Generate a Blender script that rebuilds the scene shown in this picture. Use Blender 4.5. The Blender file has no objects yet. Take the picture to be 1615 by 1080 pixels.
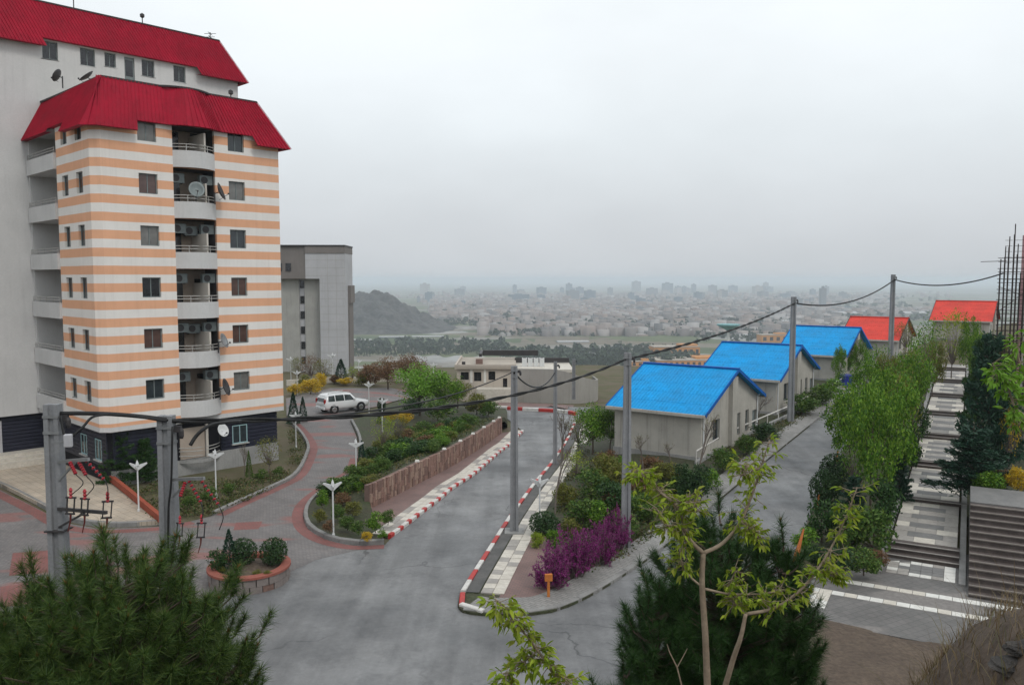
import bpy, bmesh, math, random
import numpy as np
from mathutils import Vector, Matrix
from mathutils.geometry import tessellate_polygon
random.seed(7); RNG = np.random.default_rng(7)
scn = bpy.context.scene
COL = scn.collection
R = math.radians

# ------------------------------------------------------------------ camera
F = 1290.0; PW, PH = 1615.0, 1080.0
CAMZ = 12.0; PITCH = math.atan(100.0 / F)
cam = bpy.data.cameras.new('camera'); camo = bpy.data.objects.new('camera', cam); COL.objects.link(camo)
cam.sensor_width = 36.0; cam.lens = 36.0 * F / PW; cam.clip_start = 0.1; cam.clip_end = 90000
camo.location = (0, 0, CAMZ); camo.rotation_euler = (math.pi / 2 - PITCH, 0, 0)
scn.camera = camo

# ------------------------------------------------------------------ sky and sun (overcast)
SUN_EL, SUN_AZ = R(50), R(140)      # azimuth from +Y towards +X
w = bpy.data.worlds.new('World'); scn.world = w; w.use_nodes = True
nt = w.node_tree; nt.nodes.clear()
def wn(t, **k):
    n = nt.nodes.new(t)
    for a, b in k.items(): setattr(n, a, b)
    return n
out = wn('ShaderNodeOutputWorld')
sky = wn('ShaderNodeTexSky', sky_type='NISHITA', sun_disc=False, sun_elevation=SUN_EL, sun_rotation=SUN_AZ, air_density=1.5, dust_density=4.0)
bg = wn('ShaderNodeBackground'); bg.inputs[1].default_value = 0.06
nt.links.new(sky.outputs[0], bg.inputs[0])
tc = wn('ShaderNodeTexCoord'); sep = wn('ShaderNodeSeparateXYZ'); nt.links.new(tc.outputs['Generated'], sep.inputs[0])
ramp = wn('ShaderNodeValToRGB')           # overcast deck: brighter towards the zenith
nt.links.new(sep.outputs[2], ramp.inputs[0])
cr = ramp.color_ramp
cr.elements[0].position = 0.0; cr.elements[0].color = (.63, .66, .69, 1)
cr.elements[1].position = 1.0; cr.elements[1].color = (1.03, 1.09, 1.13, 1)
for p, c in ((.06, (.69, .725, .76)), (.17, (.83, .885, .92)), (.34, (.98, 1.03, 1.06))):
    e = cr.elements.new(p); e.color = (*c, 1)
mp = wn('ShaderNodeMapping'); mp.inputs['Scale'].default_value = (1.0, 1.0, 2.2); nt.links.new(tc.outputs['Generated'], mp.inputs[0])
nz = wn('ShaderNodeTexNoise'); nz.inputs['Scale'].default_value = 1.7; nz.inputs['Detail'].default_value = 5; nz.inputs['Roughness'].default_value = .5
nt.links.new(mp.outputs[0], nz.inputs[0])
mr = wn('ShaderNodeMapRange'); mr.inputs[1].default_value = .3; mr.inputs[2].default_value = .7; mr.inputs[3].default_value = .88; mr.inputs[4].default_value = 1.09
nt.links.new(nz.outputs[0], mr.inputs[0])
mul = wn('ShaderNodeMixRGB', blend_type='MULTIPLY'); mul.inputs[0].default_value = 1
nt.links.new(ramp.outputs[0], mul.inputs[1]); nt.links.new(mr.outputs[0], mul.inputs[2])
bg2 = wn('ShaderNodeBackground'); nt.links.new(mul.outputs[0], bg2.inputs[0]); bg2.inputs[1].default_value = 1.0
mx = wn('ShaderNodeMixShader'); mx.inputs[0].default_value = .94       # thick cloud in front of the clear sky
nt.links.new(bg.outputs[0], mx.inputs[1]); nt.links.new(bg2.outputs[0], mx.inputs[2]); nt.links.new(mx.outputs[0], out.inputs[0])
sl = bpy.data.lights.new('sun', 'SUN'); sl.energy = 1.0; sl.angle = R(16); sl.color = (1, .96, .9)
so = bpy.data.objects.new('sun', sl); COL.objects.link(so)
sd = Vector((math.sin(SUN_AZ) * math.cos(SUN_EL), math.cos(SUN_AZ) * math.cos(SUN_EL), math.sin(SUN_EL)))
so.rotation_euler = sd.to_track_quat('Z', 'Y').to_euler(); so.location = (-40, 20, 80)
vs = scn.view_settings; vs.view_transform = 'Standard'; vs.look = 'None'; vs.gamma = 1; vs.exposure = 0.0; vs.use_curve_mapping = False
scn.cycles.max_bounces = 6; scn.cycles.diffuse_bounces = 3; scn.cycles.glossy_bounces = 2; scn.cycles.transmission_bounces = 2
scn.cycles.transparent_max_bounces = 4; scn.cycles.volume_bounces = 1; scn.cycles.caustics_reflective = False; scn.cycles.caustics_refractive = False
scn.cycles.use_denoising = True

# ------------------------------------------------------------------ terrain height and pixel rays
def sst(a, b, t):
    t = np.clip((np.asarray(t, float) - a) / (b - a), 0, 1); return t * t * (3 - 2 * t)
YL = [-1e5, 35, 60, 78, 82, 90, 100, 115, 180, 260, 400, 500, 700, 900, 1300, 1e6]
ZL = [0, 0, -.3, -.5, -.9, -2.8, -4.3, -5.6, -7, -25, -47, -60, -78, -87, -90, -90]
YF = [-1e5, 35, 60, 88, 104, 125, 150, 180, 260, 400, 500, 700, 900, 1300, 1e6]      # forecourt side
ZF = [0, 0, -.3, -.6, -.7, -3.5, -6.4, -7.5, -25, -47, -60, -78, -87, -90, -90]
YR = [-1e5, 33, 45, 62, 80, 96, 130, 170, 215, 300, 500, 700, 900, 1300, 1e6]
ZR = [0, 0, .3, 1.0, 1.7, 2.3, 3.6, 4, 0, -25, -58, -78, -87, -90, -90]
def H(x, y):
    x = np.asarray(x, float); y = np.asarray(y, float)
    xk = -2 + .206 * (y - 30)
    t = sst(xk + .5, xk + 7.5, x)
    f = sst(-6, -13, x) if False else 1 - sst(-14, -6, x)
    zl = np.interp(y, YF, ZF) * f + np.interp(y, YL, ZL) * (1 - f)
    q = -(x - 11.9) * .73 + (y - 50) * .68          # the slope falls away behind the row of houses
    zr = np.maximum(np.interp(y, YR, ZR) - .4 * np.maximum(0, q - 10), zl)
    return zl * (1 - t) + zr * t
def h(x, y): return float(H(x, y))
CP, SP = math.cos(PITCH), math.sin(PITCH)
def ray(px, py):
    u = (px - PW / 2) / F; v = (PH / 2 - py) / F
    return Vector((u, CP + v * SP, v * CP - SP))
def at(px, py, y):
    d = ray(px, py); s = y / d.y
    return Vector((d.x * s, y, CAMZ + d.z * s))
YS = np.concatenate([np.arange(6, 200, .25), np.geomspace(200, 30000, 1500)])
def gp(px, py, off=0.0):
    d = ray(px, py); k = YS / d.y
    X = d.x * k; Z = CAMZ + d.z * k
    diff = Z - H(X, YS) - off
    i = int(np.argmax(diff <= 0)) if (diff <= 0).any() else len(YS) - 1
    if i > 0:
        a, b = diff[i - 1], diff[i]; t = a / (a - b) if a != b else 0
        y = YS[i - 1] + (YS[i] - YS[i - 1]) * min(max(t, 0), 1)
    else: y = YS[0]
    s = y / d.y
    return Vector((d.x * s, y, CAMZ + d.z * s))
def gpf(px, py):
    """ground point on the plain beyond the near slopes"""
    d = ray(px, py); ys = YS[YS > 215]; k = ys / d.y; diff = CAMZ + d.z * k - H(d.x * k, ys)
    i = int(np.argmax(diff <= 0)) if (diff <= 0).any() else len(ys) - 1
    if i > 0 and diff[i] <= 0: t = diff[i - 1] / (diff[i - 1] - diff[i]); y = ys[i - 1] + (ys[i] - ys[i - 1]) * t
    else: y = ys[i]
    x = d.x * y / d.y; return Vector((x, y, float(H(x, y))))
def g2(pts, off=0.0): return [(p.x, p.y) for p in (gp(a, b, off) for a, b in pts)]

# ------------------------------------------------------------------ materials
def lin(c):
    f = lambda v: v / 12.92 if v <= .04045 else ((v + .055) / 1.055) ** 2.4
    return tuple(f(v / 255) for v in c)
MATS = {}
def nodes(name):
    m = bpy.data.materials.new(name); m.use_nodes = True; t = m.node_tree
    return m, t, t.nodes['Principled BSDF']
def N(t, kind, **k):
    n = t.nodes.new(kind)
    for a, b in k.items():
        if a.startswith('i_'): n.inputs[a[2:].replace('_', ' ')].default_value = b
        else: setattr(n, a, b)
    return n
def noise(t, scale, detail=4, rough=.6, vec=None, coord='Object'):
    if vec is None: vec = N(t, 'ShaderNodeTexCoord').outputs[coord]
    n = N(t, 'ShaderNodeTexNoise'); n.inputs['Scale'].default_value = scale; n.inputs['Detail'].default_value = detail; n.inputs['Roughness'].default_value = rough
    t.links.new(vec, n.inputs['Vector']); return n.outputs[0]
def remap(t, v, a, b, c=0., d=1.):
    n = N(t, 'ShaderNodeMapRange'); t.links.new(v, n.inputs[0])
    for i, q in enumerate((a, b, c, d)): n.inputs[i + 1].default_value = q
    return n.outputs[0]
def mixc(t, f, a, b, mode='MIX'):
    n = N(t, 'ShaderNodeMixRGB', blend_type=mode)
    for i, q in enumerate((f, a, b)):
        if isinstance(q, (int, float)): n.inputs[i].default_value = q
        elif isinstance(q, tuple): n.inputs[i].default_value = (*q[:3], 1)
        else: t.links.new(q, n.inputs[i])
    return n.outputs[0]
def bump(t, b, v, strength=.3, dist=.02):
    n = N(t, 'ShaderNodeBump'); n.inputs['Strength'].default_value = strength; n.inputs['Distance'].default_value = dist
    t.links.new(v, n.inputs['Height']); t.links.new(n.outputs[0], b.inputs['Normal'])
def M(name, c, c2=None, scale=1.2, rough=.8, bmp=.25, fine=18, spec=.3, metal=0., vary=.12, streak=0., dist=.01):
    """a surface whose own colour wanders between two tones, with fine grain, rain streaks and relief"""
    m, t, b = nodes(name)
    if c2 is None: c2 = tuple(v * (1 - 2 * vary) for v in c)
    col = mixc(t, remap(t, noise(t, scale, 5), .32, .68), c, c2)
    g = remap(t, noise(t, fine, 3), .3, .7, 1 - vary, 1 + vary * .6)
    col = mixc(t, 1., col, g, 'MULTIPLY')
    if streak:
        tcn = N(t, 'ShaderNodeTexCoord'); mpn = N(t, 'ShaderNodeMapping'); mpn.inputs['Scale'].default_value = (2.2, 2.2, .12)
        t.links.new(tcn.outputs['Object'], mpn.inputs[0])
        s = remap(t, noise(t, 1.6, 4, .6, mpn.outputs[0]), .52, .8, 1., 1. - streak)
        col = mixc(t, 1., col, s, 'MULTIPLY')
    t.links.new(col, b.inputs['Base Color'])
    b.inputs['Roughness'].default_value = rough; b.inputs['Metallic'].default_value = metal
    b.inputs['Specular IOR Level'].default_value = spec
    if bmp: bump(t, b, noise(t, fine, 4), bmp, dist)
    MATS[name] = m; return m
def leafmat(name, cols, rough=.55, trans=.25, spec=.25):
    m, t, b = nodes(name)
    gi = N(t, 'ShaderNodeNewGeometry'); rp = N(t, 'ShaderNodeValToRGB'); rp.color_ramp.interpolation = 'LINEAR'
    t.links.new(gi.outputs['Random Per Island'], rp.inputs[0])
    e = rp.color_ramp.elements; e[0].position = 0; e[0].color = (*cols[0], 1); e[1].position = 1; e[1].color = (*cols[-1], 1)
    for i, c in enumerate(cols[1:-1]):
        q = e.new((i + 1) / (len(cols) - 1)); q.color = (*c, 1)
    t.links.new(rp.outputs[0], b.inputs['Base Color']); b.inputs['Roughness'].default_value = rough; b.inputs['Specular IOR Level'].default_value = spec
    if trans:
        tr = N(t, 'ShaderNodeBsdfTranslucent'); t.links.new(rp.outputs[0], tr.inputs[0])
        ms = N(t, 'ShaderNodeMixShader'); ms.inputs[0].default_value = trans
        t.links.new(b.outputs[0], ms.inputs[1]); t.links.new(tr.outputs[0], ms.inputs[2]); t.links.new(ms.outputs[0], t.nodes['Material Output'].inputs[0])
    MATS[name] = m; return m
def glass(name, c, rough=.08):
    m, t, b = nodes(name)
    col = mixc(t, remap(t, noise(t, .9, 2), .35, .65), c, tuple(v * 2.2 + .01 for v in c))
    t.links.new(col, b.inputs['Base Color'])
    b.inputs['Roughness'].default_value = rough; b.inputs['Specular IOR Level'].default_value = .6
    MATS[name] = m; return m

# ------------------------------------------------------------------ mesh helpers
def link(o, parent=None):
    COL.objects.link(o)
    if parent is not None: o.parent = parent
    return o
def tag(o, label=None, cat=None, group=None, kind=None):
    if label: o['label'] = label
    if cat: o['category'] = cat
    if group: o['group'] = group
    if kind: o['kind'] = kind
    return o
def root(name, loc=(0, 0, 0), rz=0., label=None, cat=None, group=None, kind=None, sc=None):
    o = bpy.data.objects.new(name, None); COL.objects.link(o); o.location = loc; o.rotation_euler = (0, 0, rz)
    o.empty_display_size = .2
    if sc: o.scale = sc
    return tag(o, label, cat, group, kind)
def copy_tree(o, parent=None):
    c = o.copy(); COL.objects.link(c); c.parent = parent
    for ch in o.children: copy_tree(ch, c)
    return c
ONES = 'zeroth first second third fourth fifth sixth seventh eighth ninth tenth eleventh twelfth thirteenth fourteenth fifteenth sixteenth seventeenth eighteenth nineteenth'.split()
TENS = {2: 'twent', 3: 'thirt', 4: 'fort', 5: 'fift', 6: 'sixt', 7: 'sevent', 8: 'eight', 9: 'ninet'}
def nth(i):
    if i < 20: return ONES[i]
    return TENS[i // 10] + ('ieth' if i % 10 == 0 else 'y-' + ONES[i % 10])
def inside(x, y, poly):
    c = False; j = len(poly) - 1
    for i in range(len(poly)):
        a, b = poly[i], poly[j]
        if (a[1] > y) != (b[1] > y) and x < (b[0] - a[0]) * (y - a[1]) / (b[1] - a[1]) + a[0]: c = not c
        j = i
    return c
class MB:
    def __init__(s): s.v = []; s.f = []
    def quad(s, *p):
        n = len(s.v); s.v += [tuple(q) for q in p]; s.f.append(tuple(range(n, n + len(p)))); return s
    def box(s, x0, x1, y0, y1, z0, z1, taper=0.):
        n = len(s.v); t = taper
        s.v += [(x0, y0, z0), (x1, y0, z0), (x1, y1, z0), (x0, y1, z0), (x0 + t, y0 + t, z1), (x1 - t, y0 + t, z1), (x1 - t, y1 - t, z1), (x0 + t, y1 - t, z1)]
        s.f += [tuple(n + i for i in q) for q in ((0, 3, 2, 1), (4, 5, 6, 7), (0, 1, 5, 4), (1, 2, 6, 5), (2, 3, 7, 6), (3, 0, 4, 7))]
        return s
    def prism(s, poly, z0, z1):
        n = len(s.v); k = len(poly)
        s.v += [(p[0], p[1], z0) for p in poly] + [(p[0], p[1], z1) for p in poly]
        s.f.append(tuple(n + k - 1 - i for i in range(k))); s.f.append(tuple(n + k + i for i in range(k)))
        for i in range(k): j = (i + 1) % k; s.f.append((n + i, n + j, n + k + j, n + k + i))
        return s
    def bar(s, a, b, wd, ht=None, up=(0, 0, 1)):
        a = Vector(a); b = Vector(b); d = (b - a).normalized(); ht = ht or wd
        u = Vector(up)
        if abs(d.dot(u)) > .98: u = Vector((1, 0, 0))
        sx = d.cross(u).normalized(); uy = sx.cross(d)
        n = len(s.v)
        for e in (a, b):
            for q, r in ((-1, -1), (1, -1), (1, 1), (-1, 1)): s.v.append(tuple(e + sx * q * wd / 2 + uy * r * ht / 2))
        s.f += [tuple(n + i for i in q) for q in ((0, 1, 2, 3), (7, 6, 5, 4), (0, 4, 5, 1), (1, 5, 6, 2), (2, 6, 7, 3), (3, 7, 4, 0))]
        return s
    def tube(s, pts, rad, n=8, cap=True):
        pts = [Vector(p) for p in pts]; k = len(pts)
        if not hasattr(rad, '__len__'): rad = [rad] * k
        base = len(s.v); ref = None
        for i, p in enumerate(pts):
            d = (pts[min(i + 1, k - 1)] - pts[max(i - 1, 0)])
            d = d.normalized() if d.length > 1e-9 else Vector((0, 0, 1))
            if ref is None: ref = Vector((1, 0, 0)) if abs(d.x) < .9 else Vector((0, 1, 0))
            a = d.cross(ref).normalized(); b = d.cross(a); ref = -b if False else ref
            for j in range(n):
                t = 2 * math.pi * j / n; s.v.append(tuple(p + (a * math.cos(t) + b * math.sin(t)) * rad[i]))
        for i in range(k - 1):
            for j in range(n):
                q = (j + 1) % n; s.f.append((base + i * n + j, base + (i + 1) * n + j, base + (i + 1) * n + q, base + i * n + q))
        if cap:
            s.f.append(tuple(base + j for j in range(n))); s.f.append(tuple(base + (k - 1) * n + n - 1 - j for j in range(n)))
        return s
    def lathe(s, prof, n=16, c=(0, 0, 0), ax='Z'):
        base = len(s.v); k = len(prof)
        for r, z in prof:
            for j in range(n):
                t = 2 * math.pi * j / n; p = (r * math.cos(t), r * math.sin(t), z)
                if ax == 'Y': p = (p[0], p[2], p[1])
                if ax == 'X': p = (p[2], p[0], p[1])
                s.v.append((p[0] + c[0], p[1] + c[1], p[2] + c[2]))
        for i in range(k - 1):
            for j in range(n):
                q = (j + 1) % n; s.f.append((base + i * n + j, base + i * n + q, base + (i + 1) * n + q, base + (i + 1) * n + j))
        s.f.append(tuple(base + n - 1 - j for j in range(n))); s.f.append(tuple(base + (k - 1) * n + j for j in range(n)))
        return s
    def mesh(s, name, mat, smooth=False):
        me = bpy.data.meshes.new(name); me.from_pydata(s.v, [], s.f); me.update()
        bm = bmesh.new(); bm.from_mesh(me); bmesh.ops.recalc_face_normals(bm, faces=bm.faces); bm.to_mesh(me); bm.free()
        if smooth: me.polygons.foreach_set('use_smooth', [True] * len(me.polygons))
        me.materials.append(MATS[mat] if isinstance(mat, str) else mat); return me
    def build(s, name, mat, parent=None, smooth=False, bevel=0.):
        me = s.mesh(name, mat, smooth); o = bpy.data.objects.new(name, me); link(o, parent)
        if bevel:
            b = o.modifiers.new('bevel', 'BEVEL'); b.width = bevel; b.segments = 2; b.limit_method = 'ANGLE'
        return o
def npmesh(name, V, Fc, mat, smooth=False):
    """V (n,3), Fc (m,k) -> mesh, fast"""
    me = bpy.data.meshes.new(name); V = np.ascontiguousarray(V, np.float32); Fc = np.ascontiguousarray(Fc, np.int32)
    m, k = Fc.shape
    me.vertices.add(len(V)); me.vertices.foreach_set('co', V.ravel())
    me.loops.add(m * k); me.loops.foreach_set('vertex_index', Fc.ravel())
    me.polygons.add(m); me.polygons.foreach_set('loop_start', np.arange(0, m * k, k, dtype=np.int32))
    me.polygons.foreach_set('loop_total', np.full(m, k, np.int32))
    if smooth: me.polygons.foreach_set('use_smooth', np.ones(m, bool))
    me.update(calc_edges=True); me.validate()
    me.materials.append(MATS[mat] if isinstance(mat, str) else mat); return me
def obj(name, me, parent=None, loc=(0, 0, 0), rz=0., sc=(1, 1, 1)):
    o = bpy.data.objects.new(name, me); link(o, parent); o.location = loc; o.rotation_euler = (0, 0, rz); o.scale = sc; return o
def drape(name, poly, mat, off=0.0, step=2.0, hf=None, skirt=0., parent=None, kind='structure'):
    """a sheet over the terrain cut to an outline, optionally with a skirt down its edge"""
    pl = []
    for p in poly:
        if not pl or (abs(p[0] - pl[-1][0]) + abs(p[1] - pl[-1][1])) > 1e-3: pl.append((p[0], p[1]))
    if abs(pl[0][0] - pl[-1][0]) + abs(pl[0][1] - pl[-1][1]) < 1e-3: pl.pop()
    poly = pl; bm = bmesh.new(); vs_ = [bm.verts.new((p[0], p[1], 0)) for p in poly]
    for tri in tessellate_polygon([[Vector((p[0], p[1], 0)) for p in poly]]):
        try: bm.faces.new([vs_[i] for i in tri])
        except ValueError: pass
    xs = [p[0] for p in poly]; ys = [p[1] for p in poly]
    for ax, lo, hi in ((0, min(xs), max(xs)), (1, min(ys), max(ys))):
        q = math.floor(lo / step) * step + step
        while q < hi:
            co = [0, 0, 0]; no = [0, 0, 0]; co[ax] = q + .0137; no[ax] = 1
            bmesh.ops.bisect_plane(bm, geom=bm.verts[:] + bm.edges[:] + bm.faces[:], plane_co=co, plane_no=no)
            q += step
    for v in bm.verts: v.co.z = (hf(v.co.x, v.co.y) if hf else h(v.co.x, v.co.y)) + off
    bmesh.ops.recalc_face_normals(bm, faces=bm.faces)
    if sum(fc.normal.z for fc in bm.faces) < 0: bmesh.ops.reverse_faces(bm, faces=bm.faces)
    if skirt:
        ed = [e for e in bm.edges if len(e.link_faces) == 1]
        ret = bmesh.ops.extrude_edge_only(bm, edges=ed)
        for v in [g for g in ret['geom'] if isinstance(g, bmesh.types.BMVert)]: v.co.z -= skirt
    me = bpy.data.meshes.new(name); bm.to_mesh(me); bm.free(); me.materials.append(MATS[mat])
    o = obj(name, me, parent)
    if kind and parent is None: o['kind'] = kind
    return o
def resample(pts, step):
    P = [Vector((p[0], p[1])) for p in pts]; out_ = [P[0]]; acc = 0.
    for a, b in zip(P[:-1], P[1:]):
        L = (b - a).length; d = step - acc
        while d <= L: out_.append(a + (b - a) * (d / L)); d += step
        acc = (acc + L) % step
    if (out_[-1] - P[-1]).length > step * .3: out_.append(P[-1])
    return out_
def smoothline(pts, n=6):
    P = [Vector((p[0], p[1])) for p in pts]; P = [P[0] * 2 - P[1]] + P + [P[-1] * 2 - P[-2]]; o = []
    for i in range(1, len(P) - 2):
        for k in range(n):
            t = k / n; a, b, c, d = P[i - 1], P[i], P[i + 1], P[i + 2]
            o.append(.5 * ((2 * b) + (c - a) * t + (2 * a - 5 * b + 4 * c - d) * t * t + (3 * b - a - 3 * c + d) * t ** 3))
    o.append(P[-2]); return [(v.x, v.y) for v in o]
def offset(pts, d):
    P = [Vector((p[0], p[1])) for p in pts]; o = []
    for i, p in enumerate(P):
        t = (P[min(i + 1, len(P) - 1)] - P[max(i - 1, 0)]).normalized()
        o.append((p.x - t.y * d, p.y + t.x * d))
    return o
def kerb(name, line, mats, step=1.0, width=.16, hgt=.16, hf=None, side=1, gap=.012, parent=None, pat=None):
    """kerb stones along a line; every stone is its own piece. side=+1: body lies left of the line"""
    r = parent or root(name, kind='structure'); P = resample(line, step); hf = hf or h
    if pat:
        Q = resample(line, .14); P = [Q[0]]; i = 0; k = 0
        while i + pat[k % 2] < len(Q): i += pat[k % 2]; P.append(Q[i]); k += 1
    for i, (a, b) in enumerate(zip(P[:-1], P[1:])):
        d = (b - a).normalized(); nrm = Vector((-d.y, d.x)) * side; a2 = a + d * gap; b2 = b - d * gap
        mb = MB(); jz = random.uniform(-.008, .008); n = 0
        q = []
        for e in (a2, b2):
            z = hf(e.x, e.y)
            q += [(e.x, e.y, z - .15), (e.x, e.y, z + hgt - .03 + jz), (e.x + nrm.x * .03, e.y + nrm.y * .03, z + hgt + jz), (e.x + nrm.x * width, e.y + nrm.y * width, z + hgt + jz), (e.x + nrm.x * width, e.y + nrm.y * width, z - .15)]
        mb.v = q; mb.f = [(0, 1, 6, 5), (1, 2, 7, 6), (2, 3, 8, 7), (3, 4, 9, 8), (4, 3, 2, 1, 0), (5, 6, 7, 8, 9)]
        mb.build('kerb_stone', mats[i % len(mats)], r)
    return r
# ------------------------------------------------------------------ palette
M('asphalt_plain', lin((128, 129, 131)))
def asphalt():
    m, t, b = nodes('asphalt')
    tcn = N(t, 'ShaderNodeTexCoord').outputs['Object']
    c = mixc(t, remap(t, noise(t, .16, 6, .62, tcn), .36, .64), (.125, .127, .130), (.225, .225, .226))
    c = mixc(t, remap(t, noise(t, .7, 6, .72, tcn), .5, .78), c, (.095, .097, .101))
    c = mixc(t, 1., c, remap(t, noise(t, 45, 3, .7, tcn), .3, .7, .82, 1.16), 'MULTIPLY')
    c = mixc(t, 1., c, remap(t, noise(t, 5.5, 5, .75, tcn), .3, .7, .86, 1.12), 'MULTIPLY')
    mt_ = N(t, 'ShaderNodeMapping'); mt_.inputs['Rotation'].default_value = (0, 0, .2); mt_.inputs['Scale'].default_value = (1.1, .06, 1); t.links.new(tcn, mt_.inputs[0])      # wheel-worn lanes along the road
    c = mixc(t, 1., c, remap(t, noise(t, 1.0, 4, .6, mt_.outputs[0]), .35, .68, .80, 1.10), 'MULTIPLY')
    # sealed cracks: warped cell borders
    wv = N(t, 'ShaderNodeVectorMath', operation='ADD'); nn = N(t, 'ShaderNodeTexNoise'); nn.inputs['Scale'].default_value = .5; nn.inputs['Detail'].default_value = 4
    t.links.new(tcn, nn.inputs['Vector']); sc_ = N(t, 'ShaderNodeVectorMath', operation='SCALE'); sc_.inputs['Scale'].default_value = 2.4
    t.links.new(nn.outputs['Color'], sc_.inputs[0]); t.links.new(tcn, wv.inputs[0]); t.links.new(sc_.outputs[0], wv.inputs[1])
    vo = N(t, 'ShaderNodeTexVoronoi', feature='DISTANCE_TO_EDGE'); vo.inputs['Scale'].default_value = .17; t.links.new(wv.outputs[0], vo.inputs['Vector'])
    crk = remap(t, vo.outputs['Distance'], .001, .009, .75, 0.)
    gate = remap(t, noise(t, .11, 2, .5, tcn), .47, .56)
    g = N(t, 'ShaderNodeMath', operation='MULTIPLY'); t.links.new(crk, g.inputs[0]); t.links.new(gate, g.inputs[1])
    c = mixc(t, g.outputs[0], c, (.055, .056, .058))
    t.links.new(c, b.inputs['Base Color'])
    t.links.new(remap(t, noise(t, .3, 4, .6, tcn), .35, .65, .42, .78), b.inputs['Roughness']); b.inputs['Specular IOR Level'].default_value = .4
    bump(t, b, noise(t, 60, 3, .7, tcn), .35, .006); MATS['asphalt'] = m
asphalt()
def pavers(name, c1, c2, mortar, bw=.22, bh=.11, patch=None, rough=.75, scale=1.0, mort=.012, rot=0.0, patchscale=.45, plim=(.55, .6)):
    m, t, b = nodes(name); tcn = N(t, 'ShaderNodeTexCoord').outputs['Object']
    mpn = N(t, 'ShaderNodeMapping'); mpn.inputs['Rotation'].default_value = (0, 0, rot); t.links.new(tcn, mpn.inputs[0])
    br = N(t, 'ShaderNodeTexBrick'); t.links.new(mpn.outputs[0], br.inputs['Vector'])
    br.inputs['Color1'].default_value = (*c1, 1); br.inputs['Color2'].default_value = (*c2, 1); br.inputs['Mortar'].default_value = (*mortar, 1)
    br.inputs['Scale'].default_value = scale; br.inputs['Mortar Size'].default_value = mort; br.inputs['Brick Width'].default_value = bw; br.inputs['Row Height'].default_value = bh
    c = br.outputs['Color']
    c = mixc(t, 1., c, remap(t, noise(t, .5, 5, .65, tcn), .3, .7, .72, 1.12), 'MULTIPLY')
    if patch:
        mp2 = N(t, 'ShaderNodeMapping'); mp2.inputs['Rotation'].default_value = (0, 0, rot); mp2.inputs['Scale'].default_value = (.5, 1.3, 1); t.links.new(tcn, mp2.inputs[0])
        c = mixc(t, remap(t, noise(t, patchscale, 2, .4, mp2.outputs[0]), plim[0], plim[1]), c, mixc(t, 1., patch, remap(t, noise(t, 6, 4, .7, tcn), .3, .7, .75, 1.15), 'MULTIPLY'))
    t.links.new(c, b.inputs['Base Color']); b.inputs['Roughness'].default_value = rough; b.inputs['Specular IOR Level'].default_value = .35
    bump(t, b, br.outputs['Fac'], -.4, .006); MATS[name] = m
pavers('driveway_pavers', (.215, .195, .19), (.165, .155, .155), (.12, .115, .11), patch=(.23, .125, .115), rot=.5)
pavers('red_pavers', (.27, .095, .085), (.22, .095, .085), (.14, .09, .085), rot=.3)
pavers('rose_pavers', (.24, .145, .13), (.20, .13, .12), (.14, .11, .10), rot=.2)
pavers('beige_pavers', (.50, .42, .33), (.43, .37, .30), (.27, .23, .19), bw=.4, bh=.4, rot=.76)
pavers('grey_pavers', (.29, .28, .265), (.235, .23, .22), (.15, .145, .14), bw=.3, bh=.15, rot=.7)
pavers('plaza_grey', (.165, .155, .15), (.14, .135, .13), (.10, .10, .095), bw=.3, bh=.3, rot=-.5, patch=(.20, .185, .175))
M('cream_tile', (.62, .58, .51), (.50, .46, .40), scale=2.5, vary=.12, fine=9, rough=.6)
M('white_tile', (.70, .69, .65), (.60, .58, .54), scale=2.5, vary=.1, fine=9, rough=.6)
M('pale_tile', (.37, .345, .315), (.285, .265, .245), scale=1.8, vary=.14, fine=9, rough=.6)
M('grey_tile', (.20, .195, .19), (.15, .148, .146), scale=1.8, vary=.12, fine=9, rough=.6)
M('brown_step', (.105, .085, .078), (.065, .052, .048), scale=2, rough=.7, vary=.15)
M('nosing_stone', (.21, .185, .165), (.15, .13, .115), scale=2, vary=.12)
M('concrete', (.33, .325, .315), (.24, .24, .235), scale=.9, streak=.3, fine=14)
M('pole_concrete', (.27, .275, .285), (.20, .205, .215), scale=1.3, streak=.25, fine=20, bmp=.4)
M('kerb_concrete', (.27, .265, .255), (.19, .185, .18), scale=1.5, fine=16)
M('kerb_red', (.48, .035, .03), (.36, .05, .045), scale=3, fine=14, vary=.16, rough=.55)
M('kerb_white', (.68, .66, .63), (.52, .5, .47), scale=3, fine=14, vary=.14, rough=.55)
M('gutter', (.13, .125, .12), (.08, .08, .078), scale=1.2, fine=10)
M('soil', (.085, .062, .047), (.12, .09, .066), scale=.9, fine=7, vary=.3, bmp=.8, dist=.05)
M('bed_soil', (.06, .052, .036), (.05, .065, .028), scale=.8, fine=6, vary=.35, bmp=.9, dist=.06)
M('white_paint', (.60, .595, .59), (.53, .53, .525), scale=.5, vary=.05, streak=.10, fine=12, bmp=.1)
M('cream_paint', (.62, .58, .52), (.54, .50, .45), scale=.6, vary=.06, streak=.12, bmp=.1)
M('balcony_beige', (.45, .375, .31), (.36, .30, .25), scale=.8, vary=.08)
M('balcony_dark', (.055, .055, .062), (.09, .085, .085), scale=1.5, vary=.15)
M('frame_grey', (.20, .235, .235), (.15, .175, .178), scale=4, rough=.4, vary=.06)
M('frame_white', (.68, .69, .7), (.6, .61, .62), scale=4, rough=.4, vary=.05)
M('frame_teal', (.33, .50, .52), (.28, .42, .45), scale=4, rough=.45, vary=.05)
M('stone_sill', (.44, .435, .42), (.36, .355, .345), scale=4, vary=.08)
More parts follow.
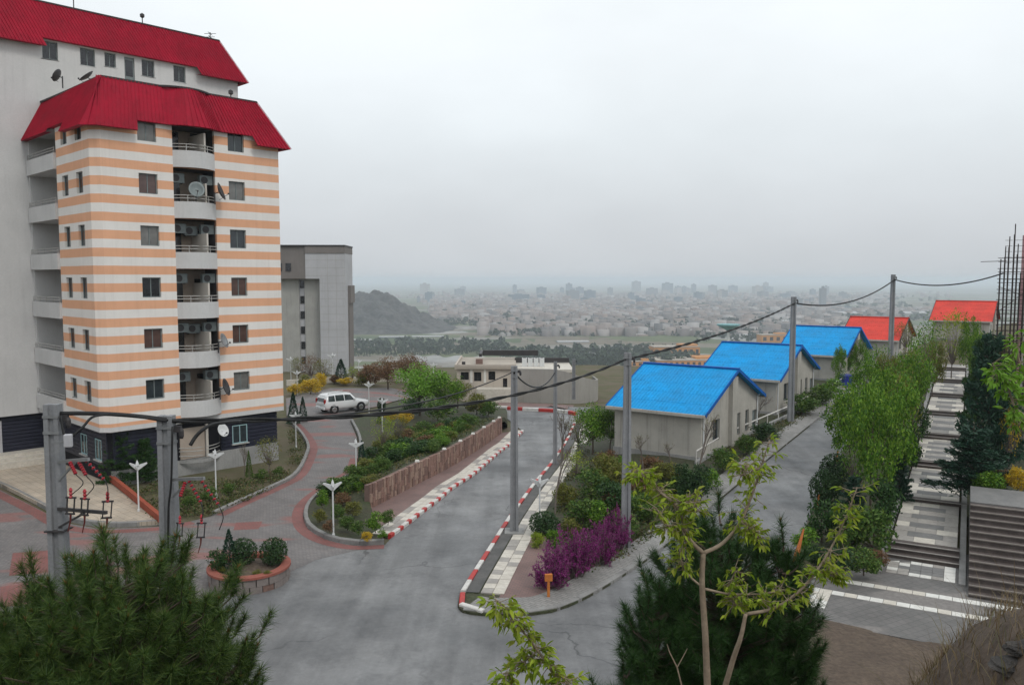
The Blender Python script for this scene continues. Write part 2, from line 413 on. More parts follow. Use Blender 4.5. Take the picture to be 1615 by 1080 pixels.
M('metal_rail', (.50, .49, .47), (.38, .37, .35), scale=5, rough=.4, metal=.2, vary=.08)
M('navy_cladding', (.018, .02, .036), (.03, .032, .05), scale=1.3, rough=.45, vary=.2, fine=5)
M('navy_gap', (.008, .008, .012), rough=.9)
def roofmat(name, c, c2, rough=.55):
    M(name, c, c2, scale=.6, rough=rough, vary=.10, fine=3.5, bmp=.10, spec=.08, streak=.28)
roofmat('red_sheet', (.37, .009, .031), (.27, .010, .026))
roofmat('blue_sheet', (.014, .36, .76), (.03, .29, .60))
roofmat('blue_dark', (.012, .12, .42), (.012, .1, .36))
roofmat('coral_sheet', (.72, .08, .06), (.55, .07, .055))
roofmat('teal_sheet', (.25, .46, .48), (.2, .38, .4))
M('dark_trim', (.03, .028, .03), (.05, .045, .045), rough=.5)
M('house_wall', (.48, .455, .41), (.38, .36, .325), scale=.9, vary=.10, streak=.38, bmp=.15)
M('grey_panel', (.46, .46, .48), (.40, .40, .415), scale=.3, vary=.05, streak=.1)
M('grey_brown', (.20, .18, .17), (.165, .15, .142), scale=.3, vary=.06, streak=.15)
M('grey_green', (.38, .375, .355), (.30, .295, .275), scale=.3, vary=.06, streak=.25)
M('beige_wall', (.50, .44, .375), (.43, .38, .33), scale=.4, vary=.06, streak=.15)
M('grey_render', (.35, .335, .31), (.29, .275, .255), scale=.3, vary=.06, streak=.2)
M('roof_felt', (.42, .37, .31), (.33, .29, .245), scale=.3, vary=.1)
M('orange_wall', (.58, .25, .055), (.45, .2, .06), scale=.2, vary=.08)
M('bark', (.115, .085, .065), (.07, .052, .042), scale=6, fine=30, vary=.25, bmp=.8, dist=.01)
M('bark_pale', (.30, .24, .175), (.22, .17, .12), scale=9, fine=40, vary=.2, bmp=.5, dist=.004)
M('bark_grey', (.20, .165, .145), (.14, .115, .1), scale=6, fine=30, vary=.2, bmp=.5)
M('black_rubber', (.012, .012, .013), (.02, .02, .02), rough=.6, scale=8)
M('dark_metal', (.035, .035, .04), (.06, .055, .055), scale=5, rough=.5, vary=.15)
M('galvanised', (.30, .31, .32), (.24, .245, .25), scale=6, rough=.45, metal=.5, vary=.08)
M('insulator_red', (.42, .018, .03), (.33, .016, .025), scale=9, rough=.3, spec=.5)
M('insulator_brown', (.16, .03, .025), rough=.3, spec=.5)
M('lamp_white', (.66, .67, .67), (.56, .57, .57), scale=5, rough=.35, vary=.04)
M('car_white', (.72, .73, .74), (.69, .70, .71), scale=1, rough=.18, vary=.02, bmp=0, spec=.6)
M('car_plastic', (.025, .025, .027), rough=.5)
M('rim_metal', (.45, .46, .47), rough=.3, metal=.8)
M('tail_red', (.42, .012, .012), rough=.2, spec=.6)
M('stone_red', (.30, .185, .15), (.215, .13, .105), scale=3.5, fine=11, vary=.2, bmp=.7, dist=.03)
M('stone_tan', (.36, .25, .20), (.27, .185, .145), scale=3.5, fine=11, vary=.2, bmp=.7, dist=.03)
M('stone_dark', (.22, .14, .115), (.16, .10, .085), scale=3.5, fine=11, vary=.2, bmp=.7, dist=.03)
M('mortar', (.19, .125, .105), (.15, .1, .085), scale=3)
M('planter_stone', (.25, .215, .2), (.175, .15, .14), scale=3, fine=12, vary=.15, bmp=.6)
M('planter_cap', (.32, .105, .075), (.25, .085, .065), scale=3, vary=.12)
M('rust_rail', (.33, .075, .04), (.25, .06, .035), scale=3, vary=.12)
M('orange_cloth', (.62, .21, .065), (.5, .15, .05), scale=6, vary=.15)
M('orange_sign', (.55, .19, .04), (.45, .14, .035), scale=6, vary=.1)
M('bin_blue', (.02, .035, .25), (.016, .03, .2), rough=.4)
M('rebar', (.03, .024, .024), (.055, .035, .03), scale=4, vary=.2)
M('pink_column', (.40, .20, .21), (.33, .22, .23), scale=.8, vary=.1)
M('dry_grass', (.26, .185, .10), (.17, .12, .065), scale=2, vary=.2)
glass('window_glass', (.018, .024, .028)); glass('dark_glass', (.008, .009, .012), .12); glass('car_glass', (.012, .018, .02), .06)
glass('curtain_glass', (.055, .03, .025), .15); glass('net_glass', (.10, .10, .095), .2)
L = lin
leafmat('leaf_fresh', [(.035, .105, .007), (.07, .17, .012), (.12, .24, .018), (.21, .33, .035)])
leafmat('leaf_lime', [(.13, .21, .015), (.23, .33, .025), (.36, .44, .04), (.19, .27, .02), (.30, .31, .05)], trans=.4)
leafmat('leaf_bright', [(.10, .23, .02), (.15, .31, .03), (.21, .38, .045)], trans=.3)
leafmat('leaf_olive', [(.075, .10, .015), (.13, .15, .025), (.20, .20, .04), (.16, .13, .04)])
leafmat('leaf_dark', [(.014, .04, .012), (.026, .062, .018), (.05, .095, .03)], trans=.1)
leafmat('leaf_mid', [(.028, .075, .010), (.055, .12, .018), (.095, .165, .028), (.15, .20, .045)])
leafmat('leaf_rust', [(.16, .075, .04), (.20, .10, .055), (.13, .09, .04), (.22, .14, .07)])
leafmat('leaf_yellow', [(.55, .36, .02), (.62, .45, .03), (.50, .30, .02), (.4, .36, .05)], trans=.3)
leafmat('flower_purple', [(.15, .012, .11), (.24, .02, .17), (.33, .045, .25), (.11, .03, .07), (.20, .02, .15)], trans=.25)
leafmat('needle_pine', [(.018, .045, .008), (.036, .078, .014), (.066, .12, .024), (.13, .18, .04)], trans=.12, rough=.5)
leafmat('needle_tip', [(.14, .14, .04), (.22, .13, .05), (.27, .11, .045)], trans=.12, rough=.5)
leafmat('needle_dark', [(.012, .04, .026), (.02, .058, .034), (.034, .08, .044)], trans=.08, rough=.5)
leafmat('needle_deep', [(.012, .042, .009), (.026, .07, .015), (.05, .105, .022)], trans=.1, rough=.5)
leafmat('far_leaf', [(.03, .045, .028), (.04, .06, .035), (.055, .075, .04)], trans=0, rough=.8)
leafmat('far_city', [(.34, .30, .28), (.24, .185, .165), (.40, .38, .37), (.18, .165, .16), (.30, .235, .205), (.13, .13, .135), (.26, .22, .2)], trans=0, rough=.8)
def groundmat():
    m, t, b = nodes('ground'); tcn = N(t, 'ShaderNodeTexCoord').outputs['Object']
    sp = N(t, 'ShaderNodeSeparateXYZ'); t.links.new(tcn, sp.inputs[0])
    near = mixc(t, remap(t, noise(t, .35, 6, .65, tcn), .35, .65), (.13, .105, .075), (.085, .088, .042))
    mpn = N(t, 'ShaderNodeMapping'); mpn.inputs['Scale'].default_value = (.006, .011, 1); mpn.inputs['Rotation'].default_value = (0, 0, .25); t.links.new(tcn, mpn.inputs[0])
    vo = N(t, 'ShaderNodeTexVoronoi'); vo.inputs['Scale'].default_value = 1.; t.links.new(mpn.outputs[0], vo.inputs['Vector'])
    s2 = N(t, 'ShaderNodeSeparateXYZ'); t.links.new(vo.outputs['Color'], s2.inputs[0])
    rp = N(t, 'ShaderNodeValToRGB'); t.links.new(s2.outputs[0], rp.inputs[0]); rp.color_ramp.interpolation = 'CONSTANT'
    e = rp.color_ramp.elements; cs = [(0, (.10, .12, .055)), (.2, (.17, .15, .115)), (.36, (.075, .10, .045)), (.52, (.22, .205, .185)), (.64, (.13, .14, .075)), (.8, (.16, .135, .10)), (.9, (.30, .295, .285))]
    e[0].color = (*cs[0][1], 1); e[1].position = cs[1][0]; e[1].color = (*cs[1][1], 1)
    for p, c in cs[2:]: q = e.new(p); q.color = (*c, 1)
    far = mixc(t, 1., rp.outputs[0], remap(t, noise(t, .03, 5, .7, tcn), .3, .7, .7, 1.25), 'MULTIPLY')
    c = mixc(t, remap(t, sp.outputs[1], 190, 420), near, far)
    t.links.new(c, b.inputs['Base Color']); b.inputs['Roughness'].default_value = .9; b.inputs['Specular IOR Level'].default_value = .15
    bump(t, b, noise(t, 2.5, 6, .7, tcn), .5, .1); MATS['ground'] = m
groundmat()
def stripes():
    """painted bands on render: three orange bands a storey (object z), two-tone paint"""
    m, t, b = nodes('striped_render'); tcn = N(t, 'ShaderNodeTexCoord').outputs['Object']
    sp = N(t, 'ShaderNodeSeparateXYZ'); t.links.new(tcn, sp.inputs[0])
    wob = remap(t, noise(t, .8, 2, .5, tcn), .3, .7, -.006, .006)
    ad = N(t, 'ShaderNodeMath', operation='ADD'); t.links.new(sp.outputs[2], ad.inputs[0]); t.links.new(wob, ad.inputs[1])
    su = N(t, 'ShaderNodeMath', operation='ADD'); t.links.new(ad.outputs[0], su.inputs[0]); su.inputs[1].default_value = 30 * 3.05 / 3 - 5.4 + .25 * 0 + 3.05 / 12 * 1.02
    fr = N(t, 'ShaderNodeMath', operation='MODULO'); t.links.new(su.outputs[0], fr.inputs[0]); fr.inputs[1].default_value = 3.05 / 3
    f = remap(t, fr.outputs[0], .505, .515)
    c = mixc(t, f, (.74, .40, .245), (.76, .735, .70))
    c = mixc(t, 1., c, remap(t, noise(t, .6, 5, .6, tcn), .3, .7, .93, 1.04), 'MULTIPLY')
    mp3 = N(t, 'ShaderNodeMapping'); mp3.inputs['Scale'].default_value = (2.5, 2.5, .1); t.links.new(tcn, mp3.inputs[0])
    c = mixc(t, 1., c, remap(t, noise(t, 1.5, 5, .65, mp3.outputs[0]), .5, .85, 1., .86), 'MULTIPLY')
    t.links.new(c, b.inputs['Base Color']); b.inputs['Roughness'].default_value = .8; b.inputs['Specular IOR Level'].default_value = .25
    bump(t, b, noise(t, 25, 3, .6, tcn), .12, .01); MATS['striped_render'] = m
stripes()
# ------------------------------------------------------------------ ground sheet
def lines(lo, hi, a, b, step, n):
    return np.concatenate([a - np.geomspace(1, a - lo, n)[::-1], np.arange(a, b + .01, step), b + np.geomspace(1, hi - b, n)])
gx = lines(-32000, 32000, -70, 80, 1.5, 42); gy = lines(-400, 42000, -20, 230, 1.5, 52)
XX, YY = np.meshgrid(gx, gy); ZZ = H(XX, YY) - .07
ZZ = np.where((YY > 120), ZZ + .25 * np.sin(XX * .21 + YY * .13) * np.cos(YY * .17), ZZ)
nx, ny = len(gx), len(gy); I = np.arange(nx * ny).reshape(ny, nx)
Fq = np.stack([I[:-1, :-1], I[:-1, 1:], I[1:, 1:], I[1:, :-1]], -1).reshape(-1, 4)
tag(obj('ground', npmesh('ground', np.stack([XX, YY, ZZ], -1).reshape(-1, 3), Fq, 'ground', True)), kind='structure')

# ------------------------------------------------------------------ roads
# main road and the road climbing to the houses, one asphalt sheet; islands and pavements lie on it
KL = g2([(608, 858), (617, 848), (636, 834), (668, 809), (694, 789), (715, 771), (748, 750), (793, 711), (806, 702), (826, 681)])      # left kerb of main road
KR = g2([(722, 957), (726, 938), (740, 915), (770, 868), (802, 818), (840, 766), (872, 727), (893, 694), (905, 668)])                  # right kerb
RL = g2([(722, 957), (730, 966), (760, 971), (815, 971), (870, 966), (925, 944), (985, 908), (1050, 862), (1105, 815), (1165, 764), (1240, 702), (1310, 646), (1345, 618), (1385, 590), (1425, 565)])
RR = g2([(1185, 1080), (1235, 960), (1255, 870), (1290, 790), (1335, 705), (1385, 640), (1440, 590), (1478, 565)])
far_l = [(p[0], p[1]) for p in (gp(826, 681), gp(800, 660), gp(770, 645))]
asp = [(-16, 12), (14, 12), (14, 24)] + RR + RL[::-1][:1] + [(RL[-1][0] - 4, RL[-1][1] + 2)] + [(KR[-1][0] + 3, KR[-1][1] + 12), (KR[-1][0] - 9, KR[-1][1] + 14)] + far_l[::-1] + KL[::-1] + g2([(560, 866), (500, 880), (445, 905), (330, 930)]) + [(-16, 26)]
drape('road', asp, 'asphalt', 0.0, 2.0)

# paved driveway round the apartment block
DL = g2([(340, 812), (382, 792), (440, 766), (470, 748), (486, 718), (488, 702), (476, 682), (462, 668)])
DR = g2([(552, 664), (563, 690), (565, 722), (558, 742), (535, 757), (500, 780), (482, 798), (478, 816), (486, 834), (512, 850), (556, 860), (606, 859)])
drv = DL + g2([(452, 655), (451, 628), (520, 612), (640, 616), (655, 628), (600, 640), (560, 648)]) + DR + g2([(560, 868), (500, 882), (446, 907), (380, 925)]) + [(-14, 24), (-14, 18), (-30, 18), (-46, 40), (-40, 46)] + g2([(0, 772), (60, 802), (100, 824), (160, 834), (250, 830), (300, 822)])
drape('driveway', drv, 'driveway_pavers', .006, 2.0)
def band(name, line, w, mat, off, side=1):
    a = smoothline(line, 4); b = offset(a, w * side)
    return drape(name, a + b[::-1], mat, off, 1.5)
band('red_edge_band', [p for p in DL], .55, 'red_pavers', .011, -1)
band('red_edge_band', DR[2:], .55, 'red_pavers', .011, -1)
PZ = g2([(0, 774), (60, 803), (100, 825), (160, 835), (250, 831), (300, 822)])
band('red_edge_band', PZ, .6, 'red_pavers', .011, -1)
for q in ([(20, 872), (98, 866), (96, 900), (14, 908)], [(0, 925), (60, 918), (62, 950), (0, 958)], [(372, 824), (414, 822), (408, 834), (368, 836)]):
    drape('red_paver_patch', g2(q), 'red_pavers', .011, 1.0)

# ------------------------------------------------------------------ entrance plaza by the block
plz = g2([(-60, 748), (0, 766), (60, 796), (104, 819), (160, 829), (222, 828), (252, 826), (200, 784), (172, 762), (150, 744), (100, 728), (40, 722), (-60, 718)])
drape('entrance_plaza', plz, 'beige_pavers', .17, 1.5, skirt=.2)
kerb('kerb', smoothline(g2([(-60, 748), (0, 766), (60, 796), (104, 819), (160, 829), (222, 828), (252, 826)]), 5), ['kerb_concrete'], 1.0, .2, .18, side=1)

# ------------------------------------------------------------------ left island: terraced bed, stone wall, pavement
WB = g2([(583, 804), (600, 797), (650, 770), (715, 736), (760, 707), (792, 684)])      # foot of the wall
wallP = [Vector(p) for p in resample(smoothline(WB, 4), .5)]
def seg_dist(x, y, P):
    p = Vector((x, y)); best = (1e9, 0)
    for i, (a, b) in enumerate(zip(P[:-1], P[1:])):
        d = b - a; t = max(0, min(1, (p - a).dot(d) / d.length_squared)); q = (a + d * t - p).length
        if q < best[0]: best = (q, i + t)
    return best
WALLH = 1.4
def hb(x, y):
    d, i = seg_dist(x, y, wallP); k = min(1, i / 7.) ; top = (WALLH - .12) * (.35 + .65 * k)
    return h(x, y) + .13 + (top - .13) * float(1 - sst(.6, 4.2, d)) * (1 if i > .01 else max(0, 1 - d / 2.5))
bedB = [p for p in smoothline(g2([(606, 856), (556, 856), (514, 846), (490, 832), (483, 816), (487, 800), (503, 783), (538, 760), (562, 744), (569, 722), (567, 690), (556, 665)]), 4)] + g2([(600, 646), (655, 630), (700, 622), (770, 632), (800, 652), (800, 676)]) + [(p.x, p.y) for p in wallP[::-1]]
drape('terraced_bed', bedB, 'bed_soil', 0., .8, hf=hb, skirt=.35)
side = band
foot = KL and (offset(KL, .18)[::-1] + [])
drape('pavement', [(p.x, p.y) for p in wallP] + [(p[0], p[1]) for p in offset(KL, .17)[::-1][:-1]] + [(wallP[0].x + .2, wallP[0].y - .9)], 'rose_pavers', .12, 1.5, skirt=.2)
# cream tile strip along the kerb, slab by slab
tl = root('tile_strip', kind='structure')
Pk = resample(offset(KL[1:], .2), .62); 
for a, b in zip(Pk[:-1], Pk[1:]):
    d = (b - a).normalized(); n_ = Vector((-d.y, d.x))
    for k in range(2):
        q = [a + d * .012 + n_ * (.01 + .40 * k), b - d * .012 + n_ * (.01 + .40 * k), b - d * .012 + n_ * (.39 + .40 * k), a + d * .012 + n_ * (.39 + .40 * k)]
        z = h(a.x, a.y) + .12; z2 = h(b.x, b.y) + .12; zz = [z, z2, z2, z]; j = random.uniform(.008, .016)
        mb = MB(); mb.v = [(p.x, p.y, t - .03) for p, t in zip(q, zz)] + [(p.x, p.y, t + j) for p, t in zip(q, zz)]
        mb.f = [(4, 5, 6, 7), (0, 1, 5, 4), (1, 2, 6, 5), (2, 3, 7, 6), (3, 0, 4, 7)]
        mb.build('tile', random.choice(['cream_tile', 'cream_tile', 'pale_tile']), tl)
kerb('kerb', KL[1:], ['kerb_red', 'kerb_white'], .85, .18, .17, side=1, pat=(3, 5))
kerb('kerb', smoothline(g2([(606, 858), (556, 859), (512, 849), (486, 833), (479, 816), (483, 798), (500, 780), (535, 758), (560, 743), (567, 722), (565, 690), (553, 664)]), 4), ['kerb_concrete'], 1.1, .2, .2, side=-1)
kerb('kerb', smoothline(DL, 4), ['kerb_concrete'], 1.1, .2, .2, side=1)

# retaining wall of upright split stones with white capping stones here and there
rw = root('retaining_wall', (wallP[0].x, wallP[0].y, 0), 0, 'long low retaining wall of upright red-brown split stones below the terraced shrub bed', 'wall')
o3 = Vector((wallP[0].x, wallP[0].y, 0)); core = MB()
WP = resample([(p.x, p.y) for p in wallP], .5)
for a, b in zip(WP[:-1], WP[1:]):
    d = (b - a).normalized(); n_ = Vector((-d.y, d.x)); q = [a, b, b + n_ * .34, a + n_ * .34]
    z0, z1 = h(a.x, a.y), h(b.x, b.y); core.v += [(p.x - o3.x, p.y - o3.y, z - .1) for p, z in zip(q, (z0, z1, z1, z0))] + [(p.x - o3.x, p.y - o3.y, z + WALLH - .1) for p, z in zip(q, (z0, z1, z1, z0))]
    k = len(core.v) - 8; core.f += [tuple(k + i for i in t) for t in ((4, 5, 6, 7), (0, 1, 5, 4), (2, 3, 7, 6), (1, 2, 6, 5), (3, 0, 4, 7))]
core.build('wall_core', 'mortar', rw)
tot = len(WP) - 1; s = 0.
def wpos(sv):
    i = min(int(sv / .5), tot - 1); t = min((sv - i * .5) / .5, 1.); a, b = WP[i], WP[i + 1]; d = (b - a).normalized()
    return a + (b - a) * t, d
while s < tot * .5 - .2:
    wd = random.uniform(.19, .33); a, d = wpos(s); b, _ = wpos(min(s + wd - .03, tot * .5 - .02)); n_ = Vector((-d.y, d.x)); z = h(a.x, a.y)
    cuts = [-.05, random.uniform(.35, .6), random.uniform(.8, 1.05), WALLH + random.uniform(-.03, .02)] if random.random() < .6 else [-.05, random.uniform(.5, .9), WALLH + random.uniform(-.03, .025)]
    for c0, c1 in zip(cuts[:-1], cuts[1:]):
        pr = random.uniform(.03, .085); lean = random.uniform(-.012, .012); mb = MB()
        A = [a, b, b + n_ * .05, a + n_ * .05]
        o_ = -n_ * pr
        mb.v = [(p.x - o3.x, p.y - o3.y, z + c0 + .01) for p in (a + o_ * .7, b + o_ * .8, b + n_ * .06, a + n_ * .06)] + [(p.x - o3.x, p.y - o3.y, z + c1 - .012) for p in (a + o_ + d * lean, b + o_ * .9 + d * lean, b + n_ * .06, a + n_ * .06)]
        mb.f = [(4, 5, 6, 7), (0, 1, 5, 4), (1, 2, 6, 5), (3, 0, 4, 7)]
        mb.build('stone', random.choice(['stone_red', 'stone_red', 'stone_tan', 'stone_dark']), rw)
    s += wd
for s_ in (5.6, 9.5, 12.4, 15.2, 18.0, 20.8, 22.6):
    if s_ < tot * .5 - .5:
        a, d = wpos(s_); mb = MB(); mb.box(-.13, .14, -.09, .1, 0, .11, .035)
        mb.build('cap_stone', 'white_tile', rw).location = (a.x - o3.x, a.y - o3.y + .12, h(a.x, a.y) + WALLH + .02)

# ------------------------------------------------------------------ right island between the two roads, up to the houses
def hi(x, y): return h(x, y) + .13
isl = [p for p in smoothline(RL[:13], 2)][::-1] + KR[1:] + [(KR[-1][0] + 2.5, KR[-1][1] + 10), (RL[12][0] - 16, RL[12][1] + 40), (RL[12][0] + 20, RL[12][1] + 40)]
drape('garden_bed', isl, 'bed_soil', .10, 2.0, skirt=.2)
rk = root('kerb', kind='structure')
tip = smoothline(g2([(790, 972), (760, 971), (732, 967), (722, 957), (726, 938), (740, 915)]), 4)
kerb('kerb', smoothline(KR[1:], 3), ['kerb_white', 'kerb_red'], 1.15, .2, .2, side=-1, parent=rk)
kerb('kerb', smoothline(RL[:3] , 3)[::-1] + smoothline(KR[:2], 3)[1:], ['kerb_white', 'kerb_red'], 1.15, .2, .2, side=-1, parent=rk)
GT = offset(KR, -.2); GT2 = offset(KR, -.72)
drape('gutter', GT[1:] + GT2[1:][::-1], 'gutter', .135, 1.5)
ts = root('tile_path', kind='structure')
Pk = resample(offset(smoothline(KR[1:], 3), -.78), .5)
for i, (a, b) in enumerate(zip(Pk[:-1], Pk[1:])):
    d = (b - a).normalized(); n_ = Vector((d.y, -d.x))
    for k in range(2):
        q = [a + d * .012 + n_ * (.01 + .46 * k), b - d * .012 + n_ * (.01 + .46 * k), b - d * .012 + n_ * (.45 + .46 * k), a + d * .012 + n_ * (.45 + .46 * k)]
        z = h(a.x, a.y) + .14; z2 = h(b.x, b.y) + .14; zz = [z, z2, z2, z]; j = random.uniform(.012, .022)
        mb = MB(); mb.v = [(p.x, p.y, t - .05) for p, t in zip(q, zz)] + [(p.x, p.y, t + j) for p, t in zip(q, zz)]
        mb.f = [(4, 5, 6, 7), (0, 1, 5, 4), (1, 2, 6, 5), (2, 3, 7, 6), (3, 0, 4, 7)]
        mb.build('tile', random.choice(['cream_tile', 'cream_tile', 'pale_tile']), ts)
drape('pavement', g2([(782, 952), (826, 862), (850, 836), (866, 845), (872, 880), (878, 932), (862, 958), (800, 966), (770, 962)], .13), 'rose_pavers', .135, 1.0)
RLs = smoothline(RL[1:], 3); SWo = offset(RLs, .2); SWi = offset(RLs, 1.35)
drape('pavement', SWo + SWi[::-1], 'grey_pavers', .145, 1.5, skirt=.1)
kerb('kerb', RLs, ['kerb_concrete'], 1.2, .2, .16, side=1)
# low pale boundary rail in front of the houses
# far cross road at the bottom of the main road
fk = g2([(776, 645), (830, 648), (890, 651), (905, 655)])
kerb('kerb', fk, ['kerb_white', 'kerb_red'], 1.6, .3, .3, side=1)
drape('far_pavement', g2([(770, 641), (895, 648), (905, 640), (780, 632)]), 'rose_pavers', .12, 2.)

# ------------------------------------------------------------------ right terrace: paved court, stepped path, stairs
TD = Vector((.487, .873)); TN = Vector((.873, -.487))     # along the path, and across it to the right
P0 = gp(1452, 900); O2 = Vector((P0.x, P0.y))
def tw(a, n, z=0.): q = O2 + TD * a + TN * n; return (q.x, q.y, z)
court = [tw(-7.4, -5.4)[:2], tw(-7.4, 9)[:2], tw(3, 9)[:2], tw(3, 1.5)[:2], tw(1.2, 1.5)[:2], tw(1.2, -3.2)[:2]]
drape('paved_court', court, 'plaza_grey', .03, 1.5, skirt=.3)
drape('bare_earth', [tw(-7.3, -5.6)[:2], tw(-7.3, 9.5)[:2], (17, 13), (4.5, 13)], 'soil', .035, 1.0, hf=lambda x, y: .02 + .10 * math.sin(x * 1.3) * math.sin(y * 1.1) ** 2, skirt=.4)
def slab(parent, a0, a1, n0, n1, z, mat, th=.05, name='tile'):
    mb = MB(); g = .01
    mb.prism([tw(a0 + g, n0 + g)[:2], tw(a0 + g, n1 - g)[:2], tw(a1 - g, n1 - g)[:2], tw(a1 - g, n0 + g)[:2]], z - th, z); return mb.build(name, mat, parent)
ct = root('court_tiles', kind='structure')
for a in (-3.05, -4.55):
    n = -4.2
    while n < 7.5:
        slab(ct, a, a + .42, n, n + .45, .046 + random.uniform(0, .006), random.choice(['white_tile', 'cream_tile', 'white_tile']), .03); n += .45
for a in np.arange(-6.2, -4.6, .42):
    for n in np.arange(-4.2, -3.0, .45): slab(ct, a, a + .42, n, n + .45, .046 + random.uniform(0, .006), random.choice(['white_tile', 'cream_tile']), .03)
fp = root('stepped_path', kind='structure')
# first panel on the court level: pale frame round a grey field
for i, a in enumerate(np.arange(-.95, .95, .38)):
    for j, n in enumerate(np.arange(-1.25, 1.2, .42)):
        grey = 1 <= i <= 3 and 2 <= j <= 4 or (i == 2 and j == 1)
        slab(fp, a, a + .38, n, n + .42, .05 + random.uniform(0, .008), 'grey_tile' if grey else random.choice(['white_tile', 'pale_tile', 'white_tile']), .03)
flights = [(1.0, 3), (9.5, 1), (17.5, 2), (26.0, 2), (35., 2), (44., 2), (53., 2), (62., 2)]
z = .05; a = 1.0; RISE = .155; W2 = 1.28
for k, (a0, n_) in enumerate(flights):
    for s_ in range(n_):
        z += RISE; slab(fp, a0 + s_ * .42, a0 + s_ * .42 + .44, -W2 - .1, W2 + .1, z, 'brown_step', RISE + .12, 'step')
        slab(fp, a0 + s_ * .42 - .03, a0 + s_ * .42 + .06, -W2 - .1, W2 + .1, z + .012, 'pale_tile', .03, 'nosing')
    st = a0 + n_ * .42; en = flights[k + 1][0] if k + 1 < len(flights) else 66.
    base = MB(); base.prism([tw(st, -W2)[:2], tw(st, W2)[:2], tw(en, W2)[:2], tw(en, -W2)[:2]], z - 1.2, z - .02); base.build('landing', 'pale_tile', fp)
    step_ = .8 if k < 3 else 1.4; aa = st + .04; row = 0
    while aa < en - .2:
        e2 = min(aa + step_, en)
        if row % 2 == 1 and e2 - aa > .5:
            slab(fp, aa, e2, -W2, -.72, z + .004, random.choice(['pale_tile', 'cream_tile']), .02); slab(fp, aa, e2, .72, W2, z + .004, 'pale_tile', .02); slab(fp, aa, e2, -.72, .72, z + .006, 'grey_tile', .02)
        else:
            for q in range(3): slab(fp, aa, e2, -W2 + q * W2 * 2 / 3, -W2 + (q + 1) * W2 * 2 / 3, z + .004 + random.uniform(0, .006), random.choice(['pale_tile', 'pale_tile', 'cream_tile']), .02)
        aa = e2; row += 1
for n0 in (-1.62, 1.38):    # edging of the path
    mb = MB()
    for a0, a1 in ((-1.2, 9.3), (9.6, 26), (26, 44), (44, 66)):
        zt = np.interp((a0 + a1) / 2, [0, 1, 9.5, 17.5, 66], [.0, .5, .68, 1.0, 2.55]) + .02
        zz = [np.interp(q, [-2, .8, 2.2, 9.5, 17.5, 66], [.1, .15, .56, .72, 1.02, 2.55]) for q in (a0, a1)]
        k = len(mb.v)
        mb.v += [tw(a0, n0, zz[0] - 1.), tw(a1, n0, zz[1] - 1.), tw(a1, n0 + .24, zz[1] - 1.), tw(a0, n0 + .24, zz[0] - 1.), tw(a0, n0, zz[0]), tw(a1, n0, zz[1]), tw(a1, n0 + .24, zz[1]), tw(a0, n0 + .24, zz[0])]
        mb.f += [tuple(k + i for i in q) for q in ((4, 5, 6, 7), (0, 1, 5, 4), (1, 2, 6, 5), (2, 3, 7, 6), (3, 0, 4, 7))]
    mb.build('edging', 'kerb_concrete', fp)
sg = root('broad_stairs', (*tw(-2.2, 2.)[:2], 0), 0, 'broad dark brown stone stairs with pale nosings beside the tiled path', 'stairs')
ox, oy = tw(-2.2, 2.)[:2]
NST = 13; TR = .52; RS = .158
for k in range(NST):
    a0 = -2.3 + k * TR
    for nm, a1, z0, z1, mt in (('step', a0 + TR + .05, -.2, (k + 1) * RS - .035, 'brown_step'), ('nosing', a0 + .09, (k + 1) * RS - .034, (k + 1) * RS + .012, 'nosing_stone')):
        mb = MB(); q = [tw(a0 - (.03 if nm == 'nosing' else 0), 1.72), tw(a0 - (.03 if nm == 'nosing' else 0), 7.5), tw(a1, 7.5), tw(a1, 1.72)]
        mb.prism([(p[0] - ox, p[1] - oy) for p in q], z0, z1); mb.build(nm, mt, sg)
mb = MB(); a0 = -2.3 + NST * TR; q = [tw(a0, 1.72), tw(a0, 9), tw(a0 + 3.2, 9), tw(a0 + 3.2, 1.72)]
mb.prism([(p[0] - ox, p[1] - oy) for p in q], -.2, NST * RS + .02); mb.build('landing', 'grey_tile', sg)
# planted slopes on both sides of the path
def hs_r(x, y):
    q = Vector((x, y)) - O2; a = q.dot(TD); n = q.dot(TN)
    zp = np.interp(a, [-2, 1, 9.5, 17.5, 66, 90], [.0, .5, .7, 1.0, 2.5, 3.2])
    return float(zp - .12 + .11 * max(0, n - 1.6) * 1.0 + .25 * math.sin(x * .7) * math.sin(y * .5))
drape('planted_slope', [tw(7.6, 1.62)[:2], tw(7.6, 28)[:2], tw(80, 40)[:2], tw(80, 1.62)[:2]], 'bed_soil', 0., 1.6, hf=hs_r, skirt=1.0)
def hs_l(x, y):
    q = Vector((x, y)) - O2; a = q.dot(TD); return float(max(h(x, y) + .08, np.interp(a, [-1, 1, 9.5, 17.5, 66, 90], [.1, .45, .65, .95, 2.4, 3.2]) * 1.0 - .1 - .02 * max(0, -q.dot(TN) - 1.6)))
rr2 = [p for p in RR[2:]]
drape('planted_verge', [tw(-1.0, -1.6)[:2], tw(66, -1.6)[:2]] + [p for p in RR[2:]][::-1], 'bed_soil', 0., 1.6, hf=hs_l, skirt=.4)

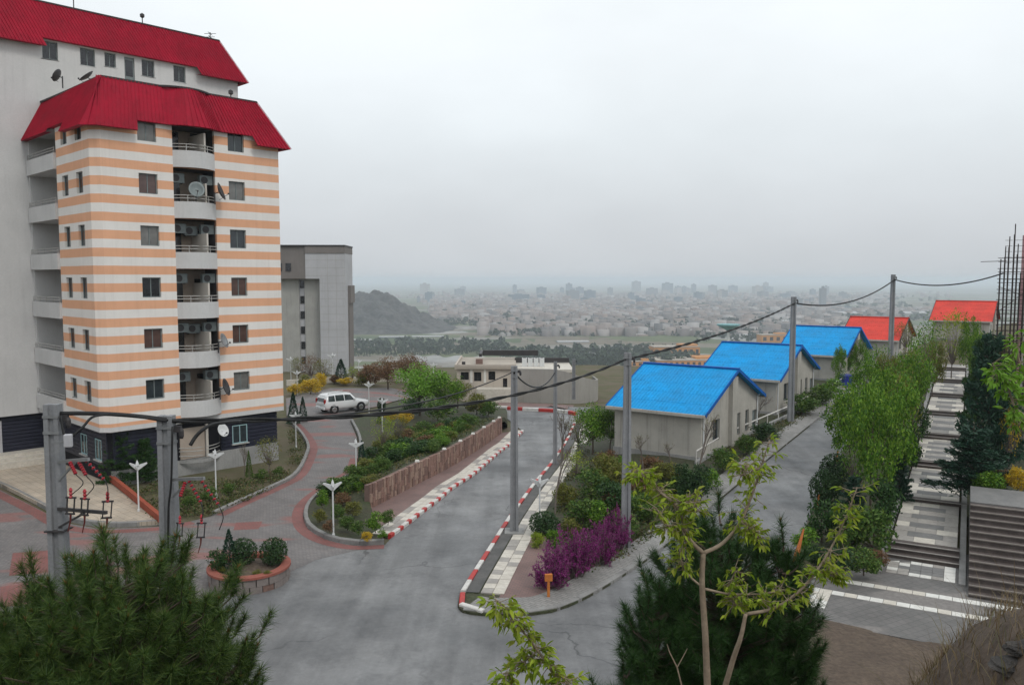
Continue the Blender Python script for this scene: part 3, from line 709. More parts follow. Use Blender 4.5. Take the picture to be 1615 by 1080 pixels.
# ------------------------------------------------------------------ the hillside below the camera
hx = np.arange(-14, 16.01, .22); hy = np.arange(-5, 18.01, .22); AX, AY = np.meshgrid(hx, hy)
def fbm(x, y, f=1.0, o=4):
    r = 0.; a = 1.
    for k in range(o):
        r = r + a * np.sin(x * f * 1.7 + 1.3 * k + 1.1 * np.sin(y * f * 1.3 + k * 2.1)) * np.cos(y * f * 1.9 - .7 * k + 1.3 * np.sin(x * f * 1.1 + k)); f *= 2.03; a *= .5
    return r
def hillz(x, y):
    c = np.interp(y, [-5, .3, 3, 13.2, 18], [10.4, 10.3, 7.2, 0, -.4])
    r_ = np.interp(y, [-5, .3, 3.5, 6.2, 7.6, 9.2, 15.5, 18], [10.6, 10.4, 10.1, 9.45, 8.8, 7.2, 0, -.4])
    t = sst(.9, 3.7, x - .13 * y)
    return c * (1 - t) + r_ * t + .16 * fbm(x, y, .6, 5) * np.clip(np.minimum(c, r_) * .4, 0, 1)
HZ = hillz(AX, AY) - .05; hn, hm = len(hx), len(hy); I = np.arange(hn * hm).reshape(hm, hn)
Fq = np.stack([I[:-1, :-1], I[:-1, 1:], I[1:, 1:], I[1:, :-1]], -1).reshape(-1, 4)
tag(obj('hillside', npmesh('hillside', np.stack([AX, AY, HZ], -1).reshape(-1, 3), Fq, 'soil', True)), kind='structure')
# ------------------------------------------------------------------ apartment block
def facade(mb, P, L0, L1, z0, z1, holes, depth=.22):
    """wall cells between openings plus reveals; P(a, z, d) -> point, d = depth behind the face"""
    A = sorted({L0, L1, *[q for hh in holes for q in hh[:2] if L0 < q < L1]}); Z = sorted({z0, z1, *[q for hh in holes for q in hh[2:4] if z0 < q < z1]})
    for a0, a1 in zip(A[:-1], A[1:]):
        run = None
        for b0, b1 in zip(Z[:-1], Z[1:]):
            ca, cb = (a0 + a1) / 2, (b0 + b1) / 2
            if any(q[0] < ca < q[1] and q[2] < cb < q[3] for q in holes): continue
            mb.quad(P(a0, b0, 0), P(a1, b0, 0), P(a1, b1, 0), P(a0, b1, 0))
    for q in holes:
        a0, a1, b0, b1 = q[:4]; b0, b1 = max(b0, z0), min(b1, z1); dd = depth
        mb.quad(P(a0, b0, 0), P(a0, b1, 0), P(a0, b1, dd), P(a0, b0, dd)); mb.quad(P(a1, b0, 0), P(a1, b1, 0), P(a1, b1, dd), P(a1, b0, dd))
        mb.quad(P(a0, b0, 0), P(a1, b0, 0), P(a1, b0, dd), P(a0, b0, dd)); mb.quad(P(a0, b1, 0), P(a1, b1, 0), P(a1, b1, dd), P(a0, b1, dd))
WM = {}
def window(parent, loc, rz, wd, ht, frame='frame_grey', gl='window_glass', nmul=1, sill=True, bars=.055):
    key = (round(wd, 2), round(ht, 2), frame, gl, nmul)
    if key not in WM:
        fr = MB(); b = bars
        fr.box(-wd / 2, wd / 2, .02, .10, 0, b).box(-wd / 2, wd / 2, .02, .10, ht - b, ht).box(-wd / 2, -wd / 2 + b, .02, .10, b, ht - b).box(wd / 2 - b, wd / 2, .02, .10, b, ht - b)
        for k in range(nmul):
            x = -wd / 2 + (k + 1) * wd / (nmul + 1); fr.box(x - b * .45, x + b * .45, .03, .09, b, ht - b)
        fr.quad((-wd / 2, .24, 0), (wd / 2, .24, 0), (wd / 2, .24, ht), (-wd / 2, .24, ht))
        pw = wd / (nmul + 1) - b; pn = MB().box(-pw / 2, pw / 2, -.006, .006, 0, ht - 2 * b)
        si = MB().box(-wd / 2 - .08, wd / 2 + .08, -.10, .06, -.07, 0)
        WM[key] = (fr.mesh('window', frame), pn.mesh('pane', gl), si.mesh('sill', 'stone_sill'), pw)
    fm, pm, sm, pw = WM[key]
    o = obj('window', fm, parent, loc, rz)
    for k in range(nmul + 1):
        p = obj('pane', pm, o, (-wd / 2 + (k + .5) * wd / (nmul + 1), .06 + .012 * (k % 2), bars)); p.rotation_euler = (random.uniform(-.012, .012), 0, random.uniform(-.012, .012))
    if sill: obj('sill', sm, o)
    return o
CX, CY = -23.6, 46.6; BR = math.atan2(.722, .692)
B = root('apartment_block', (CX, CY, 0), BR, 'tall apartment block with orange and white stripes and red sheet roofs', 'building')
FL = [3.7 + 3.05 * k for k in range(6)]; WC = [5.4 + 3.05 * k for k in range(6)]; XR = 11.7; YB = 11.2; BALX = (4.6, 7.25); LOG = (5.9, 11.0)
WT = 21.35
PR = lambda a, z, d: (a, d, z)                 # right facade, outward -Y
PL = lambda a, z, d: (d, a, z)                 # left facade, outward -X
ww, wh = 1.1, 1.18
holesR = []; holesL = []
for k in range(6):
    for c in (3.1, 8.7): holesR.append((c - ww / 2, c + ww / 2, WC[k] - wh / 2, WC[k] + wh / 2))
    for c in (2.05, 4.45): holesL.append((c - .52, c + .52, WC[k] - wh / 2 - .05, WC[k] + wh / 2))
bh = [(BALX[0], BALX[1], FL[k] - .1, (FL[k + 1] - .25) if k < 5 else WT - .1) for k in range(6)]
lh = [(LOG[0], LOG[1], FL[k] - .1, (FL[k + 1] - .25) if k < 5 else WT - .1) for k in range(6)]
mb = MB(); facade(mb, PR, .45, XR, 3.4, WT, holesR + bh); mb.build('wall', 'striped_render', B)
mb = MB(); facade(mb, PL, .45, LOG[0], 3.4, WT, holesL)
mb.quad((.45, 0, 3.4), (0, .45, 3.4), (0, .45, WT), (.45, 0, WT)); mb.build('wall', 'striped_render', B)
mb = MB(); facade(mb, PL, LOG[0] + .002, YB, 3.4, WT, [(LOG[0] - .1, LOG[1], q[2], q[3]) for q in lh], .01); mb.build('wall', 'white_paint', B)
mb = MB(); mb.quad((XR, 0, 3.4), (XR, YB, 3.4), (XR, YB, WT), (XR, 0, WT)); mb.build('wall', 'white_paint', B)
# white flared skirt above the dark ground floor
mb = MB(); s = .45
pt = [(0, YB), (0, s), (s, 0), (XR, 0), (XR, YB)]; pi = [(.5, YB), (.5, s + .3), (s + .3, .5), (XR - .3, .5), (XR - .3, YB)]
for i in range(4):
    a, b, c, d = pt[i], pt[i + 1], pi[i + 1], pi[i]
    mb.quad((*a, 3.4), (*b, 3.4), (*b, 3.12), (*a, 3.12)); mb.quad((*a, 3.12), (*b, 3.12), (*c, 3.0), (*d, 3.0))
mb.build('skirt', 'white_paint', B)
for k in range(6):
    for c in (3.1, 8.7): window(B, (c, .12, WC[k] - wh / 2), 0, ww, wh, gl=random.choice(['window_glass', 'window_glass', 'dark_glass', 'curtain_glass', 'net_glass']))
    for c in (2.05, 4.45): window(B, (.12, c, WC[k] - wh / 2 - .05), -math.pi / 2, 1.04, wh + .05, gl=random.choice(['window_glass', 'dark_glass']))
# bowed balconies of the right facade
x0, x1 = BALX; cxm = (x0 + x1) / 2; BOW = .62
def bow(x, k=BOW): t = (x - cxm) / ((x1 - x0) / 2); return -k * (1 - t * t)
xs = [x0 + (x1 - x0) * i / 12 for i in range(13)]
def bowstrip(z0, z1, th, out=0.):
    m_ = MB(); po = [(x, bow(x) - out) for x in xs]; pi_ = [(x, bow(x) - out + th) for x in xs][::-1]; m_.prism(po + pi_, z0, z1); return m_
for k in range(6):
    z = FL[k]; top = min(z + 2.8, 21.2)
    bal = bowstrip(z - .22, z + .78, .1).build('balcony', 'white_paint', B)
    sl_ = MB(); sl_.prism([(x, bow(x) + .1) for x in xs] + [(x1, 1.7), (x0, 1.7)], z - .12, z); sl_.build('floor_slab', 'balcony_beige', bal)
    ra = MB()
    for zz in (z + .98, z + 1.16): ra.tube([(x, bow(x) + .05, zz) for x in xs], .026, 6)
    for i in (0, 3, 9, 12): ra.bar((xs[i], bow(xs[i]) + .05, z + .78), (xs[i], bow(xs[i]) + .05, z + 1.18), .035)
    ra.build('railing', 'metal_rail', bal)
    pw_ = MB(); px_ = x0 + 1.78; pw_.prism([(px_, bow(px_) + .12), (px_ + .13, bow(px_ + .13) + .12), (px_ + .13, 1.65), (px_, 1.65)], z, z + 1.95); pw_.build('partition', 'cream_paint', bal)
    bk = MB(); bk.quad((x0, 1.7, z - .1), (x1, 1.7, z - .1), (x1, 1.7, top + .1), (x0, 1.7, top + .1)); bk.build('back_wall', 'balcony_beige', bal)
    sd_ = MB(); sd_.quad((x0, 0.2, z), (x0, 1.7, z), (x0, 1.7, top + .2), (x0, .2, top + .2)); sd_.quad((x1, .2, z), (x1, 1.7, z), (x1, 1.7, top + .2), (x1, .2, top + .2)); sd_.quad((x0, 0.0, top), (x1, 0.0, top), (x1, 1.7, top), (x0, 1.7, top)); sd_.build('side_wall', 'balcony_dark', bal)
    dr = MB(); dr.box(x0 + .15, x0 + 1.1, 1.6, 1.68, z, z + 2.15); dr.box(x1 - .75, x1 - .08, 1.6, 1.68, z, z + 2.2); dr.build('door', 'dark_glass', bal)
# loggias of the left facade
for k in range(6):
    z = FL[k]; top = min(z + 2.8, 21.2); a0, a1 = LOG
    bal = MB().box(-.16, .0, a0 - .02, a1 + .12, z - .25, z + .72).build('balcony', 'white_paint', B)
    i_ = MB(); i_.quad((0, a0, z), (2.2, a0, z), (2.2, a1, z), (0, a1, z)); i_.build('floor_slab', 'balcony_beige', bal)
    i_ = MB(); i_.quad((1.9, a0, z), (1.9, a1, z), (1.9, a1, top), (1.9, a0, top)); i_.quad((0, a0, z), (1.9, a0, z), (1.9, a0, top), (0, a0, top)); i_.quad((0, a1, z), (1.9, a1, z), (1.9, a1, top), (0, a1, top)); i_.quad((0, a0, top), (1.9, a0, top), (1.9, a1, top), (0, a1, top)); i_.build('back_wall', 'white_paint', bal)
    MB().box(1.8, 1.88, a0 + .6, a0 + 2.3, z, z + 2.1).build('door', 'balcony_dark', bal)
    ra = MB()
    for zz in (.9, 1.06): ra.tube([(-.08, a0, z + zz), (-.08, a1 + .1, z + zz)], .022, 6)
    for i in range(5): ra.bar((-.08, a0 + .1 + i * 1.27, z + .72), (-.08, a0 + .1 + i * 1.27, z + 1.08), .03)
    ra.build('railing', 'metal_rail', bal)
# dark ground floor with horizontal cladding
GZ = 3.05
gi_ = [(.5, YB), (.5, .75), (.75, .5), (XR - .3, .5), (XR - .3, YB)]
mb = MB()
for a, b in zip(gi_[:-1], gi_[1:]): mb.quad((*a, -.3), (*b, -.3), (*b, GZ), (*a, GZ))
mb.build('ground_floor_wall', 'navy_gap', B)
mb = MB(); ma = MB(); mc = MB(); z = .9
while z < GZ - .1:
    ma.box(.73, 4.4, .44, .5, z, z + .20); mc.box(7.4, 8.15, .44, .5, z, z + .2).box(9.25, XR - .28, .44, .5, z, z + .2)
    if z + .2 < 1.2 or z > 2.5: mc.box(8.15, 9.25, .44, .5, z, z + .2)
    mb.box(.44, .5, .73, 1.5, z, z + .2).box(.44, .5, 2.6, 3.9, z, z + .2).box(.44, .5, 5., YB, z, z + .2)
    if z + .2 < 1.2 or z > 2.4: mb.box(.44, .5, 1.5, 2.6, z, z + .2).box(.44, .5, 3.9, 5., z, z + .2)
    z += .235
for q in (mb, ma, mc): q.build('cladding', 'navy_cladding', B)
MB().box(6.9, XR - .25, .36, .6, -.3, .92).build('plinth', 'concrete', B)
MB().box(.6, 6.9, .38, .6, -.3, .72).build('plinth', 'concrete', B)
window(B, (8.7, .42, 1.25), 0, 1.05, 1.2, 'frame_teal'); window(B, (.42, 2.05, 1.2), -math.pi / 2, 1.0, 1.25, 'frame_teal'); window(B, (.42, 4.45, 1.2), -math.pi / 2, 1.0, 1.25, 'frame_teal')
bal = bowstrip(.55, .72, .1, -.35).build('balcony', 'concrete', B)      # ground-floor balcony with open rail
ra = MB()
for zz in (1.0, 1.3, 1.5): ra.tube([(x, bow(x) + .4, zz) for x in xs], .028, 6)
ra.build('railing', 'metal_rail', bal); MB().box(x0 + 1.75, x0 + 1.9, .35, .5, .7, 2.9).build('partition', 'cream_paint', bal)
MB().box(x0 + .1, x0 + 1.7, .45, .52, .75, 2.7).build('back_wall', 'balcony_beige', bal)
# main volume behind: white wall running out of frame to the left, top storey over the roof of the bay
XL, XE, YE = -34., 14.9, 24.
MT = 28.4; uw = [(1.58, .95, 1.15), (3.92, .95, 1.15), (5.4, .75, .95), (8.0, .9, 1.15), (10.3, .9, 1.15)]
hol = [(c - a / 2, c + a / 2, 26.5 + (1.15 - b), 27.65) for c, a, b in uw] + [(6.35, 7.05, 25.4, 27.6)]
PM = lambda a, z, d: (a, YB + d, z)
mb = MB(); facade(mb, PM, 0.0, XE, 3.05, MT, hol); facade(mb, PM, XL, 0.0, 3.05, MT, []); mb.quad((XE, YB, 3.05), (XE, YE, 3.05), (XE, YE, MT), (XE, YB, MT)); mb.build('main_wall', 'white_paint', B)
for c, a, b in uw: window(B, (c, YB + .1, 26.5 + (1.15 - b)), 0, a, b, gl='dark_glass')
dr = MB().box(6.37, 7.03, YB + .1, YB + .16, 25.4, 27.6).build('door', 'frame_grey', B); MB().box(6.45, 6.95, YB + .085, YB + .1, 26.3, 27.4).build('pane', 'dark_glass', dr)
mb = MB(); mb.quad((XL, YB + .4, -.3), (.5, YB + .4, -.3), (.5, YB + .4, 3.1), (XL, YB + .4, 3.1)); mb.quad((XL, YB, 3.06), (.5, YB, 3.06), (.5, YB + .4, 3.06), (XL, YB + .4, 3.06)); mb.build('ground_floor_wall', 'navy_gap', B)
mb = MB(); z = .1
while z < GZ - .1:
    mb.box(XL, -3.3, YB + .33, YB + .4, z, z + .2); z += .235
mb.build('cladding', 'navy_cladding', B); mb = MB(); z = .1
while z < GZ - .1: mb.box(-2.2, .44, YB + .33, YB + .4, z, z + .2); z += .235
mb.build('cladding', 'navy_cladding', B)
dr = MB().box(-3.3, -2.2, YB + .28, YB + .36, .5, 2.75).build('door', 'grey_panel', B); MB().bar((-2.4, YB + .24, 1.5), (-2.4, YB + .24, 1.75), .04).build('handle', 'metal_rail', dr)
st_ = MB()
for k in range(3): st_.box(-6.5 - (2 - k) * .35, .2 + 0 * k, YB - 1.9 + k * .55, YB + .25, -.1 + k * .01, .17 * (k + 1) + .15)
st_.build('entrance_steps', 'cream_tile', B)

def mansard(name, path, zl, zt, out_, inn, rib=.22):
    """sheet-metal skirt roof along a plan path; zl(s) gives the drip height at distance s"""
    P = [Vector(p) for p in path]; S = [0.]
    for a, b in zip(P[:-1], P[1:]): S.append(S[-1] + (b - a).length)
    nr = []
    for i in range(len(P)):
        d0 = (P[i] - P[i - 1]).normalized() if i else None; d1 = (P[i + 1] - P[i]).normalized() if i < len(P) - 1 else None
        n0 = Vector((d0.y, -d0.x)) if d0 else None; n1 = Vector((d1.y, -d1.x)) if d1 else None
        if n0 and n1: n = (n0 + n1); n = n / max(.3, n.length_squared / 2) if n.length > 1e-6 else n0
        else: n = n0 or n1
        nr.append(n)
    mb = MB(); rb = MB(); lid = []
    for i in range(len(P) - 1):
        L_ = S[i + 1] - S[i]; cnt = max(1, int(round(L_ / rib)))
        for k in range(cnt):
            t0, t1 = k / cnt, (k + 1) / cnt; sm = S[i] + L_ * (t0 + t1) / 2; z = zl(sm); q = []
            for t in (t0, t1):
                p = P[i].lerp(P[i + 1], t); n = nr[i].lerp(nr[i + 1], t); f = (zt - z) / (zt - LOW[0]); 
                lo = p + n * (inn + (out_ - inn) * f); hi_ = p + n * inn
                q.append((Vector((lo.x, lo.y, z)), Vector((hi_.x, hi_.y, zt)), n))
            mb.quad(q[0][0], q[1][0], q[1][1], q[0][1])
            mb.quad(q[0][0], q[1][0], q[1][0] - Vector((*q[1][2] * .35, 0)), q[0][0] - Vector((*q[0][2] * .35, 0)))
            off_ = Vector((*q[0][2] * .02, .02)); rb.bar(q[0][0] + off_, q[0][1] + off_, .04, .035)
    return mb, rb
LOW = [20.55]
def zl_bay(s):
    # path starts at the loggia end of the left face (length 11.2), then the right face
    if s < 5.0: return 20.95
    if s < 7.8: return 21.15
    if s < 11.2: return 20.55
    x = s - 11.0
    if x < 2.5: return 20.55
    if x < 9.75: return 21.15
    return 20.55
bxs = [x0 - .25 + (x1 - x0 + .5) * i / 10 for i in range(11)]
pathb = [(0, YB), (0, 6.1), (-.25, 5.7), (-.25, .0), (0, -.25)] if False else [(.02, YB), (0, 5.6), (0, .35), (.35, 0)]
pathb += [(x, -.62 * max(0, 1 - ((x - cxm) / ((x1 - x0) / 2 + .25)) ** 2)) for x in bxs] + [(XR, 0), (XR, YB)]
mb, rb = mansard('roof', pathb, zl_bay, 23.6, .6, -.95)
rf = mb.build('roof', 'red_sheet', B); rb.build('seam', 'red_sheet', rf)
lid = MB(); lid.quad((.9, YB, 23.55), (.9, .9, 23.55), (XR - .9, .9, 23.55), (XR - .9, YB, 23.55)); lid.build('roof_deck', 'roof_felt', rf)
cp = MB(); cpp = [(.9, YB), (1., 5.8), (1., 1.1), (1.1, 1.)] + [(x, .98 - .62 * max(0, 1 - ((x - cxm) / ((x1 - x0) / 2 + .25)) ** 2)) for x in bxs] + [(XR - .95, .98), (XR - .95, YB)]
for a, b in zip(cpp[:-1], cpp[1:]): cp.bar((*a, 23.62), (*b, 23.62), .14, .1)
cp.build('coping', 'dark_trim', rf)
LOW = [27.2]
def zl_main(s):
    x = s + XL
    if x < .9: return 27.2
    if x < 11.2: return 27.75
    return 27.2
mb, rb = mansard('roof', [(XL, YB), (XE, YB), (XE, YE)], zl_main, 30.4, .6, -.95)
rf = mb.build('roof', 'red_sheet', B); rb.build('seam', 'red_sheet', rf)
lid = MB(); lid.quad((XL, YB + .9, 30.35), (XE - .9, YB + .9, 30.35), (XE - .9, YE, 30.35), (XL, YE, 30.35)); lid.build('roof_deck', 'roof_felt', rf)
cp = MB(); cp.bar((XL, YB + .97, 30.42), (XE - .95, YB + .97, 30.42), .14, .1); cp.bar((XE - .95, YB + .97, 30.42), (XE - .95, YE, 30.42), .14, .1); cp.build('coping', 'dark_trim', rf)
MB().box(XL, -1., YB + 2., YB + 8, 30.4, 31.0).build('roof_curb', 'dark_trim', rf)

def bl(x, y, z):   # block coordinates to world
    c, s_ = math.cos(BR), math.sin(BR); return (CX + x * c - y * s_, CY + x * s_ + y * c, z)
# air conditioners and satellite dishes stand on the balconies
def ac_unit(loc, rz, label):
    r = root('air_conditioner', loc, rz, label, 'air conditioner', 'air conditioners on the balconies')
    MB().box(-.42, .42, -.16, .16, 0, .58).build('casing', 'frame_grey', r, bevel=.015)
    MB().lathe([(.22, -.175), (.22, -.162)], 16, (-.12, 0, .29), 'Y').build('fan_grille', 'dark_metal', r)
    br_ = MB(); br_.bar((-.3, -.1, -.03), (-.3, .2, -.03), .04); br_.bar((.3, -.1, -.03), (.3, .2, -.03), .04); br_.build('bracket', 'dark_metal', r)
names = ['lowest', 'second', 'third', 'fourth', 'fifth', 'top']
for k in range(5):
    z = FL[k] + 1.95
    ac_unit(bl(x0 + .45, .55, z), BR, f'white air conditioner hung at the stair side of the {names[k]} bowed balcony')
    ac_unit(bl(x1 - .42, .5, z), BR, f'white air conditioner hung at the far end of the {names[k]} bowed balcony')
    if k in (1, 3): ac_unit(bl(x0 + 1.35, .9, z - .1), BR, f'white air conditioner in the middle of the {names[k]} bowed balcony ceiling')
def dish(loc, rz, tilt, d, mat, label):
    r = root('satellite_dish', loc, rz, label, 'satellite dish', 'satellite dishes on the block')
    m_ = MB(); n = 20
    for i in range(5):
        rr = d / 2 * i / 4
        for j in range(n): a = 2 * math.pi * j / n; m_.v.append((rr * math.cos(a), -.18 * d * (rr / (d / 2)) ** 2 * .9, rr * math.sin(a) * 1.08))
    for i in range(4):
        for j in range(n): m_.f.append((i * n + j, i * n + (j + 1) % n, (i + 1) * n + (j + 1) % n, (i + 1) * n + j))
    o = m_.build('reflector', mat, r, True); o.rotation_euler = (-tilt, 0, 0); sm_ = o.modifiers.new('thick', 'SOLIDIFY'); sm_.thickness = .02
    f = MB(); f.bar((0, .02, 0), (0, .25, -.1), .05); f.bar((0, .25, -.75), (0, .25, 0), .06); f.build('mount', 'dark_metal', r)
    f = MB(); f.bar((0, -.02, -d * .45), (0, -.55 * d, -.1), .025); f.box(-.04, .04, -.6 * d, -.5 * d, -.14, -.04); f.build('feed_arm', 'dark_metal', r)
dish(bl(x1 - .15, -.75, FL[4] + 1.45), BR + .9, .35, 1.05, 'dark_metal', 'dark satellite dish jutting from the fifth bowed balcony')
dish(bl(x0 + 1.25, -.35, FL[4] + 1.5), BR - .3, .35, .95, 'frame_grey', 'grey satellite dish facing out beside the partition of the fifth bowed balcony')
dish(bl(x1 - .1, -.55, FL[1] + 1.35), BR + .7, .35, .9, 'galvanised', 'pale satellite dish at the far end of the second bowed balcony')
dish(bl(x1 - .1, -.6, FL[0] + 1.45), BR + .8, .3, 1.05, 'dark_metal', 'large dark satellite dish at the far end of the lowest bowed balcony')
dish(bl(x1 - .1, -.2, 2.35), BR + .2, .4, .8, 'lamp_white', 'small white satellite dish over the ground floor balcony')
dish(bl(1.2, 8.6, 24.9), BR - 2.4, .5, .8, 'dark_metal', 'dark satellite dish seen from behind on the lower red roof')
dish(bl(2.2, 6.4, 24.6), BR - 1.9, .9, .95, 'dark_metal', 'low tilted dark satellite dish lying on the lower red roof')
def antenna(loc, hgt, label, ball=False):
    r = root('roof_antenna', loc, 0, label, 'antenna', 'antennas on the roof')
    MB().tube([(0, 0, 0), (0, 0, hgt)], .035, 6).build('mast', 'dark_metal', r)
    m_ = MB()
    if ball: m_.lathe([(.0, hgt - .05), (.16, hgt + .08), (.16, hgt + .25), (0, hgt + .36)], 10)
    else:
        for z_, l_ in ((hgt - .1, .45), (hgt - .35, .35)): m_.bar((-l_, 0, z_), (l_, 0, z_), .03); m_.bar((0, -l_, z_), (0, l_, z_), .03)
    m_.build('head', 'dark_metal', r)
antenna(bl(3.6, YB + 1.3, 30.4), 2.9, 'thin mast with a round head on the upper red roof', True)
antenna(bl(.4, YB + 1.3, 30.4), 2.4, 'short cross-armed mast on the upper red roof next to the frame edge')
antenna(bl(8.2, YB + 1.2, 30.4), .5, 'stub of a vent mast in the middle of the upper red roof', True)
antenna(bl(13.4, YB + 1.3, 30.4), .6, 'tiny mast at the gable end of the upper red roof')
antenna(bl(9.6, 2.2, 23.6), .5, 'small dark vent above the bowed bay roof', True)
# ------------------------------------------------------------------ grey concrete tower beyond the block
k = 165 / F; zg = h(-41, 165)
T = root('concrete_tower', ((483 - PW / 2) * k, 165, zg), .03, 'plain grey concrete tower with a column of small windows', 'building')
MB().box(-16, -.02, 0, 9, 19, 25.4).build('upper_storey', 'grey_brown', T)
mb = MB(); mb.box(0, 7.9, -.15, 9, 19, 24.1); mb.box(2.8, 7.9, -.15, 9, -1, 19); tp = mb.build('front_panel', 'grey_panel', T)
jt = MB()
for z_ in np.arange(1, 24, 1.55): jt.box(2.85 if z_ < 19 else .05, 7.85, -.156, -.15, z_, z_ + .05)
for x_ in (4.4, 6.1): jt.box(x_, x_ + .05, -.157, -.15, 0, 24)
jt.build('joint', 'grey_render', tp)
MB().box(-.02, 7.95, -.3, 9.1, 24.1, 25.5).build('roof_band', 'grey_brown', T)
MB().box(-16, 8.05, -.45, 9.2, 25.5, 25.75).build('roof_edge', 'dark_trim', T)
MB().box(-16, -1.75, 1.6, 9, -1, 19).build('recessed_wall', 'grey_render' if False else 'grey_green', T)
MB().box(-.6, 2.8, 1.6, 9, -1, 19).build('recessed_wall', 'grey_green', T)
mb = MB(); mb.box(-1.75, -.6, 2.0, 9, -1, 19); mb.build('stair_strip', 'grey_panel', T)
for i in range(7): window(T, (-1.15, 1.82, 17.1 - 3.1 * i), 0, .8, 1.5, 'dark_trim', 'dark_glass', 0, False)
window(T, (-3.4, -.14, 20.5), 0, 1.1, 1.6, 'dark_trim', 'dark_glass', 0, False); window(T, (-5.2, -.14, 20.5), 0, 1.1, 1.6, 'dark_trim', 'dark_glass', 0, False)
mb = MB(); mb.box(7.9, 8.15, 3, 8, 0, 14); mb.box(7.9, 8.5, 3, 8, 14, 17.6); mb.build('side_shaft', 'grey_brown', T)

# ------------------------------------------------------------------ low beige pavilion with blank curved wall
k = 117 / F; zg = h(-2, 117)
Bz = lambda py: 12 - (py - 440) * k - zg
Bx = lambda px: (px - 720) * k
V = root('low_pavilion', ((720 - PW / 2) * k, 117, zg), 0, 'low flat-roofed beige pavilion with a long blank curved wall', 'building')
hol = [(Bx(726), Bx(739), Bz(600), Bz(587)), (Bx(747), Bx(759), Bz(602), Bz(587)), (Bx(770), Bx(781), Bz(600), Bz(586)), (Bx(793), Bx(800), Bz(612), Bz(597))]
mb = MB(); facade(mb, lambda a, z, d: (a, d, z), 0, Bx(812), -1.5, Bz(578), hol, .5); mb.quad((0, 0, -1.5), (0, 14, -1.5), (0, 14, Bz(578)), (0, 0, Bz(578))); mb.quad((Bx(812), 0, -1.5), (Bx(812), 14, -1.5), (Bx(812), 14, Bz(578)), (Bx(812), 0, Bz(578))); mb.build('front_wall', 'beige_wall', V)
for a0, a1, b0, b1 in hol: window(V, ((a0 + a1) / 2, .4, b0), 0, a1 - a0, b1 - b0, 'dark_trim', 'dark_glass', 1 if a1 - a0 > .8 else 0, False)
rf = MB().box(-.3, Bx(814), -.35, 14, Bz(582), Bz(578)).build('roof', 'roof_felt', V)
pp = MB(); pp.box(-.3, Bx(814), -.35, -.1, Bz(578), Bz(575)); pp.box(-.3, -.05, -.1, 14, Bz(578), Bz(575)); pp.build('parapet', 'beige_wall', rf)
MB().box(2.6, 3.6, 3, 4, Bz(578), Bz(570)).build('roof_vent', 'stone_dark', rf); MB().box(.6, 1.1, 2, 2.5, Bz(578), Bz(573)).build('roof_vent', 'dark_trim', rf)
be = MB(); be.box(3., 12, 11, 11.5, Bz(572), Bz(563)); be.box(3, 3.4, 5, 11, Bz(568), Bz(563)); be.build('roof_beam', 'dark_trim', rf)
MB().box(Bx(752), Bx(816), -2.2, -.05, -1.5, Bz(611)).build('base_terrace', 'cream_tile', V)
for a in (742.5, 764): MB().box(Bx(a) - .12, Bx(a) + .22, -.06, -.01, Bz(604), Bz(583)).build('pilaster', 'white_tile', V)
mb = MB(); pts = [(Bx(812), -.5)] + [(Bx(q), -.5 - .012 * (q - 812)) for q in range(830, 910, 20)]
pts += [(Bx(912), -1.6), (Bx(930), -.7), (Bx(943), 1.0), (Bx(948), 3.2), (Bx(944), 6)]
for i, (a, b) in enumerate(zip(pts[:-1], pts[1:])):
    zt = lambda p: Bz(581 + max(0, (p[0] / k + 720) - 880) * .32)
    mb.quad((*a, -2), (*b, -2), (*b, zt(b)), (*a, zt(a))); mb.quad((*a, zt(a)), (*b, zt(b)), (b[0] - .25, b[1] + .25, zt(b)), (a[0] - .25, a[1] + .25, zt(a)))
    mb.quad((b[0] - .25, b[1] + .25, 0), (a[0] - .25, a[1] + .25, 0), (a[0] - .25, a[1] + .25, zt(a)), (b[0] - .25, b[1] + .25, zt(b)))
mb.build('curved_wall', 'grey_render', V)
MB().box(Bx(812), Bx(905), 0, 13, Bz(588), Bz(583)).build('roof', 'cream_tile', V)
be = MB(); be.box(Bx(812), Bx(905), 9, 9.4, Bz(582), Bz(574)); be.build('roof_beam', 'dark_trim', V)
for i in range(4):
    r = root('rooftop_chiller', (V.location.x + Bx(828 + i * 9.5), 121.5, zg + Bz(583)), 0, f'pale rooftop chiller unit on the pavilion, {["first", "second", "third", "fourth"][i]} of four from the windows', 'chiller', 'chillers on the pavilion roof')
    MB().box(-.36, .36, -.5, .5, 0, 1.25).build('casing', 'lamp_white', r); MB().lathe([(.25, 1.25), (.25, 1.33), (.2, 1.33)], 12).build('fan', 'dark_metal', r)

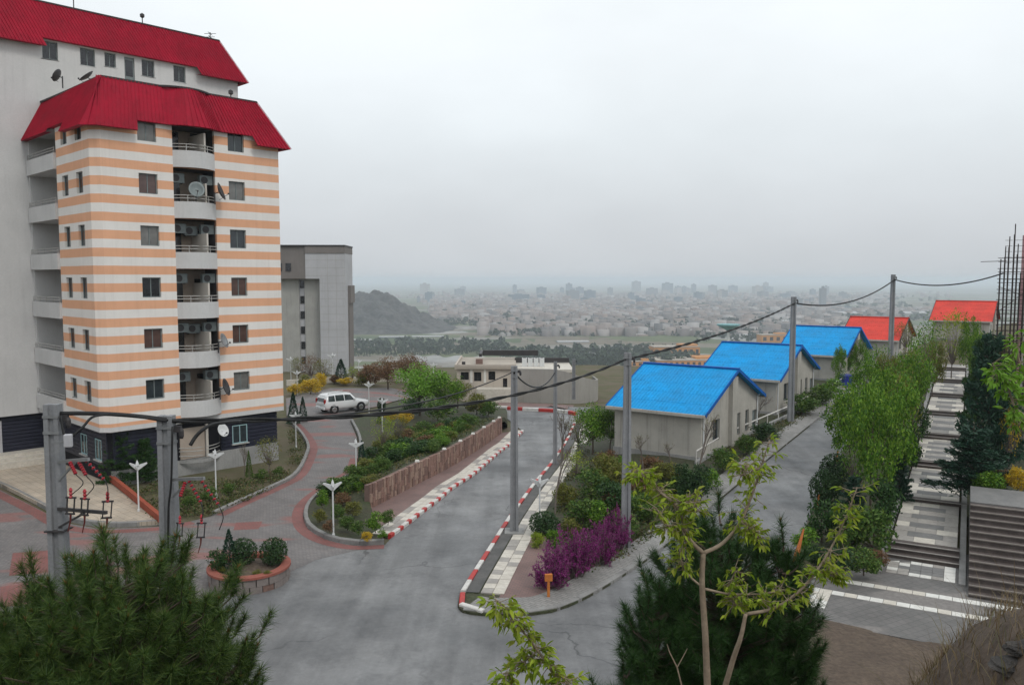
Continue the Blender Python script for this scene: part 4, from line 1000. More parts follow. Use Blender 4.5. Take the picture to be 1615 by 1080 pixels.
# ------------------------------------------------------------------ gabled houses
RD = Vector((-.81, .58)).normalized(); DD = Vector((.58, .81)).normalized(); HR = math.atan2(-RD.y, -RD.x)
def house(px, D, eave, ridge, mat, dark, label, Lx=6.1, W=10.4, base=None):
    nx_ = (px - PW / 2) / F * D; o = Vector((nx_, D)) + RD * (Lx + .4) + DD * .4; zb = (h(nx_, D) if base is None else base) - .1
    r = root('gabled_house', (o.x, o.y, zb), HR, label, 'house', 'gabled houses along the climbing road')
    e, rg = eave - zb, ridge - zb; ym = W / 2
    hol = [(1.9, 3.1, 1.1, 2.5), (6.2, 6.9, .9, 2.4), (7.9, 8.6, .9, 2.4), (9.3, 10.2, 0., 2.2)]
    mb = MB(); facade(mb, lambda a, z, d: (Lx - d, a, z), 0, W, -1., e, hol, .3)
    mb.quad((Lx, 0, e), (Lx, W, e), (Lx, ym, rg)); mb.quad((0, 0, -1), (Lx, 0, -1), (Lx, 0, e), (0, 0, e)); mb.quad((0, 0, -1), (0, W, -1), (0, W, e), (0, ym, rg), (0, 0, e)); mb.quad((0, W, -1), (Lx, W, -1), (Lx, W, e), (0, W, e))
    mb.build('wall', 'house_wall', r)
    MB().box(Lx + .003, Lx + .3, 4.6, 5.5, -1, e + (rg - e) * .82).build('pilaster', 'house_wall', r)
    MB().box(-.06, Lx + .06, -.07, -.003, -1, .45).build('plinth', 'concrete', r)
    for a0, a1, b0, b1 in hol[:3]: window(r, (Lx - .12, (a0 + a1) / 2, b0), math.pi / 2, a1 - a0, b1 - b0, 'frame_grey', 'dark_glass', 1, True)
    d_ = MB().box(Lx - .2, Lx - .14, hol[3][0], hol[3][1], 0, 2.2).build('door', 'frame_grey', r); MB().box(Lx - .14, Lx - .08, hol[3][0] + .1, hol[3][0] + .16, .95, 1.1).build('handle', 'metal_rail', d_)
    ov = .42; sl_ = (rg - e) / ym
    for sgn, nm in ((1, 'roof'), (-1, 'roof')):
        yy = lambda q: q if sgn > 0 else W - q
        rf = MB(); q = [(-ov, yy(-ov), e - sl_ * ov + .1), (Lx + ov, yy(-ov), e - sl_ * ov + .1), (Lx + ov, yy(ym), rg + .12), (-ov, yy(ym), rg + .12)]
        rf.v = [(*p[:2], p[2] - .07) for p in q] + q; rf.f = [(4, 5, 6, 7), (0, 1, 5, 4), (1, 2, 6, 5), (2, 3, 7, 6), (3, 0, 4, 7), (3, 2, 1, 0)]
        ro = rf.build('roof', mat, r); rb = MB(); x = -ov + .05
        while x < Lx + ov:
            rb.bar((x, yy(-ov - .02), e - sl_ * ov + .125), (x, yy(ym), rg + .145), .05, .03); x += .24
        for s_ in (.2, .4, .6, .8):
            yq = -ov + (ym + ov) * s_; rb.bar((-ov, yy(yq), e + sl_ * yq + .112), (Lx + ov, yy(yq), e + sl_ * yq + .112), .03, .02)
        rb.build('sheet_rib', mat, ro)
        gt = MB(); gt.bar((-ov, yy(-ov - .06), e - sl_ * ov + .02), (Lx + ov, yy(-ov - .06), e - sl_ * ov + .02), .14, .18); gt.build('gutter', 'house_wall', r)
        MB().bar((Lx + ov + .03, yy(-ov), e - sl_ * ov + .05), (Lx + ov + .03, yy(ym), rg + .07), .05, .22).build('bargeboard', dark, r); MB().bar((-ov - .03, yy(-ov), e - sl_ * ov + .05), (-ov - .03, yy(ym), rg + .07), .05, .22).build('bargeboard', dark, r)
    MB().bar((-ov - .05, ym, rg + .16), (Lx + ov + .05, ym, rg + .16), .34, .1).build('ridge_cap', dark if dark != 'dark_trim' else mat, r)
    for x_, y_ in ((Lx + .06, .25), (Lx + .06, W - .25)): MB().tube([(x_, y_, -.5), (x_, y_, e - .1), (x_ + .1, y_ - .2 if y_ < 1 else y_ + .2, e)], .05, 6).build('downpipe', 'frame_white', r)
    MB().box(Lx + .002, Lx + .05, .9, 4.4, -1, .5).build('plinth', 'concrete', r)
    return r
house(1115, 50, 3.67, 5.85, 'blue_sheet', 'blue_dark', 'nearest blue-roofed gabled house, lowest on the slope behind the bare trees')
house(1233, 64, 4.1, 6.3, 'blue_sheet', 'blue_dark', 'second blue-roofed gabled house beside the tall concrete pole')
house(1337, 80, 4.5, 6.85, 'blue_sheet', 'blue_dark', 'third blue-roofed gabled house, half hidden behind street trees')
house(1420, 98, 4.7, 7.0, 'coral_sheet', 'dark_trim', 'red-roofed gabled house next to the third blue roof')
house(1566, 115, 6.1, 8.6, 'coral_sheet', 'dark_trim', 'highest red-roofed gabled house beside the scaffolding', Lx=7.2)
# low white pipe railing on a kerb wall below the houses
rl = g2([(1098, 735), (1150, 702), (1195, 681), (1240, 661), (1300, 628), (1330, 611)])
r = root('pipe_railing', (rl[0][0], rl[0][1], 0), 0, 'low white pipe railing running uphill in front of the gabled houses', 'railing')
mb = MB(); Pq = resample(rl, 2.2); o3 = Vector(rl[0])
mb.tube([(p.x - o3.x, p.y - o3.y, h(p.x, p.y) + .95) for p in Pq], .05, 6); mb.build('top_rail', 'kerb_white', r)
for p in Pq: MB().tube([(p.x - o3.x, p.y - o3.y, h(p.x, p.y) - .1), (p.x - o3.x, p.y - o3.y, h(p.x, p.y) + .95)], .035, 6).build('post', 'kerb_white', r)
mb = MB()
for a, b in zip(Pq[:-1], Pq[1:]): mb.bar((a.x - o3.x, a.y - o3.y, h(a.x, a.y) + .12), (b.x - o3.x, b.y - o3.y, h(b.x, b.y) + .12), .22, .4)
mb.build('base_wall', 'concrete', r)
p = gp(1333, 612); r = root('waste_bin', (p.x, p.y, h(p.x, p.y) + .1), .3, 'dark blue waste bin on the pavement near the third blue-roofed house', 'bin')
mb = MB(); mb.box(-.45, .45, -.4, .4, .12, 1.1, -.06); mb.build('body', 'bin_blue', r, bevel=.03); MB().box(-.54, .54, -.48, .48, 1.105, 1.22, .06).build('lid', 'bin_blue', r)
for q in (-.35, .35): MB().lathe([(.1, -.04), (.1, .04)], 10, (q, -.3, .1), 'X').build('wheel', 'black_rubber', r)

# ------------------------------------------------------------------ concrete utility poles
def pole(px, ptop, D, zbase, wt, wb, label, arm=None, rz=0.):
    t_ = at(px, ptop, D); hg = t_.z - zbase
    r = root('utility_pole', (t_.x, D, zbase), rz, label, 'utility pole', 'concrete utility poles')
    mb = MB()
    def sec(w_):   # H-shaped section
        a, b, c = w_ / 2, w_ * .19, w_ * .36
        return [(-a, -c), (-b, -c), (-b * .8, -c * .55), (b * .8, -c * .55), (b, -c), (a, -c), (a, c), (b, c), (b * .8, c * .55), (-b * .8, c * .55), (-b, c), (-a, c)]
    s0, s1 = sec(wb), sec(wt); n = 12
    mb.v = [(*p_, -.4) for p_ in s0] + [(*p_, hg) for p_ in s1]; mb.f = [tuple(range(n - 1, -1, -1)), tuple(range(n, 2 * n))] + [(i, (i + 1) % n, n + (i + 1) % n, n + i) for i in range(n)]
    mb.build('shaft', 'pole_concrete', r)
    for z_ in (hg - .25, hg - .55): w_ = wt * 1.06 + .01; MB().box(-w_ / 2, w_ / 2, -w_ * .38, w_ * .38, z_, z_ + .05).build('band', 'galvanised', r)
    cl = MB(); cl.box(wt / 2, wt / 2 + .14, -.04, .04, hg - .32, hg - .2); cl.lathe([(.03, hg - .45), (.05, hg - .4), (.05, hg - .3), (.03, hg - .25)], 8, (wt / 2 + .14, 0, 0)); cl.build('cable_clamp', 'dark_metal', r)
    return r, t_
P1, t1 = pole(83, 637, 15.0, 0., .265, .40, 'thick concrete utility pole with fuse cutouts rising behind the pine')
P2, t2 = pole(262, 655, 15.6, 0., .285, .42, 'second thick concrete utility pole in front of the striped block')
P3, t3 = pole(811, 577, 37.8, .12, .30, .42, 'grey utility pole on the cream tile path beside the main road')
P4, t4 = pole(990, 556, 35.4, .12, .30, .42, 'grey utility pole on the pavement by the purple bushes')
P5, t5 = pole(1252, 468, 62., 1.0, .34, .44, 'tall utility pole standing in front of the second blue-roofed house')
P6, t6 = pole(1409, 433, 80., 1.7, .36, .46, 'tall utility pole rising above the street trees near the red roofs')
P7, t7 = pole(876, 570, 53., -.15, .22, .30, 'thin utility pole behind the bare tree by the main road')
P8, t8 = pole(905, 566, 92., -1.2, .34, .42, 'far pale utility pole in front of the blank curved wall')
P9, t9 = pole(1105, 600, 105., -2, .3, .4, 'distant pale utility pole behind the nearest blue roof') if False else (None, None)
for p_, nm in ((P3, 1), (P4, 1)): MB().box(-.45, .45, -.45, .45, -.05, .06).build('footing', 'concrete', p_)
def cable(a, b, sag, rad, label, n=28, twist=False, group='overhead cables'):
    a, b = Vector(a), Vector(b); pts = []
    for i in range(n + 1):
        t = i / n; p = a.lerp(b, t); p.z -= 4 * sag * t * (1 - t); pts.append(p - a)
    r = root('overhead_cable', a, 0, label, 'cable', group)
    if twist:
        m2 = 90; 
        for ph in (0, math.pi):
            q = []
            for i in range(m2 + 1):
                t = i / m2; p = a.lerp(b, t) - a; p.z -= 4 * sag * t * (1 - t); an = ph + t * (b - a).length * 2.2
                q.append(p + Vector((0, math.cos(an) * rad * .8, math.sin(an) * rad * .8)))
            MB().tube(q, rad * .85, 5).build('strand', 'black_rubber', r, True)
    else: MB().tube(pts, rad, 6).build('strand', 'black_rubber', r, True)
    return r
c2 = at(272, 663, 15.55); c4 = at(986, 567, 35.3); c5 = at(1254, 478, 61.9); c6 = at(1411, 441, 79.9); c3 = at(806, 588, 37.7); c7 = at(875, 588, 53)
cable(c2, c4, .70, .038, 'thick black twisted cable sweeping from the near poles to the pole by the purple bushes', twist=True)
cable(c2 + Vector((0, .1, -.05)), c3, .55, .025, 'thinner black cable running from the near poles to the pole on the tile path')
cable(c4, c5, .35, .045, 'black cable rising over the nearest blue roof between two poles', twist=True)
cable(c5, c6, 1.0, .06, 'sagging cable over the third blue roof between the tall poles')
cable(c6, at(1582, 431, 66), .75, .055, 'cable from the tallest pole to the scaffolding')
cable(c3 + Vector((.15, 0, 0)), c7, .8, .04, 'short drooping cable between the tile path pole and the thin pole')
cable(at(95, 652, 15.0), c2, -.05, .04, 'black cable between the two thick near poles')
def lead(pts, rad, label):
    P = [Vector(p) for p in pts]; a = P[0]; s_ = []
    Q = [P[0] * 2 - P[1]] + P + [P[-1] * 2 - P[-2]]
    for i in range(1, len(Q) - 2):
        for kk in range(6):
            t = kk / 6; A, Bq, C, D = Q[i - 1:i + 3]
            s_.append(.5 * ((2 * Bq) + (C - A) * t + (2 * A - 5 * Bq + 4 * C - D) * t * t + (3 * Bq - A - 3 * C + D) * t ** 3) - a)
    s_.append(P[-1] - a); r = root('cable_lead', a, 0, label, 'cable', 'leads on the near poles'); MB().tube(s_, rad, 6).build('strand', 'black_rubber', r, True)
lead([at(96, 655, 14.9), at(104, 690, 14.8), at(128, 676, 14.9), at(150, 656, 15.1), at(200, 655, 15.3), at(262, 664, 15.4)], .024, 'looping black lead between the tops of the two near poles')
lead([at(300, 702, 15.4), at(309, 688, 15.5), at(322, 676, 15.6), at(340, 668, 15.9), at(380, 664, 16.8)], .035, 'black lead curling down from the thick cable beside the second near pole')
lead([at(272, 672, 15.4), at(270, 760, 15.3), at(266, 800, 15.3), at(265, 870, 15.3)], .02, 'thin dark lead clipped down the second near pole')
# fuse cutouts and red insulators on the two near poles
def insulator(a, b, label, mat='insulator_red', n=6):
    a, b = Vector(a), Vector(b); d = (b - a); L_ = d.length
    r = root('strain_insulator', a, 0, label, 'insulator', 'red insulators on the near poles'); r.rotation_mode = 'QUATERNION'; r.rotation_quaternion = d.to_track_quat('Z', 'Y')
    MB().tube([(0, 0, 0), (0, 0, L_)], .012, 6).build('rod', 'dark_metal', r)
    for i in range(n):
        z_ = L_ * (i + .6) / (n + .2); MB().lathe([(.012, z_ - .016), (.034, z_ - .010), (.034, z_ + .004), (.012, z_ + .016)], 10).build('shed', mat, r)
def cutout(p, label, s_=1.0):
    r = root('fuse_cutout', p, random.uniform(-.3, .3), label, 'fuse cutout', 'fuse cutouts on the near poles', sc=(s_, s_, s_))
    MB().lathe([(.02, 0), (.035, .03), (.02, .06), (.035, .09), (.02, .12), (.035, .15), (.015, .2)], 10).build('insulator', 'insulator_red', r)
    f = MB(); f.bar((-.1, 0, .02), (.1, 0, .02), .03); f.bar((-.07, 0, .0), (-.1, 0, -.28), .02); f.bar((.07, 0, 0), (.04, 0, -.28), .02); f.bar((-.12, 0, -.28), (.06, 0, -.28), .03); f.build('frame', 'dark_metal', r)
    f = MB(); f.tube([(-.02, 0, -.28), (-.03, 0, -.42), (-.09, 0, -.62)], [.02, .014, .008], 6); f.build('fuse_tube', 'insulator_brown', r)
def crossarm(a, b, label, mat='galvanised'):
    r = root('crossarm', a, 0, label, 'crossarm', 'crossarms on the near poles'); d = Vector(b) - Vector(a)
    MB().bar((0, 0, 0), d, .05, .06).build('beam', mat, r); MB().bar((0, 0, -.35), d * .55 + Vector((0, 0, -.04)), .035).build('brace', mat, r)
crossarm(at(92, 802, 14.9), at(168, 808, 14.4), 'lower dark steel crossarm carrying cutouts on the first near pole', 'dark_metal')
crossarm(at(92, 728, 14.9), at(140, 724, 14.6), 'upper grey crossarm under the red insulators on the first near pole')
crossarm(at(270, 756, 15.4), at(322, 754, 15.0), 'grey crossarm with red insulators on the second near pole')
for i, (x_, y_) in enumerate(((112, 786), (134, 788), (170, 792))): cutout(at(x_, y_, 14.55), f'{["left", "middle", "right"][i]} fuse cutout with red insulator on the first near pole')
for i, (a, b) in enumerate((((110, 728), (120, 748)), ((124, 728), (136, 750)), ((134, 724), (166, 758)))): insulator(at(*a, 14.7), at(*b, 14.5), f'{["left", "middle", "right"][i]} slanting red insulator on the first near pole')
for i, (a, b) in enumerate((((292, 760), (284, 784)), ((297, 756), (318, 794)), ((316, 756), (346, 798)))): insulator(at(*a, 15.2), at(*b, 14.9), f'{["left", "middle", "right"][i]} slanting red insulator on the second near pole')
cutout(at(318, 826, 15.), 'fuse cutout hanging above the clipped shrub beside the second near pole', .9); cutout(at(284, 826, 15.), 'fuse cutout close to the second near pole shaft', .8)
for i, (a, m_, b) in enumerate((((120, 748), (131, 762), (113, 780)), ((136, 750), (148, 766), (136, 782)), ((166, 758), (170, 770), (170, 788)), ((318, 794), (320, 808), (318, 822)), ((346, 798), (352, 815), (346, 835)))):
    lead([at(*a, 14.6), at(*m_, 14.5), at(*b, 14.5)], .009, f'thin dark jumper wire {["first", "second", "third", "fourth", "fifth"][i]} from the frame edge, below the red insulators')
r = root('surge_box', at(108, 705, 14.7), .2, 'small white surge arrester box near the top of the first near pole', 'electrical box')
MB().box(-.07, .07, -.05, .05, 0, .24).build('casing', 'grey_panel', r, bevel=.02); MB().bar((-.28, 0, .1), (-.08, 0, .1), .03).build('bracket', 'galvanised', r)
cl = MB(); w_ = .37; cl.box(-w_ / 2, w_ / 2, -w_ * .4, w_ * .4, 0, .03); cl.bar((w_ / 2, 0, .015), (w_ / 2 + .1, 0, .06), .02); o_ = cl.build('strap', 'dark_metal', P1); o_.location = (0, 0, at(88, 836, 15).z)

# ------------------------------------------------------------------ garden lamps
def make_lamp(hg=2.35):
    r = root('garden_lamp', (0, 0, 0), 0)
    MB().tube([(0, 0, -.05), (0, 0, .12), (0, 0, .121), (0, 0, hg)], [.07, .07, .042, .036], 10).build('post', 'lamp_white', r)
    for i in range(3):
        w_ = MB(); a = i * 2 * math.pi / 3 + .3; c, s_ = math.cos(a), math.sin(a); t_ = .02
        pr = [(.02, hg - .02), (.48, hg + .12), (.48, hg + .19), (.02, hg + .2)] if False else [(.03, hg - .22), (.50, hg + .08), (.47, hg + .14), (.03, hg + .06)]
        for sg_ in (-1, 1): w_.v += [(x_ * c - sg_ * t_ * s_, x_ * s_ + sg_ * t_ * c, z_) for x_, z_ in pr]
        w_.f = [(0, 1, 2, 3), (7, 6, 5, 4), (0, 4, 5, 1), (1, 5, 6, 2), (2, 6, 7, 3), (3, 7, 4, 0)]; w_.build('wing', 'lamp_white', r)
    MB().lathe([(.05, hg - .02), (.09, hg + .04), (.07, hg + .16), (.02, hg + .3), (.0, hg + .34)], 10).build('lamp_head', 'lamp_white', r); return r
lp = make_lamp(); first = True
lamps = [(526, 845, .13, 'white winged garden lamp in the tip of the terraced bed', 1), (851, 838, .13, 'white winged garden lamp beside the round dark shrub on the tile path', 1), (562, 762, .13, 'white winged garden lamp at the near end of the stone wall', 1),
 (219, 806, .17, 'white garden lamp on the beige entrance plaza', 1), (341, 783, .1, 'white garden lamp in the bed below the ground floor balcony', 1), (467, 706, .1, 'white garden lamp at the far corner of the dark ground floor', 1),
 (603, 680, .5, 'white garden lamp among the yellow shrubs of the terraced bed', 1), (459, 601, .1, 'slim white lamp at the far forecourt beside the striped wall', 1.15), (525, 600, .1, 'slim white lamp in front of the grey tower', 1.3), (684, 606, .1, 'white lamp behind the bright green tree', 1.2),
 (582, 650, .1, 'white lamp just beyond the parked car', 1.1), (469, 622, .1, 'white lamp beside the yellow flowering bushes', 1.0), (566, 596, .1, 'short white lamp between the rusty shrubs', .9), (626, 603, .1, 'white lamp head showing over the green tree', 1.1)]
for px_, py_, dz, lb, s_ in lamps:
    p = gp(px_, py_, dz); o = lp if first else copy_tree(lp); first = False
    o.location = (p.x, p.y, p.z); o.rotation_euler = (0, 0, random.uniform(0, 2)); o.scale = (s_, s_, s_); tag(o, lb, 'lamp', 'white garden lamps')
p = gp(447, 902); r = root('marker_post', (p.x, p.y, 0), 0, 'pale grey marker post beside the round planter', 'post'); MB().tube([(0, 0, -.05), (0, 0, 1.25)], .05, 8).build('post', 'metal_rail', r); MB().box(-.14, .14, -.06, .06, 1.02, 1.28).build('cap', 'metal_rail', r)
p = gp(865, 941, .13); r = root('notice_post', (p.x, p.y, p.z), .2, 'small orange notice post in front of the purple bush', 'sign'); MB().box(-.045, .045, -.045, .045, -.05, .85).build('post', 'orange_sign', r); MB().box(-.14, .14, -.06, .06, .62, .88).build('board', 'orange_sign', r)

# ------------------------------------------------------------------ round stone planter
p = gp(378, 938); PLX, PLY, PLR = p.x - .1, p.y + 1.5, 1.55
r = root('stone_planter', (PLX, PLY, 0), 0, 'round low stone planter with a red rim in front of the driveway', 'planter')
seg = 20
for ring in range(2):
    for i in range(seg):
        a0 = 2 * math.pi * (i + .5 * (ring % 2)) / seg + .012; a1 = 2 * math.pi * (i + 1 + .5 * (ring % 2)) / seg - .012; ro = PLR + random.uniform(-.02, .03)
        MB().prism([(ro * math.cos(a0), ro * math.sin(a0)), (ro * math.cos(a1), ro * math.sin(a1)), ((PLR - .25) * math.cos(a1), (PLR - .25) * math.sin(a1)), ((PLR - .25) * math.cos(a0), (PLR - .25) * math.sin(a0))], -.05 + ring * .31, .25 + ring * .31).build('stone', random.choice(['planter_stone', 'planter_stone', 'stone_dark']), r)
mb = MB(); n = 40; c_ = [(math.cos(2 * math.pi * i / n), math.sin(2 * math.pi * i / n)) for i in range(n)]
for i in range(n):
    a, b = c_[i], c_[(i + 1) % n]
    ri, ro = PLR - .3, PLR + .06
    for z_, f_ in ((.57, 1), (.66, 0)): mb.quad((a[0] * ri, a[1] * ri, z_), (a[0] * ro, a[1] * ro, z_), (b[0] * ro, b[1] * ro, z_), (b[0] * ri, b[1] * ri, z_))
    mb.quad((a[0] * ro, a[1] * ro, .57), (b[0] * ro, b[1] * ro, .57), (b[0] * ro, b[1] * ro, .66), (a[0] * ro, a[1] * ro, .66)); mb.quad((a[0] * ri, a[1] * ri, .4), (b[0] * ri, b[1] * ri, .4), (b[0] * ri, b[1] * ri, .66), (a[0] * ri, a[1] * ri, .66))
mb.build('rim', 'planter_cap', r)
mb = MB(); mb.lathe([(PLR - .24, .0), (PLR - .28, .5), (.6, .62), (.01, .66)], 24); mb.build('soil', 'soil', r, True)

# rust-red border rail between plaza and bed
bl_ = g2([(148, 742), (176, 765), (204, 787), (254, 828)]); r = root('border_rail', (*bl_[0], 0), 0, 'rust-red low border wall between the plaza and the planted bed', 'border wall')
Pq = resample(bl_, 1.2)
for a, b in zip(Pq[:-1], Pq[1:]): MB().bar((a.x - bl_[0][0], a.y - bl_[0][1], .28), (b.x - bl_[0][0], b.y - bl_[0][1], .28), .22, .36).build('block', 'rust_rail', r)

# ------------------------------------------------------------------ parked car
def car():
    p = gp(541, 648); r = root('parked_car', (p.x, p.y, h(p.x, p.y) + .01), math.atan2(.66, .75), 'white off-road estate car parked on the forecourt', 'car')
    # stations along x (rear -2.4 .. front 2.4): low z, sill z, belt z, half width at belt, roof z, half width at roof
    st = [(-2.38, .55, .98, .80, .98, .78), (-2.34, .42, 1.06, .90, 1.12, .80), (-2.22, .40, 1.08, .93, 1.62, .72), (-2.0, .38, 1.09, .935, 1.80, .68), (-1.2, .36, 1.09, .94, 1.86, .68), (-.2, .36, 1.08, .94, 1.85, .68), (.45, .36, 1.07, .94, 1.76, .68), (1.05, .36, 1.06, .93, 1.16, .74), (1.35, .36, 1.05, .92, 1.07, .80), (2.0, .40, .99, .90, 1.01, .80), (2.28, .45, .88, .84, .90, .74), (2.38, .55, .74, .74, .75, .66)]
    mb = MB(); n = 12
    for x, lo, be, wb_, rz_, wr in st:
        ring = [(wb_ * .92, lo), (wb_ * 1.0, lo + .22), (wb_ * 1.01, (lo + be) / 2 + .06), (wb_ * .985, be), (wr + (wb_ - wr) * .08, rz_ - min(.05, (rz_ - be) * .4)), (wr * .8, rz_)]
        mb.v += [(x, y_, z_) for y_, z_ in ring] + [(x, -y_, z_) for y_, z_ in ring[::-1]]
    for i in range(len(st) - 1):
        for j in range(n - 1): mb.f.append((i * n + j, i * n + j + 1, (i + 1) * n + j + 1, (i + 1) * n + j))
        mb.f.append((i * n + n - 1, i * n, (i + 1) * n, (i + 1) * n + n - 1))
    mb.f.append(tuple(range(n))); mb.f.append(tuple((len(st) - 1) * n + n - 1 - i for i in range(n)))
    mb.build('body', 'car_white', r, True, bevel=0)
    for sg_ in (1, -1):
        def side(x, z): # surface of the cabin side
            X = [q[0] for q in st]; be = np.interp(x, X, [q[2] for q in st]); wb_ = np.interp(x, X, [q[3] for q in st]) * .985; rz_ = np.interp(x, X, [q[4] for q in st]); wr = np.interp(x, X, [q[5] + (q[3] - q[5]) * .08 for q in st]); t_ = min(1, max(0, (z - be) / max(.02, rz_ - .05 - be)))
            return (x, sg_ * (wb_ + (wr - wb_) * t_ + .012), z)
        for q in ([(-2.02, 1.16), (-1.32, 1.15), (-1.32, 1.68), (-1.92, 1.66)], [(-1.24, 1.15), (-.36, 1.14), (-.36, 1.68), (-1.24, 1.70)], [(-.28, 1.14), (.72, 1.12), (.36, 1.62), (-.28, 1.68)]):
            m_ = MB(); m_.quad(*[side(*c) for c in q]); m_.build('side_window', 'car_glass', r)
        m_ = MB(); m_.quad(*[side(*c) for c in [(-2.2, .62), (2.1, .62), (2.1, .70), (-2.2, .70)]]); m_.build('side_moulding', 'car_plastic', r)
        m_ = MB(); m_.bar((-1.9, sg_ * .58, 1.9), (.3, sg_ * .58, 1.88), .04, .04); m_.bar((-1.8, sg_ * .58, 1.8), (-1.8, sg_ * .58, 1.9), .04); m_.bar((.2, sg_ * .58, 1.78), (.2, sg_ * .58, 1.88), .04); m_.build('roof_rail', 'metal_rail', r)
        MB().box(.62, .78, sg_ * .96 - .09, sg_ * .96 + .09, 1.1, 1.28).build('wing_mirror', 'car_white', r, bevel=.03)
        MB().box(-2.40, -2.24, sg_ * .78 - .09, sg_ * .78 + .09, .98, 1.38).build('tail_light', 'tail_red', r, bevel=.02)
        MB().box(2.12, 2.34, sg_ * .68 - .14, sg_ * .68 + .14, .74, .90).build('headlight', 'lamp_white', r, bevel=.03)
        for wx in (-1.42, 1.4):
            wo = MB().lathe([(.24, -.12), (.36, -.12), (.385, -.08), (.385, .08), (.36, .12), (.24, .12)], 20, (wx, sg_ * .83, .385), 'Y').build('wheel', 'black_rubber', r, False)
            MB().lathe([(.03, -.02), (.24, .0), (.25, .05), (.2, .07), (.05, .05)] if sg_ > 0 else [(.05, -.05), (.2, -.07), (.25, -.05), (.24, 0), (.03, .02)], 12, (wx, sg_ * .92, .385), 'Y').build('rim', 'rim_metal', wo)
            ar = MB(); ar.lathe([(.40, -.03), (.47, -.03), (.47, .03), (.40, .03)], 20, (wx, sg_ * .915, .40), 'Y'); ar.build('wheel_arch', 'car_plastic', wo)
    m_ = MB(); m_.quad((-2.365, -.66, 1.14), (-2.365, .66, 1.14), (-2.19, .6, 1.66), (-2.19, -.6, 1.66)); m_.build('rear_window', 'car_glass', r)
    m_ = MB(); m_.quad((1.02, -.72, 1.2), (1.02, .72, 1.2), (.5, .6, 1.72), (.5, -.6, 1.72)); m_.build('windscreen', 'car_glass', r)
    MB().box(-2.46, -2.3, -.82, .82, .42, .66).build('rear_bumper', 'car_white', r, bevel=.04); MB().box(2.25, 2.44, -.8, .8, .42, .66).build('front_bumper', 'car_white', r, bevel=.04)
    MB().box(-2.41, -2.385, -.26, .26, .82, .94).build('number_plate', 'frame_white', r)
car()

# ------------------------------------------------------------------ scaffolding and unfinished columns at the right
sc0 = at(1592, 600, 66); zg = 3.0
r = root('scaffold_tower', (sc0.x, 66, zg), -.5, 'dark steel scaffold and reinforcement cage standing above the conifers', 'scaffold')
xs_ = [-1.0, -.7, -.45, -.1, .15, .4, .7, 1.0, 1.3]; tops = [10.6, 11.6, 12.4, 13.4, 11.8, 9.5, 12.6, 11., 9.8]
for x, tp_ in zip(xs_, tops):
    for y in (0, .9): MB().tube([(x, y, -2), (x + .02, y, tp_ - (.8 if y else 0))], .045, 6).build('upright', 'rebar', r)
for z_ in np.arange(-1.5, 10.6, .85): MB().bar((-1.15, -.04, z_), (1.4, -.04, z_ + .02), .05).build('ledger', 'rebar', r); MB().bar((-1.15, .94, z_ + .3), (1.4, .94, z_ + .3), .05).build('ledger', 'rebar', r)
for q_ in range(5): MB().bar((-1.1, -.08, q_ * 2.1), (1.3, -.08, q_ * 2.1 + 2.1) if q_ % 2 else (1.3, -.08, q_ * 2.1 - 1.0), .045).build('brace', 'rebar', r)
for x in xs_[1:7]:
    for z_ in np.arange(4, 12.4, .45): MB().bar((x - .02, -.06, z_), (x + .22, .2, z_), .03).build('tie', 'rebar', r)
MB().bar((-2.4, 0, 10.4), (-.6, 0, 10.45), .05).build('ledger', 'rebar', r)
pc = at(1612, 600, 70); r = root('unfinished_column', (pc.x, 70, 2.5), -.5, 'pinkish unfinished concrete column behind the scaffold at the frame edge', 'column')
MB().box(-.45, -.2, -.3, .3, -1.5, 13.2).build('shaft', 'pink_column', r); MB().box(-.2, 3.5, -.2, .3, -1.5, 11.6).build('wall_panel', 'grey_green', r); MB().box(.3, .6, -.5, -.2, 11.5, 14.2).build('red_sheeting', 'kerb_red', r)
pc = at(1600, 720, 52); r = root('site_fence', (pc.x, 52, 2.2), -.4, 'dark open steel fence by the conifers at the frame edge', 'fence')
for i in range(8): MB().bar((-1.2 + i * .45, 0, -1), (-1.2 + i * .45, 0, 2.6), .06).build('post', 'rebar', r)
for z_ in (.6, 1.5, 2.4): MB().bar((-1.3, 0, z_), (2.2, 0, z_), .05).build('rail', 'rebar', r)
# ------------------------------------------------------------------ vegetation templates (height 1, crown radius .5)
def unit(n, r): v = r.normal(size=(n, 3)); return v / np.linalg.norm(v, axis=1, keepdims=True)
def leafquads(C, size, r, asp=.5, dirs=None, spread=1.0):
    n = len(C); a = unit(n, r) if dirs is None else dirs + spread * r.normal(size=(n, 3)) * .5
    a /= np.linalg.norm(a, axis=1, keepdims=True); b = np.cross(a, unit(n, r)); b /= np.linalg.norm(b, axis=1, keepdims=True) + 1e-9
    s = (size * r.uniform(.6, 1.35, n))[:, None]
    V = np.stack([C - a * s, C + b * s * asp, C + a * s, C - b * s * asp], 1).reshape(-1, 3)
    return V, np.arange(4 * n).reshape(n, 4)
def blob(r, n, K, cz, rx, rz, rc, shell=.55):
    d = unit(K, r); rad = shell + (1 - shell) * r.random(K) ** .6; c = d * rad[:, None] * np.array([rx - rc * .6, rx - rc * .6, rz - rc * .6]) + np.array([0, 0, cz])
    k = r.integers(0, K, n); P = c[k] + unit(n, r) * (r.random(n) ** .45)[:, None] * rc * r.uniform(.7, 1.2, K)[k][:, None]
    return P, c
TPL = {}
